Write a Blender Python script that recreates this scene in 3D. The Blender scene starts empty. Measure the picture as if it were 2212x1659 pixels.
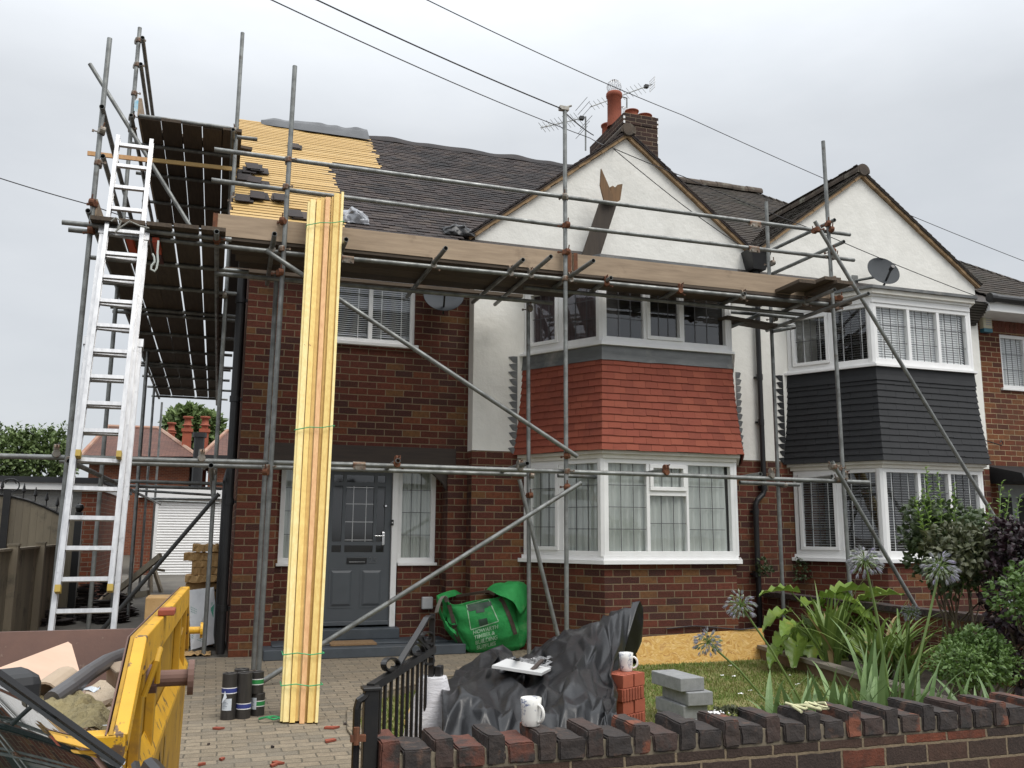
import bpy, bmesh, math, random
from mathutils import Vector, Matrix, noise
V = Vector
RN = random.Random(11)
SC = bpy.context.scene
COL = SC.collection
rad = math.radians

# ------------------------------------------------------------------ camera
ZC = 1.40
FPX, PW, PH = 1920.0, 2212.0, 1659.0
YAW, PIT, ROL = rad(18.25), rad(9.5), rad(0.377)
_f0 = V((math.sin(YAW), math.cos(YAW), 0)); _r0 = V((math.cos(YAW), -math.sin(YAW), 0)); _u0 = V((0, 0, 1))
CF = _f0*math.cos(PIT) + _u0*math.sin(PIT)
_u1 = _u0*math.cos(PIT) - _f0*math.sin(PIT)
CR = _r0*math.cos(ROL) + _u1*math.sin(ROL)
CU = _u1*math.cos(ROL) - _r0*math.sin(ROL)
CO = V((0, 0, ZC))
cd = bpy.data.cameras.new('camera'); cam = bpy.data.objects.new('camera', cd); COL.objects.link(cam)
cd.sensor_width = 36.0; cd.lens = 36.0*FPX/PW; cd.clip_start = 0.05; cd.clip_end = 2000
m = Matrix((CR, CU, -CF)).transposed().to_4x4(); m.translation = CO
cam.matrix_world = m
SC.camera = cam
SC.render.resolution_x, SC.render.resolution_y = 1024, 768

def ray(x, y): return CR*((x-PW/2)/FPX) - CU*((y-PH/2)/FPX) + CF
def PY(x, y, Y): r = ray(x, y); return CO + r*(Y/r.y)
def PX(x, y, X): r = ray(x, y); return CO + r*(X/r.x)
def PZ(x, y, Z=0.0): r = ray(x, y); return CO + r*((Z-ZC)/r.z)
def PP(x, y, p0, n): r = ray(x, y); return CO + r*(n.dot(p0-CO)/n.dot(r))

# ------------------------------------------------------------------ materials
MATS = {}
class NB:
    def __init__(s, name):
        s.m = bpy.data.materials.new(name); s.m.use_nodes = True
        s.t = s.m.node_tree; s.n = s.t.nodes; s.n.clear()
        s.out = s.n.new('ShaderNodeOutputMaterial')
    def add(s, typ, **kw):
        nd = s.n.new(typ)
        for k, v in kw.items():
            if k.startswith('_'): setattr(nd, k[1:], v)
            else: nd.inputs[k.replace('__', ' ')].default_value = v
        return nd
    def link(s, a, b): s.t.links.new(a, b)
    def math(s, op, a, b=None, c=None, clamp=False):
        nd = s.n.new('ShaderNodeMath'); nd.operation = op; nd.use_clamp = clamp
        for i, x in enumerate((a, b, c)):
            if x is None: continue
            if isinstance(x, (int, float)): nd.inputs[i].default_value = x
            else: s.link(x, nd.inputs[i])
        return nd.outputs[0]
    def mix(s, fac, a, b, blend='MIX'):
        nd = s.n.new('ShaderNodeMix'); nd.data_type = 'RGBA'; nd.blend_type = blend
        for i, x in ((0, fac), (6, a), (7, b)):
            if isinstance(x, (int, float)): nd.inputs[i].default_value = x
            elif isinstance(x, tuple): nd.inputs[i].default_value = (*x[:3], 1)
            else: s.link(x, nd.inputs[i])
        return nd.outputs[2]
    def ramp(s, fac, stops, const=False):
        nd = s.n.new('ShaderNodeValToRGB'); cr = nd.color_ramp
        if const: cr.interpolation = 'CONSTANT'
        while len(cr.elements) < len(stops): cr.elements.new(0.5)
        for e, (p, c) in zip(cr.elements, stops):
            e.position = p; e.color = (*c[:3], 1) if isinstance(c, tuple) else (c, c, c, 1)
        s.link(fac, nd.inputs[0]); return nd.outputs[0]
    def coord(s, kind='Object', scale=(1, 1, 1)):
        tc = s.n.new('ShaderNodeTexCoord'); mp = s.n.new('ShaderNodeMapping')
        mp.inputs['Scale'].default_value = scale
        s.link(tc.outputs[kind], mp.inputs[0]); return mp.outputs[0]
    def noise(s, vec, scale, detail=4, rough=.6, out=0, dist=0.0):
        nd = s.n.new('ShaderNodeTexNoise'); nd.inputs['Scale'].default_value = scale
        nd.inputs['Detail'].default_value = detail; nd.inputs['Roughness'].default_value = rough
        nd.inputs['Distortion'].default_value = dist
        s.link(vec, nd.inputs['Vector']); return nd.outputs[out]
    def bump(s, h, strength=.3, dist=.01, nrm=None):
        nd = s.n.new('ShaderNodeBump'); nd.inputs['Strength'].default_value = strength
        nd.inputs['Distance'].default_value = dist; s.link(h, nd.inputs['Height'])
        if nrm is not None: s.link(nrm, nd.inputs['Normal'])
        return nd.outputs[0]
    def bsdf(s, colr, rough=.6, metal=0.0, spec=.5, nrm=None, **kw):
        p = s.n.new('ShaderNodeBsdfPrincipled')
        for key, x in (('Base Color', colr), ('Roughness', rough), ('Metallic', metal), ('Specular IOR Level', spec)):
            if isinstance(x, tuple): p.inputs[key].default_value = (*x[:3], 1)
            elif isinstance(x, (int, float)): p.inputs[key].default_value = x
            else: s.link(x, p.inputs[key])
        if nrm is not None: s.link(nrm, p.inputs['Normal'])
        for k, v in kw.items(): p.inputs[k.replace('__', ' ')].default_value = v
        s.link(p.outputs[0], s.out.inputs[0]); return p

def lerp3(a, b, t): return tuple(a[i]*(1-t)+b[i]*t for i in range(3))

def mat(name, c1, c2=None, ns=4.0, stretch=(1, 1, 1), coords='Object', pal=None, rough=.6, metal=0.0, spec=.5,
        bump=0.0, bs=40.0, bd=.004, c3=None, ns3=1.5, t3=(.52, .66), objvar=0.0, contrast=(.35, .65), translucent=0.0, r2=None):
    """general material: two noise-mixed colours, optional palette per mesh island, stain colour, bump"""
    if name in MATS: return MATS[name]
    b = NB(name); vec = b.coord(coords, stretch)
    if c2 is None: c2 = tuple(x*.8 for x in c1)
    nz = b.noise(vec, ns)
    fac = b.ramp(nz, [(contrast[0], 0.0), (contrast[1], 1.0)])
    c = b.mix(fac, c1, c2)
    if pal:
        g = b.n.new('ShaderNodeNewGeometry')
        pc = b.ramp(g.outputs['Random Per Island'], [(i/len(pal), p) for i, p in enumerate(pal)], const=True)
        c = b.mix(1.0, pc, c, 'MULTIPLY') if False else b.mix(.35, pc, c)
    if objvar:
        oi = b.n.new('ShaderNodeObjectInfo')
        v = b.math('MULTIPLY_ADD', oi.outputs['Random'], 2*objvar, 1-objvar)
        hs = b.n.new('ShaderNodeHueSaturation'); b.link(v, hs.inputs['Value']); b.link(c, hs.inputs['Color']); c = hs.outputs[0]
    if c3:
        n3 = b.noise(b.coord(coords, (1, 1, 1)), ns3, 6, .65)
        c = b.mix(b.ramp(n3, [(t3[0], 0.0), (t3[1], 1.0)]), c, c3)
    nrm = None
    if bump:
        nrm = b.bump(b.noise(vec, bs, 5), bump, bd)
    rr = rough
    if r2 is not None:
        rr = b.math('MULTIPLY_ADD', fac, r2-rough, rough)
    p = b.bsdf(c, rr, metal, spec, nrm)
    if translucent:
        tr = b.n.new('ShaderNodeBsdfTranslucent'); b.link(c, tr.inputs[0])
        mx = b.n.new('ShaderNodeMixShader'); mx.inputs[0].default_value = translucent
        b.link(p.outputs[0], mx.inputs[1]); b.link(tr.outputs[0], mx.inputs[2]); b.link(mx.outputs[0], b.out.inputs[0])
    MATS[name] = b.m; return b.m

def brickmat(name, pal, mortar, bw=.225, bh=.0825, j=.010, off=.5, dirt=None, rough=.85, bumpd=.006, jit=.004):
    """stretcher-bond bricks in metres on the UV map; every brick has its own colour"""
    b = NB(name)
    uv = b.n.new('ShaderNodeUVMap'); sp = b.n.new('ShaderNodeSeparateXYZ')
    nz = b.noise(uv.outputs[0], 14.0, 3, .6, out=1)
    wob = b.n.new('ShaderNodeVectorMath'); wob.operation = 'MULTIPLY_ADD'
    sub = b.n.new('ShaderNodeVectorMath'); sub.operation = 'SUBTRACT'; sub.inputs[1].default_value = (.5, .5, .5)
    b.link(nz, sub.inputs[0]); b.link(sub.outputs[0], wob.inputs[0]); wob.inputs[1].default_value = (jit*2.5, jit*2.5, 0); b.link(uv.outputs[0], wob.inputs[2])
    b.link(wob.outputs[0], sp.inputs[0])
    v = b.math('DIVIDE', sp.outputs[1], bh); row = b.math('FLOOR', v); fv = b.math('FRACT', v)
    par = b.math('MODULO', b.math('ABSOLUTE', row), 2.0)
    u = b.math('ADD', b.math('DIVIDE', sp.outputs[0], bw), b.math('MULTIPLY', par, off))
    cu = b.math('FLOOR', u); fu = b.math('FRACT', u)
    cx = b.n.new('ShaderNodeCombineXYZ'); b.link(cu, cx.inputs[0]); b.link(row, cx.inputs[1])
    wn = b.n.new('ShaderNodeTexWhiteNoise'); wn.noise_dimensions = '3D'; b.link(cx.outputs[0], wn.inputs['Vector'])
    c = b.ramp(wn.outputs[0], [(i/len(pal), p) for i, p in enumerate(pal)], const=True)
    # tone within a brick
    n2 = b.noise(uv.outputs[0], 22.0, 5, .65)
    c = b.mix(b.ramp(n2, [(.35, 0.0), (.7, .55)]), c, tuple(x*.45 for x in pal[0]))
    n3 = b.noise(uv.outputs[0], 90.0, 3, .6)
    c = b.mix(b.ramp(n3, [(.45, 0.0), (.75, .35)]), c, tuple(min(1, x*2.0) for x in pal[1]))
    du = b.math('MULTIPLY', b.math('MINIMUM', fu, b.math('SUBTRACT', 1.0, fu)), bw)
    dv = b.math('MULTIPLY', b.math('MINIMUM', fv, b.math('SUBTRACT', 1.0, fv)), bh)
    d = b.math('MINIMUM', du, dv)
    mask = b.ramp(b.math('DIVIDE', d, j*2), [(.22, 0.0), (.34, 1.0)])
    mc = b.mix(b.noise(uv.outputs[0], 30.0), mortar, tuple(x*.6 for x in mortar))
    c = b.mix(mask, mc, c)
    if dirt:
        n4 = b.noise(uv.outputs[0], 1.3, 5, .65)
        c = b.mix(b.ramp(n4, [(.5, 0.0), (.75, .55)]), c, dirt)
    h = b.math('ADD', b.math('MULTIPLY', mask, 1.0), b.math('MULTIPLY', n3, .5))
    b.bsdf(c, rough, 0, .25, b.bump(h, .8, bumpd))
    MATS[name] = b.m; return b.m

def glassmat(name, tint=.92, rough=.02):
    b = NB(name)
    tr = b.n.new('ShaderNodeBsdfTransparent'); tr.inputs[0].default_value = (tint, tint, tint*.99, 1)
    gl = b.n.new('ShaderNodeBsdfGlossy'); gl.inputs['Roughness'].default_value = rough; gl.inputs[0].default_value = (.95, .97, 1, 1)
    lw = b.n.new('ShaderNodeLayerWeight'); lw.inputs[0].default_value = .5; fr_ = b.math('MULTIPLY_ADD', b.math('POWER', lw.outputs['Facing'], 4.0), .85, .085)
    bp = b.bump(b.noise(b.coord('Object'), 1.6, 2), .05, .02)
    b.link(bp, gl.inputs['Normal'])
    mx = b.n.new('ShaderNodeMixShader'); b.link(fr_, mx.inputs[0]); b.link(tr.outputs[0], mx.inputs[1]); b.link(gl.outputs[0], mx.inputs[2])
    b.link(mx.outputs[0], b.out.inputs[0]); MATS[name] = b.m; return b.m

# ------------------------------------------------------------------ mesh builder
class MB:
    def __init__(s): s.v = []; s.f = []; s.uv = []; s.mi = []; s.m = 0
    def face(s, pts, uv=None, m=None):
        i = len(s.v); s.v += [V(p) for p in pts]; s.f.append(tuple(range(i, i+len(pts)))); s.uv.append(uv); s.mi.append(s.m if m is None else m)
    def grid(s, rows, close_u=False, close_v=False, m=None, uvs=None):
        nr, nc = len(rows), len(rows[0]); i = len(s.v)
        for r in rows: s.v += [V(p) for p in r]
        for a in range(nr if close_v else nr-1):
            for c in range(nc if close_u else nc-1):
                a2, c2 = (a+1) % nr, (c+1) % nc
                s.f.append((i+a*nc+c, i+a*nc+c2, i+a2*nc+c2, i+a2*nc+c))
                s.uv.append([uvs[a][c], uvs[a][c2], uvs[a2][c2], uvs[a2][c]] if uvs else None); s.mi.append(s.m if m is None else m)
    def hexa(s, p, m=None):
        """p: 8 corners, bottom 4 (ccw) then top 4"""
        i = len(s.v); s.v += [V(q) for q in p]
        for q in ((3, 2, 1, 0), (4, 5, 6, 7), (0, 1, 5, 4), (1, 2, 6, 5), (2, 3, 7, 6), (3, 0, 4, 7)):
            s.f.append(tuple(i+k for k in q)); s.uv.append(None); s.mi.append(s.m if m is None else m)
    def box(s, a, b, m=None):
        x0, y0, z0 = a; x1, y1, z1 = b
        s.hexa([(x0, y0, z0), (x1, y0, z0), (x1, y1, z0), (x0, y1, z0), (x0, y0, z1), (x1, y0, z1), (x1, y1, z1), (x0, y1, z1)], m)
    def obox(s, o, ax, ay, az, m=None):
        """oriented box from corner o with edge vectors"""
        o, ax, ay, az = V(o), V(ax), V(ay), V(az)
        s.hexa([o, o+ax, o+ax+ay, o+ay, o+az, o+ax+az, o+ax+ay+az, o+ay+az], m)
    def bar(s, p, q, w, h, up=(0, 0, 1), m=None):
        """rectangular bar centred on the line p-q"""
        p, q = V(p), V(q); d = (q-p).normalized(); sd = d.cross(V(up))
        if sd.length < 1e-4: sd = d.cross(V((0, 1, 0)))
        sd.normalize(); u = sd.cross(d)
        s.obox(p-sd*w/2-u*h/2, sd*w, q-p, u*h, m)
    def tube(s, p, q, r, n=12, r2=None, caps=True, hollow=False, m=None):
        p, q = V(p), V(q); d = (q-p).normalized(); a = d.orthogonal().normalized(); b = d.cross(a)
        r2 = r if r2 is None else r2
        cs = [(math.cos(2*math.pi*k/n), math.sin(2*math.pi*k/n)) for k in range(n)]
        rows = [[p+(a*c+b*t)*r for c, t in cs], [q+(a*c+b*t)*r2 for c, t in cs]]
        if hollow:
            ri, e = r*.86, min(.25, (q-p).length*.4)
            rows = [[p+d*e+(a*c+b*t)*ri for c, t in cs], [p+(a*c+b*t)*ri for c, t in cs]] + rows + [[q+(a*c+b*t)*ri for c, t in cs], [q-d*e+(a*c+b*t)*ri for c, t in cs]]
        s.grid(rows, close_u=True, m=m)
        if hollow:
            s.face(rows[0][::-1], m=m); s.face(rows[-1], m=m)
        elif caps:
            s.face(rows[0][::-1], m=m); s.face(rows[1], m=m)
    def path(s, pts, r, n=8, m=None, caps=True, rs=None):
        pts = [V(p) for p in pts]; rows = []
        a = None
        for i, p in enumerate(pts):
            d = (pts[min(i+1, len(pts)-1)]-pts[max(i-1, 0)]).normalized()
            if a is None: a = d.orthogonal().normalized()
            else: a = (a-d*a.dot(d)).normalized()
            b = d.cross(a); rr = rs[i] if rs else r
            rows.append([p+(a*math.cos(2*math.pi*k/n)+b*math.sin(2*math.pi*k/n))*rr for k in range(n)])
        s.grid(rows, close_u=True, m=m)
        if caps: s.face(rows[0][::-1], m=m); s.face(rows[-1], m=m)
    def strip(s, pts, w, t, nrm, m=None):
        """flat strip (width w along nrm, thickness t) following a path"""
        pts = [V(p) for p in pts]; nrm = V(nrm).normalized(); rows = []
        for i, p in enumerate(pts):
            d = (pts[min(i+1, len(pts)-1)]-pts[max(i-1, 0)]).normalized(); b = d.cross(nrm).normalized()
            rows.append([p+nrm*w/2+b*t/2, p-nrm*w/2+b*t/2, p-nrm*w/2-b*t/2, p+nrm*w/2-b*t/2])
        s.grid(rows, close_u=True, m=m); s.face(rows[0][::-1], m=m); s.face(rows[-1], m=m)
    def lathe(s, prof, c, n=20, m=None, ax=(0, 0, 1), capb=True, capt=True):
        c = V(c); ax = V(ax).normalized(); a = ax.orthogonal().normalized(); b = ax.cross(a)
        rows = [[c+ax*h+(a*math.cos(2*math.pi*k/n)+b*math.sin(2*math.pi*k/n))*r for k in range(n)] for r, h in prof]
        s.grid(rows, close_u=True, m=m)
        if capb: s.face(rows[0][::-1], m=m)
        if capt: s.face(rows[-1], m=m)
    def prism(s, poly, off, m=None):
        """closed polygon (3D points) extruded by vector off"""
        poly = [V(p) for p in poly]; off = V(off); top = [p+off for p in poly]
        s.face(poly[::-1], m=m); s.face(top, m=m)
        n = len(poly)
        for i in range(n): j = (i+1) % n; s.face([poly[i], poly[j], top[j], top[i]], m=m)
    def build(s, name, mats, parent=None, loc=None, smooth=False, bevel=0.0, label=None, sub=0, merge=False):
        if not isinstance(mats, (list, tuple)): mats = [mats]
        me = bpy.data.meshes.new(name)
        o = bpy.data.objects.new(name, me)
        base = V(loc) if loc is not None else V((0, 0, 0))
        me.from_pydata([p-base for p in s.v], [], s.f)
        for mt in mats: me.materials.append(mt)
        uvl = me.uv_layers.new(name='UVMap')
        for pi, pl in enumerate(me.polygons):
            pl.material_index = s.mi[pi]; pl.use_smooth = smooth
            cu = s.uv[pi]
            if cu:
                for k, li in enumerate(pl.loop_indices): uvl.data[li].uv = cu[k]
            else:
                n = pl.normal
                if abs(n.z) > .75:
                    for li in pl.loop_indices:
                        p = s.v[me.loops[li].vertex_index]; uvl.data[li].uv = (p.x, p.y)
                else:
                    t = V((-n.y, n.x, 0)).normalized()
                    for li in pl.loop_indices:
                        p = s.v[me.loops[li].vertex_index]; uvl.data[li].uv = (p.dot(t), p.z)
        if merge:
            bm = bmesh.new(); bm.from_mesh(me); bmesh.ops.remove_doubles(bm, verts=bm.verts, dist=merge if isinstance(merge, float) else 1e-4)
            bmesh.ops.recalc_face_normals(bm, faces=bm.faces); bm.to_mesh(me); bm.free()
        COL.objects.link(o); o.location = base
        if parent is not None:
            o.parent = parent
            pw = V((0, 0, 0)); q = parent
            while q is not None: pw += q.location; q = q.parent
            o.location = base-pw
        if bevel:
            md = o.modifiers.new('bevel', 'BEVEL'); md.width = bevel; md.segments = 2; md.limit_method = 'ANGLE'; md.angle_limit = rad(40)
        if sub:
            md = o.modifiers.new('sub', 'SUBSURF'); md.levels = sub; md.render_levels = sub
        if label: o['label'] = label
        return o

def tag(o, label, cat, group=None):
    o['label'] = label; o['category'] = cat
    if group: o['group'] = group
    return o
def thing(name, label, cat, loc, group=None):
    o = bpy.data.objects.new(name, None); COL.objects.link(o); o.location = loc; o.empty_display_size = .1
    return tag(o, label, cat, group)
def structure(o, kind='structure'): o['kind'] = kind; return o
def clone(o, loc=None, rot=None, label=None):
    c = o.copy(); COL.objects.link(c)
    if loc is not None: c.location = loc
    if rot is not None: c.rotation_euler = rot
    if label: c['label'] = label
    for ch in list(o.children):
        d = ch.copy(); COL.objects.link(d); d.parent = c
        for g in list(ch.children):
            e = g.copy(); COL.objects.link(e); e.parent = d
    return c

# ------------------------------------------------------------------ palettes
M = {}
M['brick'] = brickmat('brick_red_brown', [(.085, .027, .018), (.14, .042, .026), (.060, .026, .020), (.105, .032, .020), (.048, .022, .020), (.125, .036, .022), (.075, .026, .019), (.16, .055, .026), (.095, .030, .022), (.052, .026, .023), (.115, .036, .024), (.165, .085, .034)], (.255, .19, .12), dirt=(.032, .024, .02))
M['brick_b'] = brickmat('brick_neighbour', [(.13, .040, .022), (.17, .055, .028), (.09, .036, .024), (.155, .05, .025), (.11, .035, .022), (.20, .085, .035), (.07, .03, .022), (.15, .045, .025)], (.42, .32, .19), dirt=(.05, .04, .03))
M['brick_dark'] = brickmat('brick_chimney', [(.045, .026, .020), (.065, .032, .024), (.036, .022, .019), (.078, .040, .026), (.055, .028, .022), (.040, .025, .021)], (.26, .20, .14), dirt=(.02, .018, .016))
M['brick_wall'] = brickmat('brick_garden_wall', [(.045, .032, .026), (.055, .036, .028), (.15, .045, .025), (.040, .030, .026), (.05, .034, .028), (.075, .042, .030), (.042, .031, .027), (.19, .055, .028), (.048, .033, .028), (.06, .038, .03)], (.24, .185, .12), bh=.083, jit=.006, dirt=(.03, .027, .024), bumpd=.012)
M['brick_orange'] = brickmat('brick_garage', [(.18, .055, .03), (.22, .07, .035), (.14, .045, .028), (.20, .06, .03)], (.30, .24, .17), dirt=(.08, .04, .03))
M['block_grey'] = brickmat('grey_blockwork', [(.20, .20, .19), (.24, .235, .22), (.17, .17, .165)], (.30, .29, .26), bw=.44, bh=.225, j=.012)
M['render'] = mat('white_render', (.80, .79, .74), (.74, .73, .68), ns=3, bump=.42, bs=8, bd=.024, rough=.9, spec=.2, c3=(.66, .65, .60), ns3=1.2, t3=(.55, .85))
M['upvc'] = mat('white_upvc', (.82, .82, .81), (.78, .78, .77), ns=6, rough=.35, c3=(.62, .61, .57), ns3=3, t3=(.62, .9))
M['paintw'] = mat('white_paint_aged', (.74, .72, .66), (.66, .63, .56), ns=5, rough=.6, bump=.15, c3=(.42, .38, .31), ns3=3.5, t3=(.6, .8))
M['glass'] = glassmat('window_glass')
M['glass_dark'] = glassmat('obscured_glass', .35, .08)
M['lead_bar'] = mat('lead_came', (.10, .10, .105), rough=.5, metal=.3)
M['room'] = mat('room_interior', (.045, .042, .04), (.03, .03, .03), rough=.9)
M['curtain'] = mat('net_curtain', (.56, .60, .57), (.46, .50, .475), ns=8, stretch=(6, 6, .4), rough=.9)
M['curtain_dark'] = mat('plum_curtain', (.13, .10, .105), (.08, .06, .065), ns=8, stretch=(6, 6, .4), rough=.9)
M['blind'] = mat('venetian_slat', (.78, .80, .80), (.70, .72, .73), rough=.5)
M['blind_dark'] = mat('venetian_slat_open', (.80, .82, .82), (.7, .72, .73), rough=.5)
M['lead'] = mat('lead_sheet', (.17, .175, .175), (.11, .115, .115), ns=3.5, stretch=(.6, .6, 2), rough=.55, metal=.35, c3=(.30, .29, .27), ns3=2.2, t3=(.55, .75), bump=.25, bs=6, bd=.02)
M['tile'] = mat('roof_tile_brown', (.055, .043, .038), (.032, .028, .027), ns=9, pal=[(.042, .034, .032), (.060, .046, .041), (.034, .029, .029), (.052, .040, .038), (.080, .062, .052), (.030, .027, .028), (.048, .037, .036), (.066, .050, .046), (.038, .032, .032)], rough=.85, spec=.3, bump=.4, bs=60, bd=.003, c3=(.022, .021, .022), ns3=1.1, t3=(.5, .72))
M['tile_b'] = mat('roof_tile_mossy', (.060, .050, .042), (.036, .033, .028), ns=9, pal=[(.050, .042, .037), (.064, .052, .043), (.042, .037, .033), (.056, .046, .038), (.072, .060, .048)], rough=.9, spec=.25, bump=.4, bs=60, bd=.003, c3=(.030, .032, .022), ns3=1.5, t3=(.52, .75))
M['tile_red'] = mat('red_hung_tile', (.27, .080, .046), (.21, .060, .036), ns=7, pal=[(.27, .066, .040), (.24, .058, .036), (.29, .075, .046), (.22, .054, .035), (.26, .062, .040), (.30, .080, .048)], rough=.8, spec=.3, bump=.3, bs=50, bd=.003, c3=(.17, .05, .035), ns3=2.5, t3=(.56, .8))
M['tile_black'] = mat('black_painted_tile', (.017, .018, .020), (.013, .014, .016), ns=7, rough=.62, spec=.4, bump=.25, bs=50, bd=.003)
M['mortar'] = mat('verge_mortar', (.33, .22, .12), (.24, .16, .09), ns=8, rough=.95, bump=.5, bs=25, bd=.01)
M['ridge'] = mat('ridge_tile', (.10, .075, .055), (.06, .048, .038), ns=6, rough=.9, bump=.4, bs=30, c3=(.20, .19, .15), ns3=5, t3=(.55, .7))
M['batten'] = mat('roof_batten', (.48, .31, .11), (.39, .24, .08), ns=4, stretch=(.6, 6, 6), rough=.7, pal=[(.50, .33, .12), (.44, .28, .09), (.54, .37, .15), (.47, .30, .10)])
M['membrane'] = mat('roof_membrane', (.055, .045, .038), (.035, .030, .028), rough=.7)
M['galv'] = mat('galvanised_tube', (.26, .27, .26), (.15, .155, .15), ns=7, stretch=(1, 1, 1), rough=.42, metal=.55, c3=(.10, .085, .07), ns3=5, t3=(.58, .72), bump=.12, bs=60, bd=.002, objvar=.12, r2=.6)
M['coupler'] = mat('coupler_steel', (.30, .29, .26), (.17, .13, .09), ns=12, rough=.5, metal=.5, c3=(.12, .055, .03), ns3=9, t3=(.5, .65), objvar=.2)
M['rust'] = mat('rusty_coupler', (.20, .075, .032), (.10, .04, .022), ns=20, rough=.85, metal=.1)
M['board'] = mat('scaffold_board', (.095, .070, .048), (.062, .046, .033), ns=5, stretch=(.7, 7, 7), rough=.85, bump=.3, bs=12, bd=.004, objvar=.25, c3=(.05, .04, .03), ns3=2.2, t3=(.56, .75))
M['toeboard'] = mat('toe_board_timber', (.39, .295, .205), (.30, .225, .155), ns=4, stretch=(.6, 6, 6), rough=.85, bump=.35, bs=10, bd=.004, objvar=.1, c3=(.17, .12, .08), ns3=2.6, t3=(.57, .75))
M['timber'] = mat('fresh_yellow_timber', (.70, .52, .17), (.62, .42, .12), ns=5, stretch=(9, 9, .5), rough=.65, objvar=.16, c3=(.36, .19, .06), ns3=15, t3=(.685, .72))
M['timber_pale'] = mat('pale_yellow_timber', (.72, .60, .28), (.66, .51, .20), ns=5, stretch=(9, 9, .5), rough=.65, objvar=.12, c3=(.40, .24, .09), ns3=15, t3=(.685, .72))
M['timber_deep'] = mat('amber_timber', (.62, .41, .115), (.52, .32, .085), ns=5, stretch=(9, 9, .5), rough=.65, objvar=.12, c3=(.28, .13, .04), ns3=15, t3=(.685, .72))
M['timber_pink'] = mat('pinkish_timber', (.62, .37, .17), (.52, .28, .12), ns=5, stretch=(7, 7, .35), rough=.65, objvar=.1, c3=(.33, .15, .06), ns3=7, t3=(.72, .8))
M['alu'] = mat('aluminium', (.56, .56, .56), (.44, .44, .445), ns=9, stretch=(3, 3, .5), rough=.36, metal=.75, c3=(.34, .34, .34), ns3=14, t3=(.6, .72), bump=.08, bs=30)
M['black'] = mat('black_plastic', (.012, .012, .013), (.016, .016, .017), rough=.4)
M['blackiron'] = mat('black_painted_iron', (.010, .010, .011), (.016, .015, .014), ns=12, rough=.38, spec=.5, bump=.15, bs=40, bd=.003, c3=(.05, .03, .02), ns3=12, t3=(.68, .78))
M['greydoor'] = mat('grey_door_paint', (.085, .095, .105), (.078, .087, .097), ns=4, rough=.45)
M['bluegrey'] = mat('slate_grey_paint', (.065, .078, .092), (.05, .06, .07), ns=6, rough=.6, c3=(.12, .12, .12), ns3=3, t3=(.6, .8))
M['chrome'] = mat('chrome', (.75, .75, .76), rough=.15, metal=1.0)
M['stained'] = mat('dark_stained_beam', (.045, .030, .022), (.032, .022, .017), ns=5, stretch=(.5, 5, 5), rough=.7)
M['terracotta'] = mat('terracotta_pot', (.30, .085, .045), (.23, .06, .035), ns=6, rough=.85, c3=(.12, .05, .04), ns3=6, t3=(.58, .75))
M['wire'] = mat('dark_cable', (.03, .026, .028), rough=.6)
M['greydish'] = mat('dish_grey', (.060, .065, .070), (.045, .05, .054), ns=3, rough=.7, spec=.2, c3=(.11, .11, .11), ns3=4, t3=(.6, .8))

# ================================================================== houses
YW, YG, YB = 10.78, 10.56, 9.55           # brick wall, gable wing wall, bay front
EY, EZ, TP = 10.34, 4.97, .761            # eaves line and roof pitch
RY = 14.40; RZ = EZ+TP*(RY-EY)
SL = V((0, 1, TP)).normalized(); SN = V((0, -TP, 1)).normalized()
GA = dict(x=5.127, z=6.84, t=.775); GB = dict(x=9.06, z=6.80, t=.74)
XP = 7.07                                  # party line
def zmain(y): return EZ+TP*(y-EY)
def zg(g, x): return g['z']+.06-g['t']*abs(x-g['x'])

houseA = thing('semi_detached_house', 'red brick semi-detached house with white gable, red tiled bay and half stripped roof', 'house', (3.6, YW, 0))
houseB = thing('semi_detached_house', 'adjoining white rendered house with black clad bay on the far side of the downpipe', 'house', (9.1, YW, 0))

def panels(mb, x0, x1, z0, z1, holes, y0, y1):
    xs = sorted({x0, x1, *[h[0] for h in holes], *[h[1] for h in holes]}); zs = sorted({z0, z1, *[h[2] for h in holes], *[h[3] for h in holes]})
    for a, b in zip(xs, xs[1:]):
        for c, d in zip(zs, zs[1:]):
            if a < x0-1e-6 or b > x1+1e-6 or c < z0-1e-6 or d > z1+1e-6: continue
            if any(h[0]-1e-6 <= a and b <= h[1]+1e-6 and h[2]-1e-6 <= c and d <= h[3]+1e-6 for h in holes): continue
            mb.box((a, y0, c), (b, y1, d))

def tiles(mb, o, u, v, n, W, L, gauge=.105, tw=.17, clip=None, th=.013, jit=.004, u0=0.0):
    o, u, v, n = V(o), V(u).normalized(), V(v).normalized(), V(n).normalized()
    rows = int(L/gauge)+1
    for r in range(rows):
        k0 = -1 if r % 2 else 0
        for k in range(k0, int(W/tw)+1):
            a = k*tw+(tw/2 if r % 2 else 0)+u0; b = a+tw-.003
            a = max(a, 0); b = min(b, W)
            if b-a < .02: continue
            c = o+u*(a+b)/2+v*(r*gauge+gauge*.4)
            if clip and not clip(c): continue
            lo = r*gauge-RN.random()*jit*1.5; hi = lo+gauge*1.75
            h0 = th*2.1+RN.uniform(-1, 1)*jit*.5; sk = RN.uniform(-1, 1)*jit*.7; h1 = th*.9
            q = [o+u*a+v*(lo+sk)+n*(h0-th), o+u*b+v*(lo-sk)+n*(h0-th), o+u*b+v*hi+n*(h1-th), o+u*a+v*hi+n*(h1-th)]
            mb.hexa(q+[p+n*th for p in q])

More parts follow.
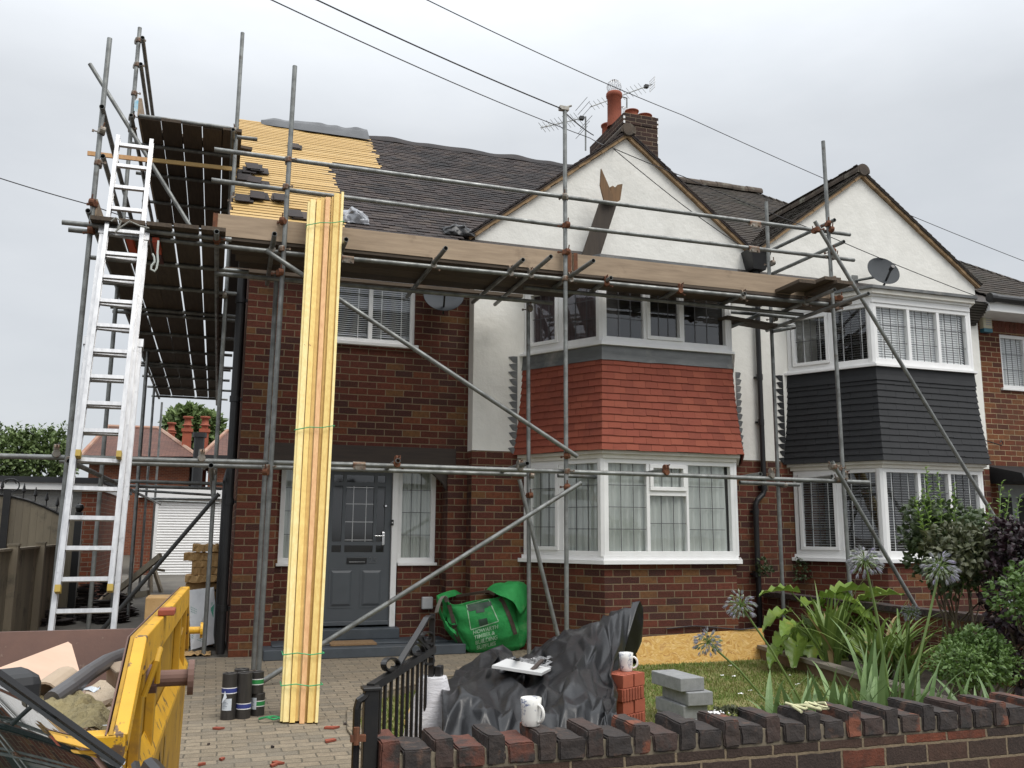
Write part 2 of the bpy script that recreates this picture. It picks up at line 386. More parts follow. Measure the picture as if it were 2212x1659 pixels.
def ridge_run(mb, p, q, r=.11, step=.32, up=(0, 0, 1)):
    p, q = V(p), V(q); d = (q-p).normalized(); L = (q-p).length; sd = d.cross(V(up)).normalized(); u = sd.cross(d)
    n = max(1, int(L/step))
    for i in range(n):
        a, b = p+d*(L*i/n), p+d*(L*(i+1)/n-.006)
        j = RN.uniform(-.006, .006); rows = []
        for e, rr in ((a, r), (b, r*.97)):
            rows.append([e+sd*math.cos(t)*rr+u*(math.sin(t)*rr+j) for t in [rad(-15+210*k/9) for k in range(10)]])
        rows2 = [[x-(x-e).normalized()*.02 for x in row] for row, e in zip(rows, (a, b))]
        mb.grid(rows); mb.grid(rows2)
        mb.face(rows[0][::-1]); mb.face(rows[1])

# ---- wall of the entrance part
xo0, xo1 = PY(597, 1150, YW).x, PY(966, 1150, YW).x
lz0, lz1 = PY(820, 1003, YW).z, PY(820, 964, YW).z
bw0, bw1 = PY(690, 700, YW).x, PY(897, 700, YW).x
bz0, bz1 = PY(820, 745, YW).z, 4.80
mb = MB(); panels(mb, .23, 2.97, 0, 4.90, [(xo0, xo1, 0, lz1), (bw0, bw1, bz0, bz1)], YW, YW+.24)
mb.build('brick_wall', M['brick'], houseA)
mb = MB()
mb.box((.23, YW+.24, 0), (.47, 18.0, 4.9)); mb.box((.23, 18.0, 0), (7.07, 18.24, 4.9))
mb.prism([(.23, YW+.01, 4.9), (.23, 18.0, 4.9), (.23, RY, RZ-.15)], (.24, 0, 0))
mb.build('gable_end_wall', M['brick'], houseA)
# recessed porch wall
YR = YW+.30
dx0, dx1 = PY(697, 1200, YR+.05).x, PY(842, 1200, YR+.05).x
sx0, sx1 = PY(600, 1200, YR).x, PY(940, 1200, YR).x
sz = PY(900, 1219, YR).z
mb = MB(); panels(mb, xo0-.2, xo1+.2, 0, lz1+.3, [(sx0, sx1, sz, lz0+.06), (dx0-.05, dx1+.09, 0, sz)], YR, YR+.2)
mb.build('porch_wall', M['brick'], houseA)
for a in (xo0, xo1-.003): mb = MB(); mb.box((a, YW+.24, 0.02), (a+.003, YR, lz1)); mb.build('porch_return', M['brick'], houseA)
mb = MB(); mb.box((PY(592, 970, YW).x, YW-.012, lz0), (PY(985, 980, YW).x, YW+.2, lz1)); mb.build('lintel_beam', M['stained'], houseA, bevel=.006)
mb = MB()
a, b = PY(1060/1439*415+576, 1078, YW), None
mb.prism([(xo1, YW+.05, lz0), (xo1-.28, YW+.05, lz0), (xo1-.22, YW+.05, lz0-.06), (xo1-.06, YW+.05, lz0-.2), (xo1, YW+.05, lz0-.3)], (0, .06, 0))
mb.build('porch_bracket', M['stained'], houseA)
mb = MB(); mb.box((xo0-.1, 10.38, 0), (xo1+.15, YR, .115)); mb.box((xo0, 10.6, .115), (xo1, YR, .135))
mb.build('porch_slab', M['bluegrey'], houseA, bevel=.01)
ds0 = PY(765, 1352, YR).z
mb = MB(); mb.box((PY(690, 1365, YR-.12).x, YR-.16, .135), (PY(862, 1365, YR-.12).x, YR+.05, ds0-.02)); mb.build('door_step', M['bluegrey'], houseA, bevel=.012)
M['coir'] = mat('coir_mat', (.30, .19, .095), (.22, .135, .07), ns=30, rough=1, bump=.6, bs=120)
mb = MB(); p = PY(715, 1390, 10.5); q = PY(815, 1390, 10.5); mb.box((p.x, 10.52, .12), (q.x, 10.86, .14))
tag(mb.build('door_mat', M['coir']), 'worn brown coir mat lying on the slate grey porch slab', 'door mat')

# ---- wing wall (brick below, render above) and gables
rz = PY(1400, 986, YG).z
def gablewall(parent, x0, x1, g, zl, zr, holes=()):
    mb = MB(); mb.box((x0, YG+.004, 0), (x1, YG+.26, rz)); mb.build('brick_plinth_wall', M['brick'], parent)
    mb = MB()
    # rendered part, subdivided so the surface can undulate
    top = lambda x: min(g['z']-g['t']*abs(x-g['x'])-.02, 99)
    xs = sorted({x0, x1, g['x'], *[x0+(x1-x0)*i/24 for i in range(25)]})
    for a, b in zip(xs, xs[1:]):
        za, zb = top(a), top(b)
        pr = [(a, YG, rz), (b, YG, rz), (b, YG, zb), (a, YG, za)]
        mb.face(pr)
        mb.face([(a, YG+.26, rz), (a, YG+.26, za), (b, YG+.26, zb), (b, YG+.26, rz)])
    mb.face([(x0, YG, rz), (x0, YG, top(x0)), (x0, YG+.26, top(x0)), (x0, YG+.26, rz)])
    mb.face([(x1, YG, rz), (x1, YG+.26, rz), (x1, YG+.26, top(x1)), (x1, YG, top(x1))])
    mb.face([(x0, YG, rz), (x0, YG+.26, rz), (x1, YG+.26, rz), (x1, YG, rz)])
    return mb.build('rendered_gable_wall', M['render'], parent)
gablewall(houseA, 2.97, XP, GA, 0, 0)
gablewall(houseB, XP, 11.12, GB, 0, 0)

def gableroof(parent, g, xl, xr, tm):
    t = math.atan(g['t'])
    for sgn, xe in ((1, xl), (-1, xr)):
        L = abs(g['x']-xe)/math.cos(t)
        o = V((xe, YG-.075, zg(g, xe))); v = V((sgn*math.cos(t), 0, math.sin(t))); n = V((-sgn*math.sin(t), 0, math.cos(t)))
        mb = MB(); tiles(mb, o, (0, 1, 0), v, n, 3.2, L, clip=lambda c: c.z > zmain(c.y)-.04, jit=.007)
        mb.obox(o-n*.02, v*L, V((0, 1, 0))*2.9, n*.012)
        mb.build('gable_roof', tm, parent)
        mb = MB(); k = int(L/.105)
        for i in range(k):                       # bedded verge under each tile
            a = o+v*(i*L/k); mb.obox(a-n*(.055+RN.random()*.012)+V((0, .012+RN.random()*.01, 0)), v*(L/k), V((0, .06, 0)), n*.05)
        mb.build('verge_bedding', M['mortar'], parent)
    mb = MB(); yb = EY+(g['z']+.06-EZ)/TP
    ridge_run(mb, (g['x'], YG-.09, g['z']+.06), (g['x'], yb, g['z']+.06), r=.115)
    mb.lathe([(.0, -.0), (.085, .0), (.09, .05)], (g['x'], YG-.098, g['z']+.075), 14, ax=(0, 1, 0))
    mb.build('gable_ridge', M['ridge'], parent, smooth=False)
gableroof(houseA, GA, 2.85, XP+.02, M['tile'])
gableroof(houseB, GB, 7.16, 11.2, M['tile_b'])

# ---- main roofs
def clipA(c):
    if c.x > XP: return False
    if zg(GA, c.x) > c.z+.01 and c.z > 4: return False
    if c.y > 12.75: return c.x > 2.02
    return c.x > 1.20
def clipB(c):
    if c.x < XP or c.z < zg(GB, c.x)-.01: return False
    if c.z < zg(GA, c.x)-.01: return False
    return c.x < 9.85+(RY-.08-c.y)*1.02
RL = (RY-EY)/SL.y
o = V((-.02, EY, EZ))
mb = MB(); tiles(mb, o, (1, 0, 0), SL, SN, 7.1, RL-.03, clip=clipA, jit=.009); mb.build('main_roof_tiles', M['tile'], houseA)
mb = MB()
mb.face([o-SN*.02, o-SN*.02+V((7.09, 0, 0)), o-SN*.02+V((7.09, 0, 0))+SL*RL, o-SN*.02+SL*RL])
mb.face([(-.02, RY, RZ-.03), (7.07, RY, RZ-.03), (7.07, 18.5, EZ), (-.02, 18.5, EZ)])
mb.build('roof_membrane', M['membrane'], houseA)
mb = MB()
for r in range(int(RL/.105)):
    c = o+SL*(r*.105+.02)
    x1 = 2.13 if c.y > 12.75 else 1.32
    x1 += RN.uniform(-.05, .05)
    mb.obox(c+V((RN.uniform(-.02, .03), 0, 0)), V((x1, 0, RN.uniform(-.004, .004))), SL*(.076+RN.uniform(-.006, .006)), SN*.026)
mb.build('roof_battens', M['batten'], houseA)
# left verge board of the stripped side
mb = MB(); mb.obox(o+V((-.03, -.02, -.12)), (.03, 0, 0), SL*RL, (0, 0, .13)); mb.build('barge_board', M['stained'], houseA)
# ragged felt along the bare ridge
mb = MB(); rows = []
for i in range(60):
    x = 2.05+4.0*i/59; h = .02+.05*noise.noise((x*2.2, 3, 1))
    rows.append([V((x, RY-.16+.03*noise.noise((x*4, 0, 0)), RZ-.09+h*.3)), V((x, RY-.05, RZ+.02+h)), V((x, RY+.05, RZ+.02+h)), V((x, RY+.2, RZ-.12))])
mb.grid(rows); mb.build('ridge_felt', M['tile'], houseA, smooth=True)

o2 = V((XP, EY, EZ))
mb = MB(); tiles(mb, o2, (1, 0, 0), SL, SN, 7.4, RL-.03, clip=clipB, jit=.005); mb.build('main_roof_tiles', M['tile_b'], houseB)
hipx = 9.85+(RY-.08-EY)*1.02
mb = MB()
q = -SN*.02
mb.face([o2+q, V((hipx, EY, EZ))+q, V((9.85, RY-.05, RZ-.04))+q, V((XP, RY-.05, RZ-.04))+q])
mb.face([(hipx, EY, EZ), (hipx, 18.5, EZ), (9.85, RY, RZ-.03)]); mb.face([(hipx, 18.5, EZ), (XP, 18.5, EZ), (XP, RY, RZ-.03), (9.85, RY, RZ-.03)])
mb.build('roof_underlay', M['membrane'], houseB)
mb = MB(); ridge_run(mb, (XP+.1, RY-.02, RZ+.0), (9.9, RY-.02, RZ+.0)); mb.build('ridge_tiles', M['ridge'], houseB)
mb = MB()
for i in range(44):
    f = i/44; a = V((9.85, RY-.05, RZ-.02)).lerp(V((hipx, EY, EZ)), f)
    mb.obox(a+V((-.10, -.02, .0)), (.2, 0, -.05), (0, -.12, -.09), (0, 0, .03))
mb.build('hip_tiles', M['tile_b'], houseB)

# ---- chimney on the party line
ch = MB(); cx0, cx1, cy0, cy1, ct = 6.74, 7.43, 13.95, 15.5, 9.06
ch.box((cx0, cy0, 7.0), (cx1, cy1, ct-.2)); 
ch.box((cx0-.012, cy0-.012, ct-.2), (cx1+.012, cy1+.012, ct))
chim = ch.build('chimney_stack', M['brick_dark'], houseA)
mb = MB(); mb.box((cx0+.03, cy0+.03, ct), (cx1-.03, cy1-.03, ct+.03)); mb.build('flaunching', M['mortar'], chim)
def pot(x, y, h, r=.125, cage=False):
    mb = MB(); mb.lathe([(r*.98, 0), (r*.9, h*.25), (r*.88, h*.85), (r*1.02, h*.87), (r*1.04, h*.97), (r*.95, h), (r*.78, h), (r*.75, h*.6)], (x, y, ct), 20)
    p = mb.build('chimney_pot', M['terracotta'], chim, smooth=True)
    if cage:
        mb = MB(); c = V((x, y, ct+h+.12))
        for k in range(9):
            t = math.pi*k/9; pts = [c+V((math.cos(t)*math.sin(a)*.14, math.sin(t)*math.sin(a)*.14, math.cos(a)*.155)) for a in [math.pi*2*j/20 for j in range(21)]]
            mb.path(pts, .0035, 5)
        for zz in (-.08, 0, .08):
            rr = .14*math.sqrt(max(.05, 1-(zz/.155)**2)); mb.path([c+V((math.cos(a)*rr, math.sin(a)*rr, zz)) for a in [2*math.pi*j/20 for j in range(21)]], .0035, 5)
        mb.build('wire_cage', M['alu'], chim)
pot(6.83, 14.55, .70, .15, True); pot(6.95, 15.1, .32, .14); pot(7.0, 14.15, .17, .13)
pot(7.28, 14.2, .14, .15); pot(7.2, 15.0, .42, .12, True)
mb = MB(); mb.lathe([(.13, 0), (.13, .06), (.15, .10), (.15, .14), (.12, .145), (.12, .17), (.15, .175), (.15, .205), (.12, .21), (.12, .235), (.15, .24), (.14, .27), (.0, .28)], (7.2, 14.6, ct+.05), 20)
mb.build('louvred_cowl', mat('buff_cowl', (.50, .36, .18), (.4, .28, .14), rough=.7), chim)
mb = MB()
for zz in (8.55, 8.68, 8.86, 8.95):
    mb.box((cx0-.018, cy0-.016, zz), (cx0+.018, cy0-.011, zz+.05)); mb.box((cx1-.018, cy0-.016, zz), (cx1+.012, cy0-.0125, zz+.05))
mb.build('corner_straps', M['upvc'], chim)

# ---- windows
def window(parent, p0, p1, z0, z1, lights, back='curtain', cols=3, rowh=.26, name='window', fw=.055, bd=.13, fd=.07, slat=.033, tilt=66, proud=.02):
    """p0,p1: plan ends (left,right from outside); lights: (a,b,kind[,split]) with a,b in 0..1"""
    p0, p1 = V((*p0[:2], 0)), V((*p1[:2], 0)); d = (p1-p0); L = d.length; d.normalize(); n = V((d.y, -d.x, 0))
    P = lambda s, z, o: p0+d*s+n*o+V((0, 0, z))
    def bar(mb, s0, s1, a0, a1, o0, o1):
        mb.hexa([P(s0, a0, o1), P(s1, a0, o1), P(s1, a0, o0), P(s0, a0, o0), P(s0, a1, o1), P(s1, a1, o1), P(s1, a1, o0), P(s0, a1, o0)])
    fr = MB(); o0, o1 = proud-fd, proud
    bar(fr, 0, L, z0, z0+fw, o0, o1); bar(fr, 0, L, z1-fw, z1, o0, o1); bar(fr, 0, fw, z0+fw, z1-fw, o0, o1); bar(fr, L-fw, L, z0+fw, z1-fw, o0, o1)
    lights = sorted(lights); opens = []
    for i, l in enumerate(lights):
        a, b = l[0]*L, l[1]*L
        if i > 0:
            pa = lights[i-1][1]*L; bar(fr, pa, a, z0+fw, z1-fw, o0, o1-.002)
        opens.append([max(a, fw), min(b, L-fw), z0+fw, z1-fw, l[2]])
        if len(l) > 3:
            zs = l[3]; opens.pop(); bar(fr, max(a, fw), min(b, L-fw), zs-.03, zs+.03, o0, o1-.003)
            opens.append([max(a, fw), min(b, L-fw), z0+fw, zs-.03, 0]); opens.append([max(a, fw), min(b, L-fw), zs+.03, z1-fw, 1])
    sw = .045
    for s0, s1, a0, a1, sash in opens:
        if sash:
            q0, q1 = o0+.01, o1+.018
            bar(fr, s0, s1, a0, a0+sw, q0, q1); bar(fr, s0, s1, a1-sw, a1, q0, q1); bar(fr, s0, s0+sw, a0+sw, a1-sw, q0, q1); bar(fr, s1-sw, s1, a0+sw, a1-sw, q0, q1)
    f = fr.build(name, M['upvc'], parent, bevel=.004)
    for s0, s1, a0, a1, sash in opens:
        if sash: s0 += sw; s1 -= sw; a0 += sw; a1 -= sw
        g = MB(); g.face([P(s0, a0, -.016), P(s1, a0, -.016), P(s1, a1, -.016), P(s0, a1, -.016)]); g.build('pane', M['glass'], f)
        if cols:
            g = MB(); nr = max(1, round((a1-a0)/rowh))
            for k in range(1, cols): s = s0+(s1-s0)*k/cols; bar(g, s-.0035, s+.0035, a0, a1, -.015, -.009)
            for k in range(1, nr): z = a0+(a1-a0)*k/nr; bar(g, s0, s1, z-.0035, z+.0035, -.0145, -.0095)
            g.build('leaded_grid', M['lead_bar'], f)
        if back in ('curtain', 'plum'):
            g = MB(); rows = []; nseg = 40
            ph = RN.random()*9
            for zz in (a0-.05, (a0+a1)/2, a1+.05):
                rows.append([P(s0-.05+(s1-s0+.1)*k/nseg, zz, -.050-.018*math.sin(k*1.1+ph+.8*math.sin(k*.45+ph)) + .012*math.sin(k*2.7+zz)) for k in range(nseg+1)])
            g.grid(rows); g.build('curtain', M['curtain'] if back == 'curtain' else M['curtain_dark'], f, smooth=True)
        elif back in ('blind', 'blind_dark'):
            g = MB(); k = 0; z = a0; tt = tilt if back == 'blind' else 8
            while z < a1:
                dz = math.sin(rad(tt))*.017; dd = math.cos(rad(tt))*.017
                g.face([P(s0-.03, z-dz, -.06+dd), P(s1+.03, z-dz, -.06+dd), P(s1+.03, z+dz, -.06-dd), P(s0-.03, z+dz, -.06-dd)]); z += slat
            for s in (s0+(s1-s0)*.25, s0+(s1-s0)*.78): bar(g, s-.006, s+.006, a0, a1, -.042, -.040)
            g.build('venetian_blind', M['blind' if back == 'blind' else 'blind_dark'], f)
    # dark room behind
    g = MB(); D = -.42; a, b, c, e = .01, L-.01, z0+.01, z1-.01
    g.face([P(a, c, D), P(b, c, D), P(b, e, D), P(a, e, D)]); g.face([P(a, c, -.06), P(b, c, -.06), P(b, c, D), P(a, c, D)]); g.face([P(a, e, -.06), P(b, e, -.06), P(b, e, D), P(a, e, D)])
    g.face([P(a, c, -.06), P(a, e, -.06), P(a, e, D), P(a, c, D)]); g.face([P(b, c, -.06), P(b, e, -.06), P(b, e, D), P(b, c, D)])
    g.build('room_lining', M['room'], f)
    return f

def off(poly, d, yw):
    """offset an open plan polyline outwards, ends on the wall plane yw"""
    segs = []
    for a, b in zip(poly, poly[1:]):
        t = (V(b)-V(a)); t.normalize(); n = V((t.y, -t.x)); segs.append((V(a)+n*d, t))
    def isect(s1, s2):
        (p, t), (q, u) = s1, s2; den = t.x*u.y-t.y*u.x; w = q-p; k = (w.x*u.y-w.y*u.x)/den; return p+t*k
    pts = []
    s = segs[0]; pts.append(s[0]+s[1]*((yw-s[0].y)/s[1].y))
    for a, b in zip(segs, segs[1:]): pts.append(isect(a, b))
    s = segs[-1]; pts.append(s[0]+s[1]*((yw-s[0].y)/s[1].y))
    return pts

def slab(mb, poly, z0, z1, z0b=None):
    mb.prism([(p.x, p.y, z0) for p in poly], (0, 0, z1-z0))

def bay(parent, P, tm, lights_front, lights_cheek, back_up, back_lo, flashing, tile_w=.165, cornice_top=True, up_front=None, cols=3):
    P = [V(p) for p in P]
    z = dict(sill=1.09, w0=1.14, w1=2.27, c1=2.36, t1=3.47, f1=3.62, s2=3.68, w2=4.50, r=4.70)
    nm = ('left', 'front', 'right')
    # brick base
    mb = MB(); slab(mb, off(P, 0, YG+.02), 0, z['sill']-.04); mb.build('bay_brickwork', M['brick'], parent)
    mb = MB(); slab(mb, off(P, .075, YG), z['sill']-.04, z['sill']+.005); slab(mb, off(P, .03, YG+.01), z['sill']+.005, z['w0']); mb.build('bay_window_sill', M['upvc'], parent, bevel=.006)
    for i in range(3):
        a, b = P[i], P[i+1]
        lt = lights_front if i == 1 else (lights_cheek if i == 0 else [(1-l[1], 1-l[0], *l[2:]) for l in lights_cheek])
        window(parent, a, b, z['w0'], z['w1'], lt, back=back_lo, cols=cols)
        lt2 = (up_front or [(l[0], l[1], l[2]) for l in lights_front]) if i == 1 else lt
        window(parent, a, b, z['s2'], z['w2'], lt2, back=('blind_dark' if (back_up == 'blind' and i == 0) else back_up) if not (back_up == 'mixed') else ('plum' if i == 0 else 'none'), cols=cols, rowh=.27)
    # corner posts
    for i in (1, 2):
        for za, zb in ((z['w0'], z['w1']), (z['s2'], z['w2'])):
            mb = MB(); mb.lathe([(.06, za), (.06, zb)], (P[i].x, P[i].y+.035, 0), 8); mb.build('corner_post', M['upvc'], parent)
    # cornice between lower window and tile hanging
    mb = MB(); slab(mb, off(P, .045, YG), z['w1'], z['w1']+.05); slab(mb, off(P, .085, YG+.002), z['w1']+.05, z['c1']+.02); mb.build('bay_cornice', M['paintw'], parent, bevel=.008)
    # tile hanging
    mb = MB(); nr = 13; g = (z['t1']-z['c1'])/nr
    dof = lambda zz: .02+.10*max(0, (z['t1']-zz)/(z['t1']-z['c1']))**1.6
    core = MB()
    for r in range(nr):
        za = z['c1']+r*g; zb = za+g*1.15
        A, B = off(P, dof(za)+.020, YG), off(P, dof(zb)+.006, YG); C = off(P, dof(za)+.006, YG)
        slab(core, off(P, dof(za+g)-.006, YG), za, za+g)
        for i in range(3):
            L = (A[i+1]-A[i]).length; k = 0
            x = -tile_w/2*(r % 2)-(RN.random()*.02)
            while x < L:
                a, b = max(0, x), min(L, x+tile_w-.0025)
                if b-a > .008:
                    f0, f1 = a/L, b/L; dz = RN.uniform(-.004, .004); dz2 = dz+RN.uniform(-.002, .002)
                    l = lambda Q, f, zz: V((*(Q[i].lerp(Q[i+1], f)), zz))
                    mb.hexa([l(A, f0, za+dz), l(A, f1, za+dz2), l(C, f1, za+dz2), l(C, f0, za+dz), l(B, f0, zb), l(B, f1, zb), l(off(P, dof(zb)-.004, YG), f1, zb), l(off(P, dof(zb)-.004, YG), f0, zb)])
                x += tile_w
    mb.build('bay_hung_tiles', tm, parent); core.build('bay_sheathing', M['membrane'], parent)
    # apron flashing and upper sill
    mb = MB(); A, B, C = off(P, .035, YG), off(P, .05, YG), off(P, .022, YG)
    N = 14
    for i in range(3):
        rows = []
        for zz, Q in ((z['t1']-.03, off(P, .046, YG)), (z['t1']+.04, off(P, .036, YG)), (z['f1']+.01, off(P, .03, YG))):
            rows.append([V((*(Q[i].lerp(Q[i+1], k/N)), zz+.006*noise.noise((k*.7, i, zz)))) for k in range(N+1)])
        mb.grid(rows)
    slab(mb, off(P, .02, YG), z['t1']-.02, z['f1'])
    mb.build('apron_flashing', flashing, parent, smooth=False)
    mb = MB(); slab(mb, off(P, .07, YG), z['f1'], z['f1']+.03); slab(mb, off(P, .03, YG+.01), z['f1']+.03, z['s2']); mb.build('upper_sill', M['upvc'], parent, bevel=.006)
    # head, cornice and flat roof
    mb = MB(); slab(mb, off(P, .035, YG), z['w2'], z['w2']+.08); slab(mb, off(P, .06, YG+.002), z['w2']+.08, z['w2']+.11); mb.build('head_cornice', M['upvc'], parent, bevel=.006)
    mb = MB(); slab(mb, off(P, .10, YG), z['w2']+.11, z['r']-.03); mb.build('fascia', M['paintw'], parent, bevel=.012)
    mb = MB(); slab(mb, off(P, .135, YG), z['r']-.03, z['r']+.01); mb.build('bay_roof', M['lead'], parent, bevel=.01)
    # stepped side flashings on the wall
    for e, sg in ((0, -1), (3, 1)):
        mb = MB(); Q = off(P, .10, YG)[e]; nt = 13
        for r in range(nt):
            za = z['c1']+r*(z['f1']-z['c1'])/nt; zb = za+(z['f1']-z['c1'])/nt; w = .040+.035*RN.random()
            if e == 3: w *= .4
            mb.prism([(Q.x+sg*-.01, YG-.006, za), (Q.x+sg*.05, YG-.006, za+.02), (Q.x+sg*(.05+w), YG-.012, zb-.012), (Q.x+sg*(.05), YG-.006, zb), (Q.x-sg*.01, YG-.006, zb)], (0, .008, 0))
        mb.build('stepped_flashing', flashing if e == 0 else M['lead'] if flashing is M['lead'] else flashing, parent)

PA = [(3.66, YG), (4.28, YB), (6.02, YB), (6.64, YG)]
PB = [(7.62, YG), (8.25, YB), (9.88, YB), (10.5, YG)]
fx = lambda x, y=1100: (PY(x, y, YB).x-PA[1][0])/(PA[2][0]-PA[1][0])
zs = PY(1440, 1066, YB).z
bay(houseA, PA, M['tile_red'], [(fx(1315), fx(1396), 0), (fx(1403), fx(1482), 1, zs), (fx(1487), fx(1566), 0)],
    [(.06, .46, 1), (.52, .95, 0)], 'mixed', 'curtain', M['lead'])
fb = lambda x, y=1100: (PY(x, y, YB).x-PB[1][0])/(PB[2][0]-PB[1][0])
bay(houseB, PB, M['tile_black'], [(.03, .345, 0), (.375, .655, 0), (.685, .97, 0)], [(.06, .5, 1), (.55, .95, 0)], 'blind', 'blind_dark', M['tile_black'],
    up_front=[(.03, .345, 0), (.375, .655, 0), (.685, .97, 0)], cols=4, tile_w=.3)

# bedroom window over the door
fw = lambda x: (PY(x, 700, YW).x-bw0)/(bw1-bw0)
window(houseA, (bw0, YW+.06), (bw1, YW+.06), bz0+.02, bz1, [(.04, fw(797), 0), (fw(806), .97, 0)], back='blind', cols=0, slat=.026, tilt=35)
mb = MB(); mb.box((bw0-.04, YW-.05, bz0-.025), (bw1+.04, YW+.1, bz0+.02)); mb.build('window_sill', M['upvc'], houseA, bevel=.006)

# ---- porch joinery
jd = YR+.05
window(houseA, (sx0, jd), (dx0-.03, jd), sz+.02, lz0+.05, [(.1, .9, 0)], back='curtain', cols=3, rowh=.27, fw=.06, name='side_light')
window(houseA, (dx1+.075, jd), (sx1, jd), sz+.02, lz0+.05, [(.1, .9, 0)], back='curtain', cols=3, rowh=.27, fw=.06, name='side_light')
for a, b in ((sx0-.02, dx0-.05), (dx1+.09, sx1+.02)):
    mb = MB(); mb.box((a, YR-.03, sz-.015), (b, YR+.1, sz+.02)); mb.build('window_sill', M['upvc'], houseA, bevel=.005)
zt = lz0+.04
mb = MB(); mb.box((dx0-.055, YR-.015, ds0-.02), (dx0-.004, YR+.1, zt)); mb.box((dx1+.004, YR-.015, ds0-.02), (dx1+.075, YR+.1, zt)); mb.box((dx0-.004, YR-.01, zt-.04), (dx1+.004, YR+.1, zt))
mb.build('door_frame', M['upvc'], houseA, bevel=.005)
# door leaf with nine-light top, letterbox, number and handle
zb = ds0+.004; yd = YR+.03
W = dx1-dx0; H = zt-.05-zb
Xf = lambda f: dx0+W*f
zp = lambda y: PY(770, y, YR+.03).z
z1_, z2_, z3_, z4_ = zp(1320-0), zp(1213), zp(1200-14), zp(1060)
zA = PY(770, 1196, yd).z; zB = PY(770, 1172, yd).z; zC = PY(770, 1045, yd).z
mb = MB(); holes = []
cx = [.12, .27, .31, .74, .78, .90]
r1 = (PY(770, 1193, yd).z, PY(770, 1178, yd).z); r2 = (PY(770, 1170, yd).z, PY(770, 1050, yd).z); r3 = (PY(770, 1042, yd).z, min(PY(770, 1026, yd).z, zt-.10))
for r in (r1, r2, r3):
    for a, b in ((.12, .26), (.31, .73), (.78, .90)): holes.append((Xf(a), Xf(b), r[0], r[1]))
panels(mb, dx0, dx1, zb, zt-.045, holes, yd, yd+.045)
door = mb.build('front_door', M['greydoor'], houseA)
for i, h in enumerate(holes):
    mb = MB(); mb.face([(h[0], yd+.02, h[2]), (h[1], yd+.02, h[2]), (h[1], yd+.02, h[3]), (h[0], yd+.02, h[3])]); mb.build('pane', M['glass_dark'], door)
mb = MB(); h = holes[4]
for k in (1, 2): x = h[0]+(h[1]-h[0])*(.27 if k == 1 else .73); mb.box((x-.004, yd+.012, h[2]), (x+.004, yd+.019, h[3]))
for k in range(1, 4): zz = h[2]+.02+(h[3]-h[2]-.02)*(k-1)/3; mb.box((h[0], yd+.011, zz-.004), (h[1], yd+.018, zz+.004))
zz = h[3]-.015; mb.box((h[0], yd+.011, zz-.004), (h[1], yd+.018, zz+.004))
mb.build('leaded_grid', M['alu'], door)
mb = MB(); mb.box((dx0, yd+.35, zb), (dx1, yd+.36, zt)); mb.build('hall_lining', M['room'], door)
mb = MB()
pz0, pz1 = PY(770, 1313, yd).z, PY(770, 1228, yd).z
for a, b in ((.10, .46), (.56, .90)):
    x0, x1 = Xf(a), Xf(b)
    mb.prism([(x0, yd, pz0), (x1, yd, pz0), (x1, yd, pz1), (x0, yd, pz1)], (0, -.006, 0))
    mb.hexa([(x0+.02, yd-.006, pz0+.02), (x1-.02, yd-.006, pz0+.02), (x1-.05, yd-.02, pz0+.05), (x0+.05, yd-.02, pz0+.05), (x0+.02, yd-.006, pz1-.02), (x1-.02, yd-.006, pz1-.02), (x1-.05, yd-.02, pz1-.05), (x0+.05, yd-.02, pz1-.05)])
mb.box((dx0, yd-.03, zb), (dx1, yd, zb+.05))
mb.build('door_panel', M['greydoor'], door, bevel=.006)
lx0, lx1 = PY(749, 1210, yd).x, PY(792, 1210, yd).x; lzz0, lzz1 = PY(770, 1217, yd).z, PY(770, 1204, yd).z
mb = MB(); mb.box((lx0, yd-.018, lzz0), (lx1, yd, lzz1)); mb.build('letterbox', M['black'], door, bevel=.006)
mb = MB(); mb.box((lx0+.025, yd-.024, lzz0+.014), (lx1-.025, yd-.018, lzz0+.022)); mb.build('letterbox_flap', M['chrome'], door)
hx, hz = PY(828, 1158, yd).x, PY(828, 1160, yd).z
mb = MB(); mb.box((hx-.016, yd-.012, hz-.10), (hx+.016, yd, hz+.06)); mb.tube((hx, yd-.05, hz+.01), (hx-.115, yd-.055, hz+.012), .010, 8); mb.tube((hx, yd, hz+.01), (hx, yd-.05, hz+.01), .010, 8)
mb.build('door_handle', M['chrome'], door, bevel=.004)
mb = MB(); mb.lathe([(.022, 0), (.02, .02), (.012, .03)], (PY(833, 1093, yd).x, yd, PY(833, 1093, yd).z), 12, ax=(0, -1, 0)); mb.build('door_lock', M['chrome'], door)

def text_mesh(body, size, mtl, name, fn, parent=None, ext=.0015, align='LEFT', space=1.0, sub=0, bold=0.0):
    """text as mesh; fn maps (u,v,w) in metres to world"""
    cu = bpy.data.curves.new(name, 'FONT'); cu.body = body; cu.size = size; cu.align_x = align; cu.extrude = ext; cu.space_line = space; cu.offset = bold
    ob = bpy.data.objects.new(name, cu); COL.objects.link(ob)
    dg = bpy.context.evaluated_depsgraph_get(); dg.update()
    me = bpy.data.meshes.new_from_object(ob.evaluated_get(dg)); bpy.data.objects.remove(ob); 
    if sub:
        bm = bmesh.new(); bm.from_mesh(me); bmesh.ops.triangulate(bm, faces=bm.faces); bmesh.ops.subdivide_edges(bm, edges=bm.edges, cuts=sub, use_grid_fill=False); bm.to_mesh(me); bm.free()
    for v in me.vertices: v.co = fn(v.co.x, v.co.y, v.co.z)
    me.materials.clear(); me.materials.append(mtl)
    o = bpy.data.objects.new(name, me); COL.objects.link(o)
    if parent is not None:
        o.parent = parent; pw = V((0, 0, 0)); q = parent
        while q is not None: pw += q.location; q = q.parent
        o.location = -pw
    return o
nx, nz = PY(796, 1216, yd).x, PY(796, 1216.5, yd).z
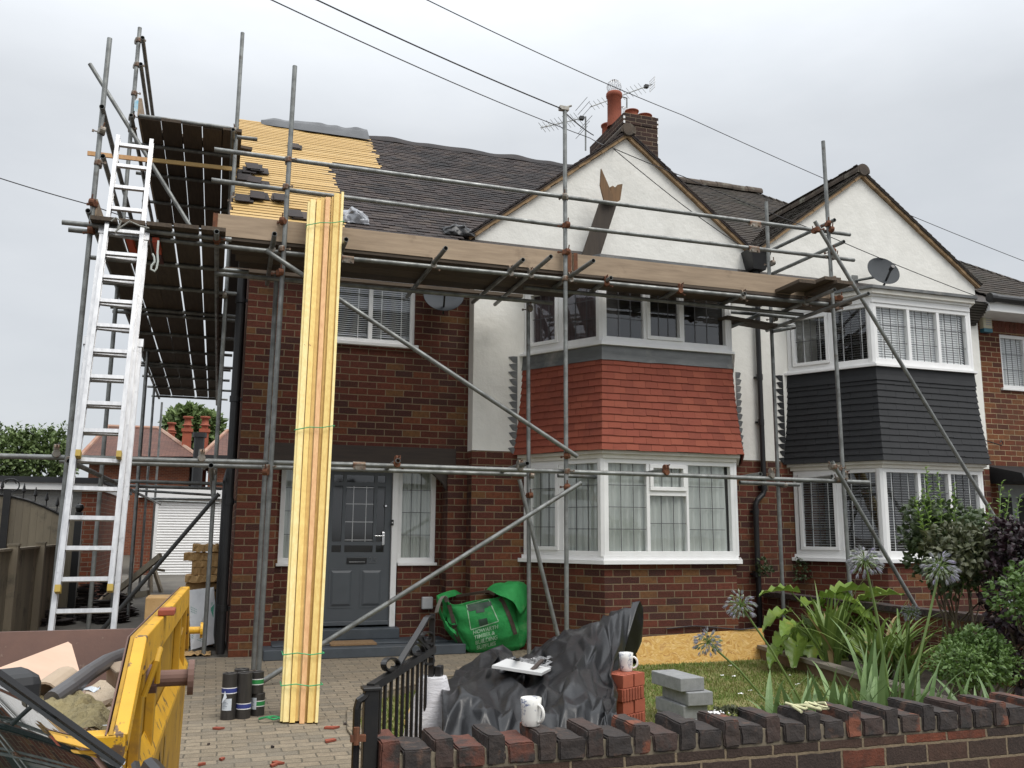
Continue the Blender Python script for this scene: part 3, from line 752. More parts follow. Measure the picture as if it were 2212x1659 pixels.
text_mesh('25', .105, mat('number_grey', (.16, .17, .18), rough=.35, metal=.6), 'door_number', lambda u, v, w: V((nx+u, yd-.004-w, nz+v)), door, ext=.003)
mb = MB(); bx, bz = PY(847, 1129, YR-.01).x, PY(847, 1129, YR-.01).z
mb.box((bx-.016, YR-.035, bz-.035), (bx+.016, YR-.014, bz+.035)); d = mb.build('doorbell', M['black'], houseA, bevel=.004)
mb = MB(); mb.lathe([(.009, 0), (.008, .004)], (bx, YR-.035, bz+.0), 10, ax=(0, -1, 0)); mb.build('bell_button', M['upvc'], d)
mb = MB(); p, q = PY(910, 1289, YR), PY(933, 1315, YR); mb.box((p.x, YR-.06, q.z), (q.x, YR, p.z)); mb.build('meter_box', mat('pale_grey_box', (.50, .51, .52), rough=.5), houseA, bevel=.012)

# ---- rainwater goods
mb = MB()
pts = [PY(1637, 640, YG-.06), PY(1637, 714, YG-.06), PY(1648, 991, YG-.06), PY(1651, 1058, YG-.06), PY(1648, 1068, YG-.06), PY(1636, 1080, YG-.06), PY(1632, 1090, YG-.06)]
pts += [V((pts[-1].x, YG-.06, z)) for z in (1.4, .9, .02)]
mb.path(pts, .036, 12)
for px, py in ((1641, 815), (1644, 912), (1633, 1105), (1634, 1240), (1651, 1052)): p = PY(px, py, YG-.06); mb.tube(p-V((0, 0, .04)), p+V((0, 0, .04)), .044, 12); mb.box((p.x-.06, YG-.03, p.z-.012), (p.x+.06, YG, p.z+.012))
mb.build('downpipe', M['black'], houseB, smooth=False)
mb = MB(); p = PY(1632, 562, YG-.1); mb.hexa([(p.x-.1, YG-.2, p.z-.16), (p.x+.1, YG-.2, p.z-.16), (p.x+.1, YG, p.z-.16), (p.x-.1, YG, p.z-.16), (p.x-.17, YG-.26, p.z+.12), (p.x+.17, YG-.26, p.z+.12), (p.x+.17, YG, p.z+.12), (p.x-.17, YG, p.z+.12)])
mb.tube((p.x, YG-.08, p.z-.3), (p.x, YG-.08, p.z-.15), .045, 12); mb.build('rainwater_hopper', M['black'], houseB)
mb = MB()
mb.path([(.145, YW+.10, 4.6), (.145, YW+.10, 0.03)], .05, 12)
mb.path([(.165, YW+.6, 5.6), (.165, YW+.6, 2.2), (.12, YW+.6, 2.0), (.12, YW+.6, .05)], .055, 12)
for z in (.5, 1.7, 2.9, 4.1): mb.tube((.145, YW+.1, z), (.145, YW+.1, z+.07), .062, 12); mb.box((.15, YW+.08, z+.02), (.23, YW+.12, z+.05))
mb.build('soil_pipe', M['black'], houseA)
mb = MB(); mb.tube((.0, EY-.04, EZ-.07), (2.9, EY-.04, EZ-.07), .058, 12); mb.build('gutter', M['black'], houseA)
# cable along the bay plinth
mb = MB(); mb.path([PY(x, y, YB-.02) for x, y in ((1440, 1358), (1500, 1352), (1560, 1357), (1600, 1360), (1640, 1356))], .008, 6); mb.build('cable', M['wire'], houseA)

# ---- neighbour's right-hand part
x2 = 14.2; wz0, wz1 = PY(2170, 838, YW).z, PY(2170, 722, YW).z; wx0 = PY(2163, 780, YW).x
dz = PY(2180, 1046, YW).z
mb = MB(); panels(mb, 11.12, x2, 0, 4.95, [(wx0, wx0+1.1, wz0, wz1), (11.5, 12.7, 0, dz)], YW, YW+.24); mb.box((x2, YW, 0), (x2+.24, 18.0, 4.75)); mb.box((XP, 18.0, 0), (x2, 18.24, 4.75)); mb.build('brick_wall', M['brick_b'], houseB)
mb = MB(); p0 = PY(2165, 700, YW)
for i in range(16): mb.box((wx0-.1+i*.083, YW-.004, wz1+.03), (wx0-.1+i*.083+.073, YW+.1, wz1+.25))
mb.build('soldier_course', mat('soldier_brick', (.15, .045, .028), (.10, .035, .022), ns=6, rough=.9, bump=.4, bs=30), houseB)
window(houseB, (wx0, YW+.05), (wx0+1.1, YW+.05), wz0, wz1, [(.06, .47, 0), (.53, .94, 0)], back='blind', cols=4, rowh=.27)
mb = MB(); mb.box((wx0-.05, YW-.04, wz0-.04), (wx0+1.15, YW+.1, wz0)); mb.build('window_sill', M['upvc'], houseB, bevel=.005)
fz0, fz1 = PY(2150, 672, EY-.03).z, PY(2150, 653, EY-.03).z
mb = MB(); mb.box((11.13, EY-.03, fz0), (x2, YW+.02, fz1)); mb.build('eaves_fascia', M['upvc'], houseB, bevel=.005)
gzz = fz1+.05
mb = MB(); mb.tube((11.10, EY-.08, gzz), (x2, EY-.08, gzz), .06, 12); mb.lathe([(.075, 0), (.075, .1)], (11.08, EY-.08, gzz), 12, ax=(1, 0, 0))
for x in (11.9, 12.8): mb.box((x, EY-.145, gzz-.07), (x+.04, EY-.02, gzz+.04))
mb.build('gutter', M['black'], houseB)
mb = MB()                                       # corbelled tile foot of the gable
for i in range(9): mb.box((10.72-i*.0, YG-.05-.022*i, 4.62+i*.035), (11.05+.016*i, YG+.02, 4.652+i*.035))
mb.build('tile_corbel', M['tile_b'], houseB)
cz = PY(2180, 1018, YW).z
mb = MB(); mb.hexa([(11.22, YW-.75, dz), (x2, YW-.75, dz), (x2, YW, dz), (11.22, YW, dz), (11.22, YW-.7, dz+.12), (x2, YW-.7, dz+.12), (x2, YW, cz+.08), (11.22, YW, cz+.08)]); mb.build('porch_canopy', M['tile_black'], houseB)
mb = MB(); mb.box((11.5, YW+.10, 0), (12.7, YW+.16, dz)); mb.build('porch_door', mat('pale_door', (.34, .37, .38), rough=.5), houseB)
for x in (11.62, 11.98, 12.35):
    mb = MB(); mb.box((x, YW+.085, .9), (x+.22, YW+.098, dz-.2)); mb.build('pane', M['room'], houseB)
# wall bracket
mb = MB(); p = PY(2140, 965, YG-.03)
mb.path([p+V((-.25, 0, .12)), p+V((-.1, -.12, .05)), p+V((0, -.2, 0)), p+V((.03, -.2, .04)), p+V((.0, -.2, .08)), p+V((-.03, -.2, .04))], .008, 6); mb.build('hanging_basket_bracket', M['blackiron'], houseB)

# ================================================================== ground
M['earth'] = mat('bare_earth', (.075, .06, .042), (.05, .045, .032), ns=3, rough=.95, bump=.5, bs=20, bd=.02)
def gz(y): return -.22 if y < 10.4 else (-.05 if y < 11 else min(.16, -.05+(y-11)*.015))
mb = MB(); ys = [-300, -20, 0, 3, 6, 8, 10.4, 10.9, 11, 14, 18, 22, 25, 30, 60, 120, 500]
mb.grid([[V((x, y, gz(y))) for x in (-500, -60, -20, -5, 0, 5, 20, 60, 500)] for y in ys]); structure(mb.build('ground', M['earth']))
M['asphalt'] = mat('road_asphalt', (.055, .055, .055), (.04, .04, .04), ns=30, rough=.95, bump=.4, bs=180, bd=.004)
mb = MB(); mb.box((-60, -8, -.30), (60, 1.0, -.208)); structure(mb.build('road', M['asphalt']))
M['slabs'] = brickmat('pavement_slabs', [(.24, .23, .21), (.28, .265, .24), (.22, .21, .195)], (.12, .11, .10), bw=.6, bh=.6, j=.008)
mb = MB(); mb.box((-60, 1.0, -.30), (60, 1.14, -.10)); mb.box((-60, 1.143, -.30), (60, 3.1, -.105)); structure(mb.build('pavement', M['slabs']))

# block paving: pavers in running rows, weathered buff grey
b = NB('block_paving'); MATS['block_paving'] = b.m
b.n.remove(b.out); 
bm_ = brickmat('block_paving_base', [(.215, .178, .128), (.25, .205, .148), (.19, .16, .12), (.235, .192, .138), (.17, .148, .115), (.26, .215, .155)], (.135, .118, .09), bw=.2, bh=.105, j=.008, rough=.95, dirt=(.22, .195, .155), jit=.007)
M['paving'] = bm_
def drive_z(y): return -.16 if y < 3.1 else (-.16+.16*(y-3.1)/1.6 if y < 4.7 else (0 if y < 10.5 else (y-10.5)*.0135))
lawn_edge = [(1.00, 3.62), (1.0, 5.2), (.98, 6.67), (1.07, 7.34), (1.30, 8.03), (2.19, 8.84), (3.3, 9.23), (4.2, 9.42)]
mb = MB()
ys = [3.12, 3.6, 4.2, 4.7, 5.5, 6.67, 7.34, 8.03, 8.84, 9.23, 9.42]
def lx(y):
    for (xa, ya), (xb, yb) in zip(lawn_edge, lawn_edge[1:]):
        if ya <= y <= yb: return xa+(xb-xa)*(y-ya)/(yb-ya)
    return 1.0 if y < 5 else 4.3
rows = []
for y in ys: rows.append([V((-2.6+(lx(y)+2.6)*k/8, y, drive_z(y))) for k in range(9)])
uv = [[(p.x, p.y) for p in r] for r in rows]
mb.grid([r for r in rows], uvs=uv)
rows2 = [[V((x, y, drive_z(y))) for x in (-2.6, 0, 2, 4.3)] for y in (9.42, 10.6, 10.79)]; mb.grid(rows2, uvs=[[(p.x, p.y) for p in r] for r in rows2])
rows3 = [[V((x, y, drive_z(y))) for x in (-2.6, -1, .24)] for y in (10.79, 15, 20, 26, 27)]; 
for r in (rows,): mb.grid([[p for p in (q[-1] for q in r)], [p-V((0, 0, .22)) for p in (q[-1] for q in r)]])
mb.face([(-2.6, 3.12, -.3), (1.0, 3.12, -.3), (1.0, 3.12, drive_z(3.12)), (-2.6, 3.12, drive_z(3.12))])
structure(mb.build('driveway', M['paving']))
M['oldconc'] = mat('stained_concrete', (.15, .135, .11), (.105, .095, .08), ns=2.5, rough=.95, bump=.3, bs=60, c3=(.07, .065, .055), ns3=.8, t3=(.45, .7))
mb = MB(); mb.grid(rows3); structure(mb.build('rear_drive', M['oldconc']))
# brick edging of the lawn
mb = MB()
for (xa, ya), (xb, yb) in zip(lawn_edge, lawn_edge[1:]):
    a, c = V((xa, ya, 0)), V((xb, yb, 0)); L = (c-a).length; k = max(1, int(L/.21))
    for i in range(k):
        p, q = a.lerp(c, i/k), a.lerp(c, (i+.96)/k); mb.bar(p+V((.05, 0, drive_z(p.y)-.03)), q+V((.05, 0, drive_z(q.y)-.03)), .1, .1)
structure(mb.build('lawn_kerb', M['paving'], bevel=.006))
M['soil'] = mat('lawn_ground', (.15, .165, .045), (.23, .20, .085), ns=3.2, rough=.95, bump=.6, bs=60, bd=.02, contrast=(.4, .62))
LZ = -.06
bedA, bedB = (5.45, 6.3), (6.95, 9.3)        # foot of the planter kerb
mb = MB()
rows = [[V((x, y, LZ)) for x in (lx(y)+.1, 2+lx(y)*.3, 4, 5, 6, 7.2)] for y in (3.5, 5, 6.67, 7.34, 8.03, 8.84, 9.23, 9.5)]
mb.grid(rows); structure(mb.build('lawn', M['soil']))

# ================================================================== scaffolding
scaf = thing('scaffolding', 'galvanised tube scaffolding wrapped around the front and side of the brick house', 'scaffolding', (3.0, 8.9, 0))
TR = .0242; YO, YI = 8.9, 9.75
def pole(name, p, q, hollow=True, mtl=None):
    mb = MB(); mb.tube(p, q, TR, 14, hollow=hollow); return mb.build(name, mtl or M['galv'], scaf, loc=V(p), smooth=False)
def ext(p, q, z):
    p, q = V(p), V(q); return p+(q-p)*((z-p.z)/(q.z-p.z))
# a coupler: two bands, a body and a bolt
def coupler_mesh():
    mb = MB(); mb.lathe([(.033, -.028), (.036, -.02), (.036, .02), (.033, .028)], (0, 0, 0), 12); mb.lathe([(.033, -.024), (.036, -.018), (.036, .018), (.033, .024)], (0, .052, 0), 12, ax=(1, 0, 0))
    mb.box((-.022, .02, -.03), (.022, .04, .03)); mb.tube((.03, -.02, 0), (.075, -.035, .0), .007, 6); mb.box((.06, -.043, -.011), (.078, -.026, .011)); mb.tube((.0, .075, .03), (.0, .08, .07), .007, 6)
    return mb
cp0 = coupler_mesh().build('coupler', M['coupler'], scaf); cp0r = coupler_mesh().build('coupler', M['rust'], scaf)
cpn = [0]
def coupler(p, rz=0, rust=False, rx=0):
    src = cp0r if rust else cp0
    key = 'r' if rust else 'g'
    if src.get('used'): c = src.copy(); COL.objects.link(c); c.parent = scaf
    else: c = src; src['used'] = 1
    c.location = V(p)-scaf.location; c.rotation_euler = (rx, RN.uniform(-.15, .15), rz)
    cpn[0] += 1; return c
# sleeve joint between two tubes
def sleeve(p, q):
    mb = MB(); p, q = V(p), V(q); d = (q-p).normalized(); mb.tube(p, q, .031, 12); mb.obox(p+V((0, -.035, -.055)), q-p, (0, .02, 0), (0, 0, .04))
    for f in (.22, .78): c = p.lerp(q, f)+V((0, -.035, -.038)); mb.tube(c, c+V((0, -.014, 0)), .012, 8)
    mb.build('sleeve_coupler', M['coupler'], scaf, loc=p)

# standards
S1b, S1t = PY(557, 1475, YO), PY(637, 143, YO); pole('standard', ext(S1b, S1t, 0.0), S1t)
S2b, S2t = PY(1224, 1330, YO), PY(1220, 232, YO); pole('standard', ext(S2b, S2t, -.05), S2t)
S3b, S3t = PY(1840, 1340, YO), PY(1778, 305, YO); pole('standard', ext(S3b, S3t, -.08), S3t)
S0b, S0t = PY(155, 900, YO), PY(237, 83, YO); pole('standard', ext(S0b, S0t, 0.0), S0t)
I1 = PY(547, 1448, YI); pole('standard', (I1.x, YI, 0), (I1.x+.03, YI, 4.2))
I2 = PY(1143, 1390, YI); pole('standard', (I2.x, YI, -.05), PY(1141, 652, YI))
I3b, I3t = PY(1692, 1310, YI), PY(1655, 436, YI); pole('standard', ext(I3b, I3t, -.05), I3t)
YC = 10.95
C2b, C2t = PY(190, 1363, YC), PY(302, 60, YC); pole('standard', ext(C2b, C2t, 0), C2t)
C3b, C3t = PY(440, 1413, YC), PY(524, 71, YC); pole('standard', ext(C3b, C3t, 0.01), C3t)
XS = -1.30
for px, py in ((276, 1310), (300, 1285), (321, 1270)):
    b = PX(px, py, XS); pole('standard', b, (XS, b.y, 5.4 if px == 276 else 4.3))
for p in (I1, V((C3b.x, YC, 0)), V((C2b.x, YC, 0)), S0b, PX(276, 1310, XS), PX(300, 1285, XS), PX(321, 1270, XS)):
    mb = MB(); zz = max(0, p.z) if p.y > 12 else 0; mb.box((p.x-.075, p.y-.075, zz-.004), (p.x+.075, p.y+.075, zz+.008)); mb.build('base_plate', M['coupler'], scaf, loc=(p.x, p.y, zz))

# ledgers and rails along the front
def xl(name, a, b, Y, **k): return pole(name, PY(*a, Y), PY(*b, Y), **k)
xl('ledger', (148, 496), (760, 562), 8.96); xl('ledger', (735, 557), (1788, 657), 8.96)
xl('ledger', (134, 480), (500, 518), 8.84)
xl('guard_rail', (463, 323), (1217, 425), 8.955); xl('guard_rail', (1215, 425), (1836, 507), 8.955)
xl('guard_rail', (457, 389), (1217, 488), 8.955); xl('guard_rail', (1215, 488), (1845, 562), 8.955)
xl('ledger', (-90, 983), (790, 1004), 8.96); xl('ledger', (780, 1004), (1530, 1029), 8.96); xl('ledger', (1525, 1029), (1877, 1042), 8.96)
xl('ledger', (128, 996), (1136, 1025), YI-.06); xl('ledger', (1205, 1027), (1480, 1038), YI-.06); xl('ledger', (1598, 1042), (1726, 1047), YI-.06)
zi = PY(1100, 651, YI-.05).z
pole('ledger', (-.15, YI-.05, zi+.01), PY(1194, 655, YI-.05))
xl('ledger', (1132, 621), (1734, 680), 9.36)
for i, Y in enumerate((13.2, 15.2, 17.6, 20.3, 22.5)): pole('transom', (-1.45+.1*(i % 2), Y, 2.06+.03*(i % 3)), (.08, Y, 2.05+.02*(i % 2)))
pole('ledger', (XS+.05, 8.7, 2.0), (XS+.05, 23, 2.02)); pole('ledger', (-.06, 8.75, 2.0), (-.06, 23, 2.02))
for p, q in (((770, 1003), (795, 1004)), ((1450, 486+25), (1475, 492+24))): pass
sleeve(PY(762, 1003, 8.955), PY(789, 1004, 8.955)); sleeve(PY(738, 557, 8.955), PY(764, 560, 8.955))
sleeve(PY(1618, 481, 8.95), PY(1641, 484, 8.95)); sleeve(PY(1616, 535, 8.95), PY(1638, 538, 8.95))

# transoms
ZT = PY(1000, 585, 8.96).z+.052
for i, (px, py) in enumerate(((593, 505), (748, 517), (963, 536), (1130, 561), (1190, 554), (1282, 563), (1320, 600), (1468, 623), (1609, 634), (1803, 626))):
    n = PZ(px, py, ZT); far = 10.36 if px < 1270 else 9.47
    pole('transom', n, (n.x+RN.uniform(-.04, .04), far, ZT-.012)); coupler((n.x, 8.96, ZT-.03), RN.uniform(-.2, .2), rust=px in (1320, 1468), rx=rad(90))
pole('transom', PZ(1876, 634, ZT-.14), (PZ(1876, 634, ZT-.14).x-.05, 9.9, ZT-.16))
for px, py in ((860, 995), (1139, 1001), (1434, 1015), (1643, 1024), (1797, 1029), (175, 1000), (440, 1011)):
    n = PZ(px, py, 2.11); pole('transom', n, (n.x+.05, 9.95, 2.09), hollow=True); coupler((n.x, 8.95, 2.08), .2, rust=px in (860, 1434), rx=rad(90))

# side platform framing
n = PX(190, 455, XS); pole('ledger', n, (XS-.0, 20.6, 4.24))
n = PX(468, 500, -.06) if False else PZ(468, 500, 4.2); pole('ledger', n, (-.10, 20.6, 4.16))
for i, y in enumerate((9.9, 10.9, 12.1, 12.35, 13.6, 14.9, 16.1, 16.35, 17.5, 18.8, 20.1)): pole('transom', (-1.42, y, 4.215), (.12 if i % 3 else .2, y, 4.215))
UZ = PY(302, 251, YC-.06).z
pole('ledger', PY(300, 250, YC-.06), PY(497, 277, YC-.06)); pole('ledger', PY(512, 296, YC-.1), PY(556, 301, YC-.1))
for y in (11.6, 12.6, 13.7, 14.8): pole('transom', (-1.3, y, UZ-.06), (.0, y, UZ-.06))
pole('ledger', (-1.2, YC-.3, UZ-.11), (-1.2, 15.2, UZ-.11)); pole('ledger', (-.06, YC-.3, UZ-.11), (-.06, 15.2, UZ-.11))
for px, py in ((308, 81), (304, 138)):
    n = PY(px, py, YC-.15); pole('guard_rail', n, (n.x-.02, 15.4, n.z-.05))
for px, py, ln in ((220, 230, 7.5), (222, 337, 6.0)):
    n = PX(px, py, XS+.05); pole('guard_rail', n, (n.x, n.y+ln, n.z-.02))
# inner row of the side bay (poles seen behind the ladder)
for y, zt in ((12.6, 6.9), (15.1, 6.6)):
    pole('standard', (-1.17, y, .03), (-1.17, y, zt)); pole('standard', (-.03, y, .03), (-.03, y, zt-.3 if y > 14 else 6.1))

# braces
xl('brace', (574, 541), (1247, 986), 8.82)
b0, b1 = PY(567, 1472, 8.80), PY(1255, 1043, 8.80); pole('brace', b0, b1)
xl('brace', (194, 138), (414, 494), 10.88)
r0, r1 = PY(1760, 478, 8.80), PY(2128, 1084, 8.80); pole('brace', ext(r0, r1, -.06), r0)
r0, r1 = PY(1797, 997, 8.79), PY(2023, 1388, 8.79); pole('brace', ext(r0, r1, -.06), r0)
r0, r1 = PY(1122, 1036, 9.68), PY(1203, 1364, 9.68); pole('brace', ext(r0, r1, -.05), r0)
r0, r1 = PY(254, 1322, 10.88), PY(473, 1066, 10.88); pole('brace', ext(r0, r1, .02), r1, mtl=mat('shaded_steel_tube', (.045, .046, .046), (.03, .03, .03), ns=8, rough=.5, metal=.3))  # shade on this brace is put into a darker tube colour
# end rails on the right
for (a, bq), X in ((((1803, 475), (1596, 574)), 7.18), (((1823, 522), (1640, 604)), 7.24)):
    pole('guard_rail', PX(*a, X), PX(*bq, X))
# small inner return by the party line
for a, bq, Y in (((1571, 673), (1716, 686), 9.66), ((1598, 698), (1716, 704), 9.70), ((1668, 716), (1717, 707), 9.62), ((1565, 712), (1640, 680), 9.60)): pole('transom', PY(*a, Y), PY(*bq, Y))

# couplers at the joints
for S, ys in (((S1b, S1t), ((623, 345, 0), (618, 404, 0), (613, 480, 1), (609, 538, 0), (604, 590, 1), (577, 1010, 0), (576, 1020, 1))),
              ((S2b, S2t), ((1221, 427, 1), (1221, 488, 1), (1221, 546, 1), (1221, 602, 0), (1225, 1018, 0), (1225, 985, 1), (1225, 1052, 1))),
              ((S3b, S3t), ((1788, 485, 1), (1792, 498, 1), (1796, 545, 1), (1797, 556, 1), (1800, 602, 0), (1806, 645, 1), (1806, 665, 0), (1812, 1012, 0), (1814, 1036, 0))),
              ((S0b, S0t), ((219, 285, 1), (212, 352, 0), (203, 441, 1), (197, 500, 1), (150, 993, 0)))):
    for px, py, ru in ys: coupler(PY(px, py, YO)-V((0, .0, 0)), RN.uniform(2.6, 3.6) if ru else RN.uniform(-.4, .4), rust=bool(ru and RN.random() < .6))
for px, py in ((299, 87), (296, 140), (290, 202), (285, 252), (283, 281)): coupler(PY(px, py, YC), RN.uniform(-.4, .4))
for px, py in ((508, 285), (505, 432), (487, 640), (462, 1020)): coupler(PY(px, py, YC), 3.0)
for px, py in ((1143, 668), (1146, 1028), (1143, 1070)): coupler(PY(px, py, YI), 3.1, rust=py == 1070)
for px, py in ((1670, 690), (1665, 570), (1690, 1048)): coupler(PY(px, py, YI), 3.1)
coupler(PY(469, 517, 8.80), 0, rust=True); coupler(PY(1765, 496, 8.78), 0, rust=True); coupler(PY(1802, 1008, 8.77), 0)

# ------------------------------------------------------------------ boards
def board_mesh(L, w=.225, t=.038):
    mb = MB(); n = 8; rows = []
    for k in range(n+1):
        x = L*k/n; b = .004*noise.noise((x, L, 3)); rows.append([V((x, 0, b)), V((x, w, b)), V((x, w, b+t)), V((x, 0, b+t))])
    mb.grid(rows, close_u=True); mb.face(rows[0][::-1]); mb.face(rows[-1]); return mb
def board_proto(L, mtl, name='scaffold_board'): return board_mesh(L).build(name, mtl)
BP = {}
def board(L, loc, rz=0, rx=0, label='', group='', mtl='board', ry=0):
    k = (round(L, 2), mtl)
    if k not in BP: o = BP[k] = board_proto(L, M[mtl])
    else: o = BP[k].copy(); COL.objects.link(o)
    o.location = loc; o.rotation_euler = (rx, ry, rz)
    return tag(o, label, 'scaffold board', group or None)
ZB = ZT+.026
for j in range(4):
    board(3.9, (-.03+.04*j, 8.97+.238*j, ZB), 0, label='weathered scaffold board in the front platform above the door', group='boards of the front platform over the door')
for j in range(2):
    board(3.9, (3.55+.05*j, 8.965+.24*j, ZB+.04*0), 0, label='weathered scaffold board in the front platform above the red tiled bay', group='boards of the front platform over the bay')
board(3.5, (-.05, 10.05, ZB), 0, label='weathered scaffold board of the front platform nearest the brick wall')
for s, (y0, L) in enumerate(((8.72, 3.9), (12.5, 3.9), (16.25, 3.9))):
    for j in range(5):
        board(L, (-1.03+.243*j+RN.uniform(-.006, .006), y0+RN.uniform(-.06, .06), 4.245+.001*s+.0005*j), rad(90)+RN.uniform(-.003, .003), label='brown scaffold board in the lower side platform left of the house, seen from below', group='boards of the lower side platform')
for j in range(5):
    board(3.9, (-.90+.226*j+.010*j, YC-.07+RN.uniform(-.03, .03), UZ-.03), rad(90), label='brown scaffold board in the higher side platform beside the stripped roof', group='boards of the higher side platform')
board(.9, (-.06, YC+.0, UZ+.012), rad(90), label='short offcut of board lying on the higher side platform near the yellow battens', mtl='board', rx=0)
board(1.2, (-1.0, YC+.35, UZ+.012), rad(8), label='loose board lying crossways on the higher side platform behind its front tube')
# toe boards
p = PY(461, 462, 9.0); tl0 = p.x; q = PY(1232, 556, 9.0); zt = ZB+.04
board(q.x-p.x, (p.x, 8.998, zt-.005), 0, rx=rad(90), mtl='toeboard', label='long pale toe board on edge along the front platform over the door', group='toe boards of the front platform')
q2 = PY(1795, 601, 9.0)
board(q2.x-q.x-.02, (q.x+.02, 9.0, zt-.012), 0, rx=rad(90), ry=rad(-.2), mtl='toeboard', label='pale knotty toe board on edge in front of the white gable', group='toe boards of the front platform')
board(3.6, (-1.27, 8.9, 4.285), rad(90), rx=rad(90), mtl='toeboard', label='toe board on edge at the outer side of the lower side platform behind the ladder', group='side toe boards')
board(3.8, (-1.16, YC-.05, UZ+.01), rad(90), rx=rad(90), mtl='toeboard', label='toe board with a blue label on edge at the higher side platform', group='side toe boards')
mb = MB(); p = PY(282, 290, YC-.05); mb.box((-1.163-.04, YC-.0535, UZ+.06), (-1.160, YC-.051, UZ+.2)); 
lb = mb.build('board_label', mat('blue_label', (.25, .55, .72), (.6, .68, .7), ns=20, rough=.5)); tag(lb, 'small blue label stuck on the end of the higher side toe board', 'label')
for bx in (tl0, q.x-.05, q.x+.025, q2.x-.05):
    mb = MB(); mb.box((bx, 8.955, zt-.006), (bx+.045, 8.9595, zt+.221)); tag(mb.build('board_end_band', M['rust']), {0: 'thin rusty end band on the left end of the pale toe board', 1: 'thin rusty end band left of the joint in the toe boards', 2: 'thin rusty end band right of the joint in the toe boards', 3: 'thin rusty end band on the far right end of the knotty toe board'}[[tl0, q.x-.05, q.x+.025, q2.x-.05].index(bx)], 'band')
# crosswise boards at the right-hand end
ze = ZB+.045
for (px, py, w) in ((1745, 611, 0), (1800, 605, .045), (1826, 613, .0)):
    n = PZ(px, py, ze+w); board(1.15, (n.x+.11, n.y, ze+w), rad(90+RN.uniform(-2, 2)), label='short crosswise board jutting from the right end of the front platform', group='crosswise end boards')
n = PY(1575, 690, 9.5); board(.9, (n.x-.05, 9.45, n.z), rad(12), label='short board lying on the small inner bracket under the right end of the platform')

# broken plank propped against the white gable
yb = 10.30
bp = thing('broken_plank', 'broken splintered plank propped upright against the white gable', 'plank', PY(1275, 555, yb))
mb = MB()
def plate(pts, Y, t, tilt=0): mb.prism([PY(x, y, Y) for x, y in pts], (0, t, 0))
plate([(1255, 560), (1294, 560), (1333, 440), (1298, 432)], yb, .045); mb.build('plank_shaft', mat('dark_weathered_plank', (.060,.046,.034),(.042,.033,.026),ns=5,stretch=(5,5,.5),rough=.85,bump=.3,bs=15), bp)
mb = MB(); plate([(1299, 364), (1331, 438), (1307, 440), (1297, 400)], yb-.06, .03); mb.build('splintered_piece', mat('broken_wood', (.20, .115, .055), (.13, .078, .04), ns=5, stretch=(5, 5, .5), rough=.85, bump=.3, bs=20), bp)
mb = MB(); plate([(1318, 404), (1324, 401), (1329, 405), (1334, 399), (1345, 397), (1340, 432), (1328, 440)], yb-.025, .03); mb.build('splintered_piece', MATS['broken_wood'], bp)

# thin yellow lath laid across the side scaffold
mb = MB(); mb.bar(PY(189, 331, 10.6), PY(330, 347, 10.6), .025, .05); mb.build('x', M['timber_pink']); o = bpy.context.scene.objects['x']; o.name = 'timber_lath'; tag(o, 'thin pinkish lath sticking out to the left behind the ladder top', 'lath')
mb = MB(); mb.bar(PY(330, 346, 11.3), PY(503, 365, 11.3), .025, .05); o = mb.build('timber_lath', M['batten']); tag(o, 'thin yellow lath laid under the higher side platform towards the battens', 'lath')

# ------------------------------------------------------------------ ladder
def lplane(d): return V((0, 7.62+d, 0)), V((0, 1, -.285)).normalized()
lad = thing('extension_ladder', 'three section aluminium extension ladder leaning on the left corner of the scaffolding', 'ladder', (-1.5, 7.62, 0))
def section(lt, lb, rt, rb, d, w, foot=None, tip=False, br=True):
    p0, n = lplane(d); LT, LB, RT, RB = [PP(x, y, p0, n) for x, y in (lt, lb, rt, rb)]
    if foot is not None: LB = ext(LB, LT, foot); RB = ext(RB, RT, foot)
    mb = MB(); up = n
    for a, b in ((LT, LB), (RT, RB)):
        mb.bar(a, b, w, .066, up=up)
        mb.bar(a+n*-.034, b+n*-.034, w+.008, .006, up=up); mb.bar(a+n*.034, b+n*.034, w+.008, .006, up=up)
    s = mb.build('ladder_section', M['alu'], lad)
    d0 = (LB-LT); Lm = d0.length; k = ((LT.z-.05) % .243)/(d0.z/-Lm) + .02
    while k < Lm-.05:
        f = k/Lm; a, b = LT.lerp(LB, f), RT.lerp(RB, f); m2 = MB(); m2.bar(a, b, .034, .034, up=up); m2.build('rung', M['alu'], s); k += .252
    if tip:
        for a in (LB, RB):
            m2 = MB(); u = (LB-LT).normalized(); m2.bar(a-u*.04, a+u*.015, w+.012, .075, up=up); m2.build('end_cap', mat('brass_yellow_cap', (.42, .29, .05), rough=.6), s)
    u = (LB-LT).normalized()
    if br:
        for e in (LT, RT): m2 = MB(); m2.bar(e-u*.02, e+u*.06, w+.03, .09, up=up); m2.build('guide_bracket', M['alu'], s)
    return s
section((190, 735), (108, 1380), (303, 741), (243, 1380), .10, .03, foot=.0)
section((222, 497), (125, 1276), (316, 512), (238, 1274), .02, .03, tip=True)
section((256, 296), (169, 984), (328, 305), (257, 986), -.055, .028, tip=True, br=False)
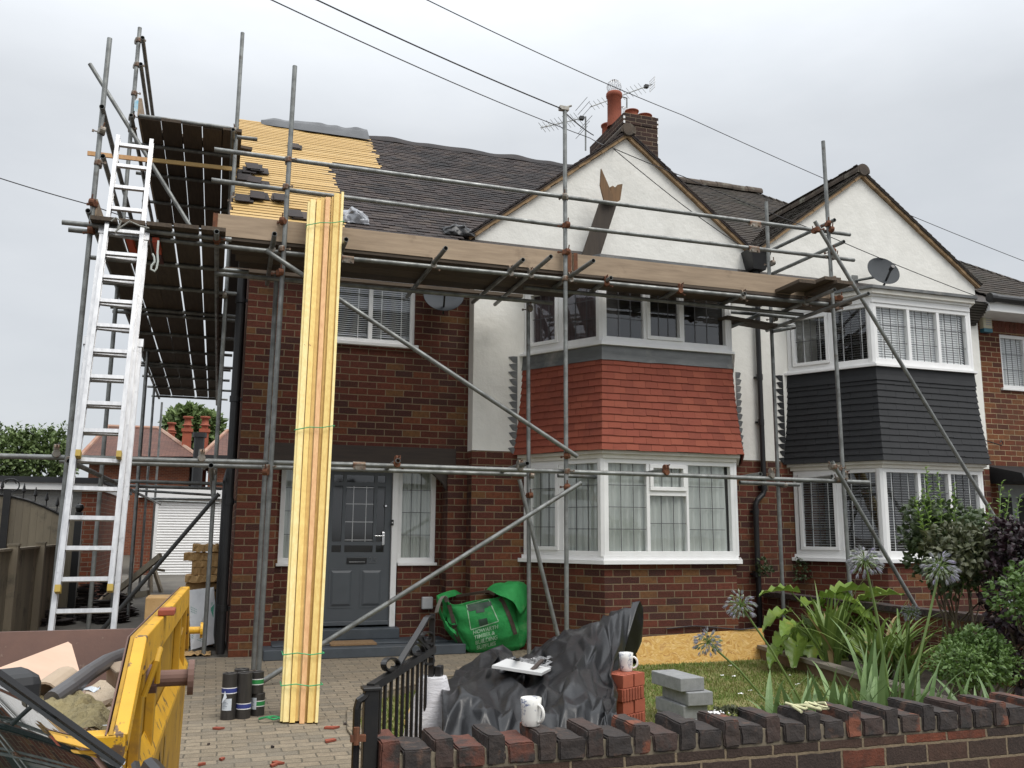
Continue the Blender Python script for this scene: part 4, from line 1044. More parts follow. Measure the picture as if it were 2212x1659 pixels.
# rope tied at the ledger and orange grips
mb = MB(); c = PY(262, 487, 8.7)
pts = [PY(x, y, 8.66) for x, y in ((240, 478), (250, 470), (262, 478), (256, 492), (248, 502), (262, 490), (280, 478), (300, 487), (322, 493))]; mb.path(pts, .008, 6)
tag(mb.build('tie_rope', mat('grey_rope', (.30, .30, .27), rough=.9)), 'grey tie wire looped round the ladder and top ledger', 'tie')
mb = MB(); mb.path([PY(x, y, 8.75) for x, y in ((342, 520), (340, 545), (341, 565), (338, 580), (334, 586), (326, 582), (327, 574), (334, 566), (333, 555), (329, 548))], .010, 6)
tag(mb.build('hanging_strap', mat('white_strap', (.62, .66, .62), rough=.8)), 'white strap dangling beneath the lower side platform beside the ladder', 'strap')
for (a, b_), lb in ((((279, 512), (290, 548)), 'orange plastic sleeve hanging between the ladder rails under the side platform'), (((336, 518), (343, 545)), 'orange plastic sleeve hanging just right of the ladder above the white strap')):
    mb = MB(); p, q = PY(*a, 8.9), PY(*b_, 9.3); mb.bar(p, q, .06, .05); mb.bar(q, q+(q-p)*.9, .045, .04, m=1)
    tag(mb.build('orange_sleeve', [mat('orange_plastic', (.62, .085, .03), (.5, .07, .03), rough=.5), mat('dark_red_plastic', (.10, .02, .015), rough=.6)]), lb, 'sleeve')

# ================================================================== things in front of the house
from mathutils.bvhtree import BVHTree
def bvh_of(o):
    me = o.data; off = V((0, 0, 0)); q = o
    while q is not None: off += q.location; q = q.parent
    return BVHTree.FromPolygons([v.co+off for v in me.vertices], [tuple(p.vertices) for p in me.polygons])
def cast(bv, x, y, lift=.003):
    r = ray(x, y).normalized(); h = bv.ray_cast(CO, r)
    if h[0] is None: return None
    n = h[1] if h[1].dot(r) < 0 else -h[1]
    return h[0]+n*lift
def cast_poly(bv, pts, mtl, name, parent, sub=5, lift=.003):
    """quad decal (four pixel corners) laid on a surface"""
    mb = MB(); a, b, c, d = pts; rows = []
    for i in range(sub+1):
        row = []
        for j in range(sub+1):
            f, g = i/sub, j/sub
            x = (a[0]*(1-g)+b[0]*g)*(1-f)+(d[0]*(1-g)+c[0]*g)*f; y = (a[1]*(1-g)+b[1]*g)*(1-f)+(d[1]*(1-g)+c[1]*g)*f
            p = cast(bv, x, y, lift); row.append(p if p is not None else (row[-1] if row else rows[-1][0]))
        rows.append(row)
    mb.grid(rows); return mb.build(name, mtl, parent)

# ------------------------------------------------------------------ garden wall
YWL = 3.34; zc0 = PY(1482, 1621, YWL).z; xw0 = PY(822, 1600, YWL).x
wall = thing('garden_wall', 'low sooty brick garden wall with alternating upright and flat coping bricks', 'wall', (2.5, YWL+.1, -.1))
mb = MB(); mb.box((xw0, YWL, -.14), (7.5, YWL+.225, zc0-.008)); mb.build('brickwork', M['brick_wall'], wall)
mb = MB(); mb.box((xw0+.01, YWL+.008, zc0-.008), (7.5, YWL+.215, zc0+.060)); mb.build('mortar_bed', mat('grey_mortar', (.20, .165, .115), (.13, .11, .08), ns=20, rough=1, bump=.5, bs=60), wall)
cpm = [mat('coping_brick_sooty', (.040, .031, .027), (.026, .022, .021), ns=16, rough=.92, bump=.9, bs=26, bd=.012, c3=(.09, .055, .04), ns3=14, t3=(.56, .68)),
       mat('coping_brick_red', (.13, .045, .028), (.085, .034, .024), ns=14, rough=.9, bump=.9, bs=26, bd=.012, c3=(.035, .028, .025), ns3=8, t3=(.48, .62)),
       mat('coping_brick_worn', (.055, .038, .031), (.038, .03, .027), ns=16, rough=.92, bump=.9, bs=26, bd=.012, c3=(.17, .058, .032), ns3=7, t3=(.50, .60)),
       mat('coping_brick_brown', (.060, .036, .029), (.042, .030, .026), ns=16, rough=.92, bump=.9, bs=26, bd=.012, c3=(.03, .027, .025), ns3=9, t3=(.5, .62))]
def rough_brick(x0, x1, y0, y1, z0, z1, seed):
    """brick with slightly broken arrises"""
    bm = bmesh.new(); bmesh.ops.create_cube(bm, size=1.0)
    for v in bm.verts: v.co = V((x0+(v.co.x+.5)*(x1-x0), y0+(v.co.y+.5)*(y1-y0), z0+(v.co.z+.5)*(z1-z0)))
    bmesh.ops.bevel(bm, geom=bm.edges[:], offset=.006, segments=2, affect='EDGES')
    bmesh.ops.subdivide_edges(bm, edges=[e for e in bm.edges if e.calc_length() > .03], cuts=4, use_grid_fill=True)
    for v in bm.verts:
        q = v.co*28+V((seed*7.3, 0, 0)); v.co += V((noise.noise(q), noise.noise(q+V((9, 0, 0))), noise.noise(q+V((0, 9, 0)))))*.0045
        q = v.co*9+V((seed*3.1, 0, 0)); v.co += V((noise.noise(q), noise.noise(q+V((9, 0, 0))), noise.noise(q+V((0, 9, 0)))))*.004
    me = bpy.data.meshes.new('coping_brick'); bm.to_mesh(me); bm.free(); 
    for p in me.polygons: p.use_smooth = False
    return me
x = xw0; k = 0
pat = [2, 0, 3, 1, 0, 1, 2, 0, 3, 0, 2, 3, 0, 0, 2, 0, 3, 0, 0, 0, 2, 3, 0, 2, 0, 0, 3, 0, 2, 0]
while x < 5.2:
    up = k % 2 == 0
    w_, h_ = (.073, .106) if up else (.106, .073)
    j = RN.uniform(-.006, .006)
    me = rough_brick(x, x+w_, YWL-.004+j, YWL+.218+j, zc0, zc0+h_+RN.uniform(-.003, .004), k)
    me.materials.append(cpm[1 if k in (0, 3) else pat[k % len(pat)]])
    o = bpy.data.objects.new('coping_brick', me); COL.objects.link(o); o.parent = wall; o.location = -wall.location
    x += w_+.011; k += 1
ZWT = zc0+.106

# ------------------------------------------------------------------ gate
gp = thing('gate_post', 'square black iron gate post at the left end of the sooty wall', 'post', PY(798, 1600, 3.40)*1)
a, b_ = PY(785, 1560, 3.40), PY(813, 1560, 3.40); zt = PY(798, 1490, 3.4).z; c = (a.x+b_.x)/2
mb = MB(); mb.box((c-.026, 3.374, -.15), (c+.026, 3.426, zt)); mb.build('shaft', M['blackiron'], gp, bevel=.003)
mb = MB(); mb.box((c-.034, 3.366, zt), (c+.034, 3.434, zt+.012)); mb.build('cap', M['blackiron'], gp, bevel=.003)
a = PY(770, 1560, 3.38)
mb = MB(); mb.path([(a.x, 3.38, -.15), (a.x, 3.38, PY(770, 1530, 3.38).z), (a.x+.006, 3.38, PY(770, 1514, 3.38).z), (a.x+.03, 3.38, PY(770, 1505, 3.38).z), (c-.02, 3.38, PY(770, 1500, 3.38).z)], .014, 6); mb.build('latch_bar', M['blackiron'], gp)
zb = PY(768, 1600, 3.38).z
mb = MB(); mb.box((a.x-.022, 3.355, zb), (c-.02, 3.375, zb+.022)); mb.tube((a.x-.002, 3.36, zb-.01), (a.x-.002, 3.36, zb+.05), .011, 8); mb.build('rusty_latch', M['rust'], gp)
H = PY(803, 1500, 3.43)
Fp = None
for i in range(200):
    Y = 3.5+i*.01; q = PY(936, 1450, Y)
    if math.hypot(q.x-H.x, q.y-H.y) > .93: Fp = q; break
gd = V((Fp.x-H.x, Fp.y-H.y, 0)).normalized(); gn = V((gd.y, -gd.x, 0))
G = lambda x, y: PP(x, y, H, gn)
gate = thing('garden_gate', 'black wrought iron garden gate with scrolls and sloping top standing open', 'gate', (H.x, H.y, -.1))
gz0 = -.06
def gbar(name, pts, w=.022, t=.010):
    mb = MB(); mb.strip(pts, t, w, gn) if False else mb.strip(pts, w, t, gn); return mb.build(name, M['blackiron'], gate)
mb = MB(); mb.bar(G(800, 1486), G(936, 1402), .030, .030, up=gn); mb.build('sloping_rail', M['blackiron'], gate)
top = [G(846, 1462), G(870, 1420), G(895, 1380), G(912, 1352), G(921, 1336), G(927, 1332), G(932, 1333), G(935, 1342)]
gbar('top_rail', top, .026, .012)
fs = G(934, 1326); fb = V((G(927, 1568).x, G(927, 1568).y, gz0)); mb = MB(); mb.bar(V((fs.x, fs.y, gz0)), fs, .024, .024, up=gn); mb.build('lock_stile', M['blackiron'], gate)
hs = G(817, 1478); mb = MB(); mb.bar(V((hs.x, hs.y, gz0)), hs, .024, .024, up=gn); mb.build('hinge_stile', M['blackiron'], gate)
for zz in (gz0+.05, gz0+.20): mb = MB(); mb.bar(V((hs.x, hs.y, zz)), V((fs.x, fs.y, zz)), .02, .024, up=gn); mb.build('bottom_rail', M['blackiron'], gate)
for zx in (262, 298, 335, 367, 397, 425, 455, 480, 505):
    px = 737.3+zx*.3632; py = 1486+(1402-1486)*(px-800)/136; p = G(px, py)
    mb = MB(); mb.tube(V((p.x, p.y, gz0+.05)), p, .0075, 8); mb.build('bar', M['blackiron'], gate)
def scroll(cx, cy, r, a0, turns, sgn=1):
    pts = []
    for i in range(30):
        f = i/29; a = rad(a0)+sgn*f*turns*2*math.pi; rr = r*(1-.62*f); pts.append(G(cx+math.cos(a)*rr, cy-math.sin(a)*rr))
    gbar('scroll', pts, .022, .007)
scroll(842, 1438, 21, -60, 1.15, 1); scroll(897, 1405, 19, -70, 1.2, 1); scroll(921, 1378, 16, -70, 1.2, 1); scroll(926, 1425, 15, 80, 1.1, 1)
mb = MB(); mb.bar(G(902, 1374), G(927, 1403), .022, .012, up=gn); mb.build('strut', M['blackiron'], gate)
mb = MB(); p, q = G(940, 1442), G(944, 1470); mb.bar(p, q, .016, .016, up=gn); mb.bar(G(935, 1441), p, .012, .012, up=gn); mb.bar(G(935, 1470), q, .012, .012, up=gn); mb.build('latch', M['blackiron'], gate)
p = G(934, 1480); mb = MB(); mb.obox(p-gd*.03+gn*.016-V((0, 0, .09)), gd*.06, gn*.03, (0, 0, .18)); mb.build('lock_box', M['blackiron'], gate, bevel=.004)

# ------------------------------------------------------------------ tarpaulin heap
cols = [955, 1000, 1040, 1080, 1120, 1160, 1200, 1240, 1280, 1320, 1352, 1388]
trow = [(3.74, [1640]*12, 1336),
        (3.86, [1562, 1552, 1548, 1552, 1560, 1562, 1552, 1540, 1550, 1556, 1552, 1560], 1336),
        (4.00, [1520, 1500, 1518, 1540, 1532, 1545, 1530, 1496, 1520, 1536, 1528, 1545], 1336),
        (4.25, [1478, 1476, 1494, 1500, 1480, 1502, 1496, 1452, 1484, 1512, 1500, 1530], 1336),
        (4.65, [1474, 1460, 1456, 1466, 1474, 1476, 1462, 1420, 1436, 1470, 1455, 1500], 1340),
        (5.05, [1473, 1454, 1440, 1440, 1448, 1444, 1424, 1400, 1385, 1420, 1410, 1470], 1344),
        (5.40, [1474, 1452, 1422, 1406, 1428, 1428, 1398, 1376, 1360, 1356, 1352, 1395], 1362),
        (5.62, [1480, 1460, 1432, 1403, 1430, 1416, 1386, 1370, 1352, 1328, 1308, 1296], 1389),
        (5.70, [1500, 1480, 1460, 1440, 1440, 1430, 1400, 1390, 1380, 1360, 1345, 1318], 1394),
        (5.80, [1530, 1530, 1530, 1530, 1530, 1530, 1530, 1530, 1500, 1480, 1440, 1385], 1392)]
trow = [(Y, ys, [c if c < 1300 else 1300+(c-1300)*(xr-8-1300)/88 for c in cols]) for Y, ys, xr in trow]
def cr(p0, p1, p2, p3, t): return .5*((2*p1)+(-p0+p2)*t+(2*p0-5*p1+4*p2-p3)*t*t+(-p0+3*p1-3*p2+p3)*t*t*t)
P3 = [[PY(cx, y, Y) for cx, y in zip(cs, ys)] for Y, ys, cs in trow]
def dense(P, nu, nv):
    R_, C_ = len(P), len(P[0]); g = lambda i, j: P[max(0, min(R_-1, i))][max(0, min(C_-1, j))]
    out = []
    for a in range(nv+1):
        f = a/nv*(R_-1); i = min(int(f), R_-2); t = f-i; row = []
        for b in range(nu+1):
            h = b/nu*(C_-1); j = min(int(h), C_-2); s = h-j
            row.append(cr(*[cr(*[g(i+di, j+dj) for dj in (-1, 0, 1, 2)], s) for di in (-1, 0, 1, 2)], t))
        out.append(row)
    return out
FOLDS = ((.9, .2, .35, 2.3, .42), (-.5, .6, .7, 3.1, .36), (.3, -.8, .6, 3.7, .30), (.75, .5, -.5, 5.3, .20), (-.2, .3, 1, 6.1, .16), (.6, -.4, .8, 9.0, .08))
def crumple(rows, amp, seed, sc=1.0):
    nv, nu = len(rows), len(rows[0]); out = []
    for a in range(nv):
        row = []
        for b in range(nu):
            p = rows[a][b]; da = rows[min(a+1, nv-1)][b]-rows[max(a-1, 0)][b]; db = rows[a][min(b+1, nu-1)]-rows[a][max(b-1, 0)]
            n = db.cross(da); n = n.normalized() if n.length > 1e-9 else V((0, 0, 1))
            w0 = V((noise.noise(p*2.2*sc+V((seed, 0, 0))), noise.noise(p*2.2*sc+V((0, seed, 5))), noise.noise(p*2.2*sc+V((7, 2, seed)))))
            h = 0
            for (dx, dy, dz, fr, am) in FOLDS:
                t = (p.x*dx+p.y*dy+p.z*dz)*fr*sc+w0.x*dz*1.3+w0.y*.9*dx+w0.z*.8*dy+seed; t -= math.floor(t)
                mk = max(0.0, .35+1.5*noise.noise(p*1.9*sc+V((fr*3, dx*5, seed))))
                h += am*min(1.3, mk)*(1-abs(2*t-1)*2 if abs(2*t-1) < .62 else -.24)
            h *= .62
            f = min(1, a/4, (nv-1-a)/2+.3, b/2+.35, (nu-1-b)/2+.35)
            row.append(p+n*amp*f*h*1.5)
        out.append(row)
    return out
M['tarp'] = mat('black_polythene', (.009, .0095, .011), (.014, .0145, .016), ns=3, rough=.33, spec=.42, c3=(.075, .075, .074), ns3=3.4, t3=(.58, .84), bump=.25, bs=14, bd=.01, r2=.42)
def crumpled_sheet(P, nu, nv, amp, seed, name, parent=None, crease=.8, mtl='tarp'):
    """irregular facets with creased edges, softened by subdivision"""
    r = random.Random(seed); D = dense(P, nu*4, nv*4); W = [[None]*(nu+1) for _ in range(nv+1)]
    for a in range(nv+1):
        for b in range(nu+1):
            ja = min(nv*4, max(0, a*4+(r.randint(-1, 1) if 0 < a < nv else 0))); jb = min(nu*4, max(0, b*4+(r.randint(-1, 1) if 0 < b < nu else 0)))
            p = D[ja][jb]; da = D[min(ja+2, nv*4)][jb]-D[max(ja-2, 0)][jb]; db = D[ja][min(jb+2, nu*4)]-D[ja][max(jb-2, 0)]; n = db.cross(da); n = n.normalized() if n.length > 1e-9 else V((0, 0, 1))
            f = min(1, .35+min(a, nv-a, b, nu-b)*.4)
            W[a][b] = p+n*amp*f*(r.uniform(-1, 1)*.62+.85*noise.noise(p*2.0+V((seed, 0, 0))))
    bm = bmesh.new(); vs = [[bm.verts.new(p) for p in row] for row in W]
    for a in range(nv):
        for b in range(nu):
            q = (vs[a][b], vs[a][b+1], vs[a+1][b+1], vs[a+1][b]); 
            if r.random() < .5: bm.faces.new((q[0], q[1], q[2])); bm.faces.new((q[0], q[2], q[3]))
            else: bm.faces.new((q[0], q[1], q[3])); bm.faces.new((q[1], q[2], q[3]))
    cl = bm.edges.layers.float.new('crease_edge')
    for e in bm.edges: e[cl] = min(1, max(0, r.gauss(crease, .25)))
    bmesh.ops.recalc_face_normals(bm, faces=bm.faces)
    me = bpy.data.meshes.new(name); bm.to_mesh(me); bm.free()
    for p_ in me.polygons: p_.use_smooth = True
    me.materials.append(M[mtl]); o = bpy.data.objects.new(name, me); COL.objects.link(o)
    md = o.modifiers.new('sub', 'SUBSURF'); md.levels = md.render_levels = 2
    if parent: o.parent = parent
    return o
tp = crumpled_sheet(P3, 25, 15, .052, 5, 'tarpaulin', crease=.7)
tag(tp, 'crumpled black polythene sheet heaped over building materials behind the wall', 'tarpaulin')
md = tp.modifiers.new('solid', 'SOLIDIFY'); md.thickness = .004
# rest of the sheet: loose dark flap behind
crumpled_sheet([[PY(1130, 1440, 5.6), PY(1190, 1396, 5.75), PY(1250, 1374, 5.9), PY(1330, 1372, 6.0)], [PY(1125, 1424, 5.9), PY(1185, 1385, 6.0), PY(1240, 1361, 6.1), PY(1330, 1362, 6.1)], [PY(1120, 1500, 6.1), PY(1185, 1500, 6.2), PY(1240, 1500, 6.3), PY(1330, 1500, 6.3)]], 12, 6, .03, 9, 'sheet_flap', tp)
crumpled_sheet([[PY(958, 1474, 4.9), PY(1000, 1450, 5.2), PY(1040, 1430, 5.4), PY(1072, 1402, 5.5)], [PY(968, 1476, 4.7), PY(1005, 1462, 4.85), PY(1048, 1450, 5.0), PY(1078, 1412, 5.2)], [PY(985, 1478, 4.6), PY(1010, 1470, 4.65), PY(1040, 1464, 4.7), PY(1062, 1440, 5.0)]], 10, 5, .022, 4, 'sheet_flap', tp)
tpb = bvh_of(tp)
def on_tarp(x, y, l=.02): 
    p = cast(tpb, x, y, l); return p if p is not None else PY(x, y, 4.5)
M['pale'] = mat('pale_board', (.50, .50, .49), (.44, .44, .43), ns=8, rough=.8, c3=(.32, .32, .31), ns3=5, t3=(.6, .8))
q = [on_tarp(x, y, .035) for x, y in ((1054, 1471), (1160, 1486), (1184, 1463), (1090, 1452))]
nn = (q[1]-q[0]).cross(q[3]-q[0]).normalized(); nn = nn if nn.z > 0 else -nn
q[2] = q[2]-nn*nn.dot(q[2]-q[0]); q = [p+nn*.03 for p in q]
mb = MB(); mb.prism(q, nn*.014); tag(mb.build('board_offcut', M['pale'], bevel=.002), 'pale grey board offcut lying on the black polythene heap', 'board')
mb = MB(); a, b_ = [cast(tpb, x, y, .06) for x, y in ((1117, 1468), (1172, 1458))]; mb.bar(a+nn*.02, b_+nn*.02, .02, .012); tag(mb.build('wooden_stick', M['stained']), 'thin brown stick lying across the pale board offcut', 'stick')
mb = MB(); rows = []
for i in range(14):
    rows.append([on_tarp(1086+ (1190-1086)*j/18+ (6*math.sin(i*1.3)), 1424+30*i/13+3*math.sin(j*.9), .018+.012*noise.noise((i*.5, j*.5, 1))) for j in range(19)])
mb.grid(rows); tag(mb.build('dusty_sheet', mat('cement_dust_sheet', (.30, .30, .30), (.05, .05, .052), ns=26, stretch=(1, 2, 1), rough=.7, contrast=(.42, .58), bump=.3, bs=30), smooth=True), 'cement dusted patch of crumpled sheet on top of the black heap', 'sheet')
# white sack beside the heap
mb = MB(); a = PY(941, 1530, 4.15); rows = []
for i in range(13):
    f = i/12; zz = -.06+f*(PY(941, 1466, 4.15).z+.06); rr = .5*(1-.45*max(0, f-.72)/.28)*(.88+.12*math.sin(math.pi*f))
    rows.append([V((a.x+math.cos(t)*.17*rr*2*(1+.06*noise.noise((t*2, f*5, 1)))*.78, a.y+.06+math.sin(t)*.24*rr*(1+.1*noise.noise((t*2, f*6, 4))), zz+.012*noise.noise((t*3, f*4, 7)))) for t in [2*math.pi*k/24 for k in range(24)]])
mb.grid(rows, close_u=True); mb.face(rows[-1])
tag(mb.build('white_sack', mat('white_woven_sack', (.60, .59, .60), (.52, .51, .53), ns=5, stretch=(1, 1, 4), rough=.7, bump=.5, bs=14, bd=.015), smooth=True), 'creased white plastic sack standing between the iron gate and the black polythene', 'sack')

# ------------------------------------------------------------------ mugs
M['mugw'] = mat('white_china', (.74, .73, .69), (.70, .69, .65), ns=3, rough=.18, spec=.6)
def flower_mat():
    b = NB('blue_flower_china'); vec = b.coord('Object'); nz = b.noise(vec, 30, 3, out=1)
    v = b.n.new('ShaderNodeVectorMath'); v.operation = 'MULTIPLY_ADD'; b.link(nz, v.inputs[0]); v.inputs[1].default_value = (.02, .02, .02); b.link(vec, v.inputs[2])
    vo = b.n.new('ShaderNodeTexVoronoi'); vo.feature = 'DISTANCE_TO_EDGE'; vo.inputs['Scale'].default_value = 48; b.link(v.outputs[0], vo.inputs['Vector'])
    ln = b.ramp(vo.outputs['Distance'], [(.02, 1.0), (.07, 0.0)])
    ms = b.ramp(b.noise(vec, 17, 2), [(.50, 0.0), (.54, 1.0)])
    f = b.math('MULTIPLY', ms, b.math('MULTIPLY_ADD', ln, .75, .25)); c = b.mix(f, (.74, .73, .69), (.10, .13, .24)); b.bsdf(c, .18, 0, .6); return b.m
M['mugf'] = flower_mat()
def mug(base, r, h, hang, label):
    t = thing('mug', label, 'mug', base)
    mb = MB(); mb.lathe([(r*.80, 0), (r*.86, .004), (r*.93, h*.25), (r*.98, h*.7), (r*1.02, h), (r*.97, h+.001), (r*.93, h*.7), (r*.86, h*.2), (0.001, h*.12)], base, 32, capt=False); mb.build('cup', M['mugf'], t, smooth=True)
    d = V((math.cos(hang), math.sin(hang), 0)); c = V(base)+d*r*.93+V((0, 0, h*.47))
    mb = MB(); pts = [c+d*(r*.05+math.sin(a)*r*.62)+V((0, 0, math.cos(a)*h*.30)) for a in [math.pi*k/12 for k in range(13)]]; mb.path(pts, .0065, 8); mb.build('handle', M['mugw'], t, smooth=True)
    mb = MB(); mb.lathe([(r*.9, h*.80), (0.001, h*.801)], base, 20, capt=False, capb=False); mb.build('tea', mat('tea', (.35, .27, .17), rough=.2), t)
p = PY(1147, 1562, YWL+.12); mug((p.x, p.y, ZWT+.002), .041, .104, rad(-62), 'white mug with blue flower lines standing on the coping of the front wall')
# ------------------------------------------------------------------ bricks and blocks
M['newbrick'] = mat('new_red_brick', (.33, .085, .045), (.27, .07, .038), ns=12, rough=.88, bump=.4, bs=60, bd=.003, objvar=.12, c3=(.22, .06, .035), ns3=6, t3=(.55, .75))
def newbrick(holes, ribs):
    mb = MB(); L, W_, H_ = .215, .1025, .072
    if holes:
        # top with three round holes
        n = 16; mb.hexa([(-L/2, -W_/2, 0), (L/2, -W_/2, 0), (L/2, W_/2, 0), (-L/2, W_/2, 0), (-L/2, -W_/2, H_-.002), (L/2, -W_/2, H_-.002), (L/2, W_/2, H_-.002), (-L/2, W_/2, H_-.002)])
        for k in range(3):
            x0, x1 = -L/2+k*L/3, -L/2+(k+1)*L/3; cx, r = (x0+x1)/2, .022
            ring = [V((cx+r*math.cos(a), r*math.sin(a), H_)) for a in [2*math.pi*i/n+math.pi/4 for i in range(n)]]
            cs = [V((x1, W_/2, H_)), V((x0, W_/2, H_)), V((x0, -W_/2, H_)), V((x1, -W_/2, H_))]
            for s in range(4):
                seg = [ring[(s*4+i) % n] for i in range(5)]; mb.face([cs[s]]+[cs[(s+1) % 4]]+seg[::-1])
            mb.grid([ring, [p-V((0, 0, .05)) for p in ring]], close_u=True, m=1); mb.face([p-V((0, 0, .05)) for p in ring], m=1)
    else:
        mb.box((-L/2, -W_/2, 0), (L/2, W_/2, H_))
    if ribs:
        for k in range(7):
            x = -L/2+.018+k*.0275
            for sg in (-1, 1): mb.box((x, sg*W_/2-(.006 if sg > 0 else 0)-(0 if sg > 0 else .0), .0), (x+.02, sg*W_/2+(.006 if sg < 0 else 0)+(.0 if sg > 0 else 0), H_-.001)) if False else mb.box((x, min(sg*W_/2, sg*(W_/2+.006)), .001), (x+.021, max(sg*W_/2, sg*(W_/2+.006)), H_-.001))
    return mb
M['hole'] = mat('brick_hole', (.05, .018, .012), rough=1)
bc = PY(1392, 1452, 4.95); btop = bc.z; a0 = rad(118)
da = V((math.cos(a0), math.sin(a0), 0)); db = V((-math.sin(a0), math.cos(a0), 0))      # da: long axis of the odd layers (away, left); db perpendicular
if db.y > 0 and db.x < 0: db = -db
near = V((bc.x, bc.y, 0))
prot = {}
nlay = int(round((btop-LZ)/.0735))
for lay in range(nlay):
    z = btop-.072-lay*.0735; odd = lay % 2 == 0
    for i in range(2):
        key = (lay == 0, not odd)
        if odd: c = near+da*.1075+db*(.051+.106*i*1.0); rz_ = a0
        else: c = near+db*.1075+da*(.054+.108*i); rz_ = math.atan2(db.y, db.x)
        lbl = ('holed red brick in the top layer of the stack, %s' % ('under the mug' if i == 0 else 'beside the grey blocks')) if lay == 0 else 'plain new red brick in the lower layers of the stack under the second mug'
        if key not in prot: o = prot[key] = newbrick(*key).build('brick', [M['newbrick'], M['hole']], bevel=.003)
        else: o = prot[key].copy(); COL.objects.link(o)
        o.location = (c.x+RN.uniform(-.004, .004), c.y+RN.uniform(-.004, .004), z); o.rotation_euler = (0, 0, rz_+RN.uniform(-.02, .02)); tag(o, lbl, 'brick', 'new red bricks in the stack')
mb_ = near+da*.10+db*.045
mug((mb_.x, mb_.y, btop+.002), .042, .104, rad(-25), 'white flowery mug standing on the stack of new red bricks')
M['block'] = mat('concrete_block', (.27, .275, .275), (.22, .225, .225), ns=20, rough=.95, bump=.5, bs=90, bd=.004, objvar=.06, c3=(.34, .34, .33), ns3=4, t3=(.6, .8))
kb = PY(1470, 1466, 6.35); zt = kb.z
for i, (dx_, dy_, rz_) in enumerate(((0, 0, .06), (.045, -.03, -.02), (.02, .0, .03))):
    mb = MB(); mb.box((0, 0, 0), (.215, .44, .1)); o = mb.build('concrete_block', M['block'], bevel=.006); o.location = (kb.x+dx_, kb.y+dy_, zt-.1-.102*i); o.rotation_euler = (0, 0, rz_)
    tag(o, ('smooth grey concrete block on top of the pile beside the red bricks', 'grey concrete block with worn corners in the middle of the pile beside the red bricks', 'grey concrete block at the bottom of the pile behind the wall')[i], 'block', 'grey concrete blocks in the pile')
zz = zt-.305
while zz-.1 > LZ-.06:
    mb = MB(); mb.box((0, 0, 0), (.215, .44, .1)); o = mb.build('concrete_block', M['block'], bevel=.006); o.location = (kb.x+.02, kb.y, zz-.1); tag(o, 'grey concrete block at the bottom of the pile behind the wall', 'block', 'grey concrete blocks in the pile'); zz -= .102

# ------------------------------------------------------------------ green bulk bag
bag = thing('bulk_bag', 'crumpled green builders merchant bulk bag leaning by the porch pillar', 'bulk bag', PZ(1050, 1415, 0))
M['bag'] = mat('green_woven_bag', (.036, .30, .080), (.026, .235, .062), ns=4, rough=.7, spec=.2, bump=.6, bs=9, bd=.03, c3=(.20, .38, .17), ns3=3.4, t3=(.58, .82))
bl = [PZ(1003, 1408, 0.02), PZ(1132, 1402, .02)]
lo4 = [bl[0]+V((0, -.05, 0)), bl[1]+V((.02, -.02, 0)), bl[1]+V((.06, .42, 0)), bl[0]+V((.02, .42, 0))]
Yt = bl[0].y-.12
hi4 = [PY(951, 1294, Yt+.05), PY(1118, 1272, Yt+.05), PY(1150, 1250, Yt+.62), PY(968, 1279, Yt+.62)]
NB_, NR = 80, 44; rows = []
cen = sum(lo4, V((0, 0, 0)))/4
for i in range(NR+1):
    f = i/NR
    q = [lo4[k].lerp(hi4[k], f**.9) for k in range(4)]
    bul = .10*math.sin(math.pi*min(1, f*1.1))*(1-.3*f)
    row = []
    for j in range(NB_):
        s = j/NB_*4; e = int(s) % 4; t = s-int(s)
        te = t*t*(3-2*t)*.35+t*.65
        p = q[e].lerp(q[(e+1) % 4], te); c = sum(q, V((0, 0, 0)))/4
        o_ = (p-c); o_.z = 0; o_ = o_.normalized() if o_.length > 0 else o_
        edge = math.sin(math.pi*t)
        # corners rounded
        p = p-o_*(.09*(1-edge)**2)+o_*bul*edge
        th = 2*math.pi*j/NB_
        fold = 1-abs(noise.noise((p.x*5, p.y*5, p.z*3.2)))*2.2; vd = noise.voronoi(V((p.x*5.5, p.y*5.5, p.z*4.5)))[0]; fold = fold*.5+(vd[0]-.4)*2.6
        p = p+o_*(.022*fold+.03*noise.noise((th*2.2, f*4, 2)))*min(1, f*4+.2)
        if i == 0: p = p-o_*.05
        zadd = (.06*noise.noise((th*1.7, 9, 1))-.03*edge)*max(0, f-.75)/.25
        if e == 0 and f > .7: zadd -= .05*edge*(f-.7)/.3
        row.append(p+V((0, 0, zadd)))
    rows.append(row)
bot = [V((p.x, p.y, .005)) for p in rows[0]]
inner = [[p-(p-sum(hi4, V((0, 0, 0)))/4)*.05-V((0, 0, d)) for p in rows[-1]] for d in (.02, .25)]
mb = MB(); mb.grid([bot]+rows+inner, close_u=True); mb.face(inner[-1], m=1)
bo = mb.build('bag_body', [M['bag'], M['black']], bag, smooth=True)
bb = bvh_of(bo)
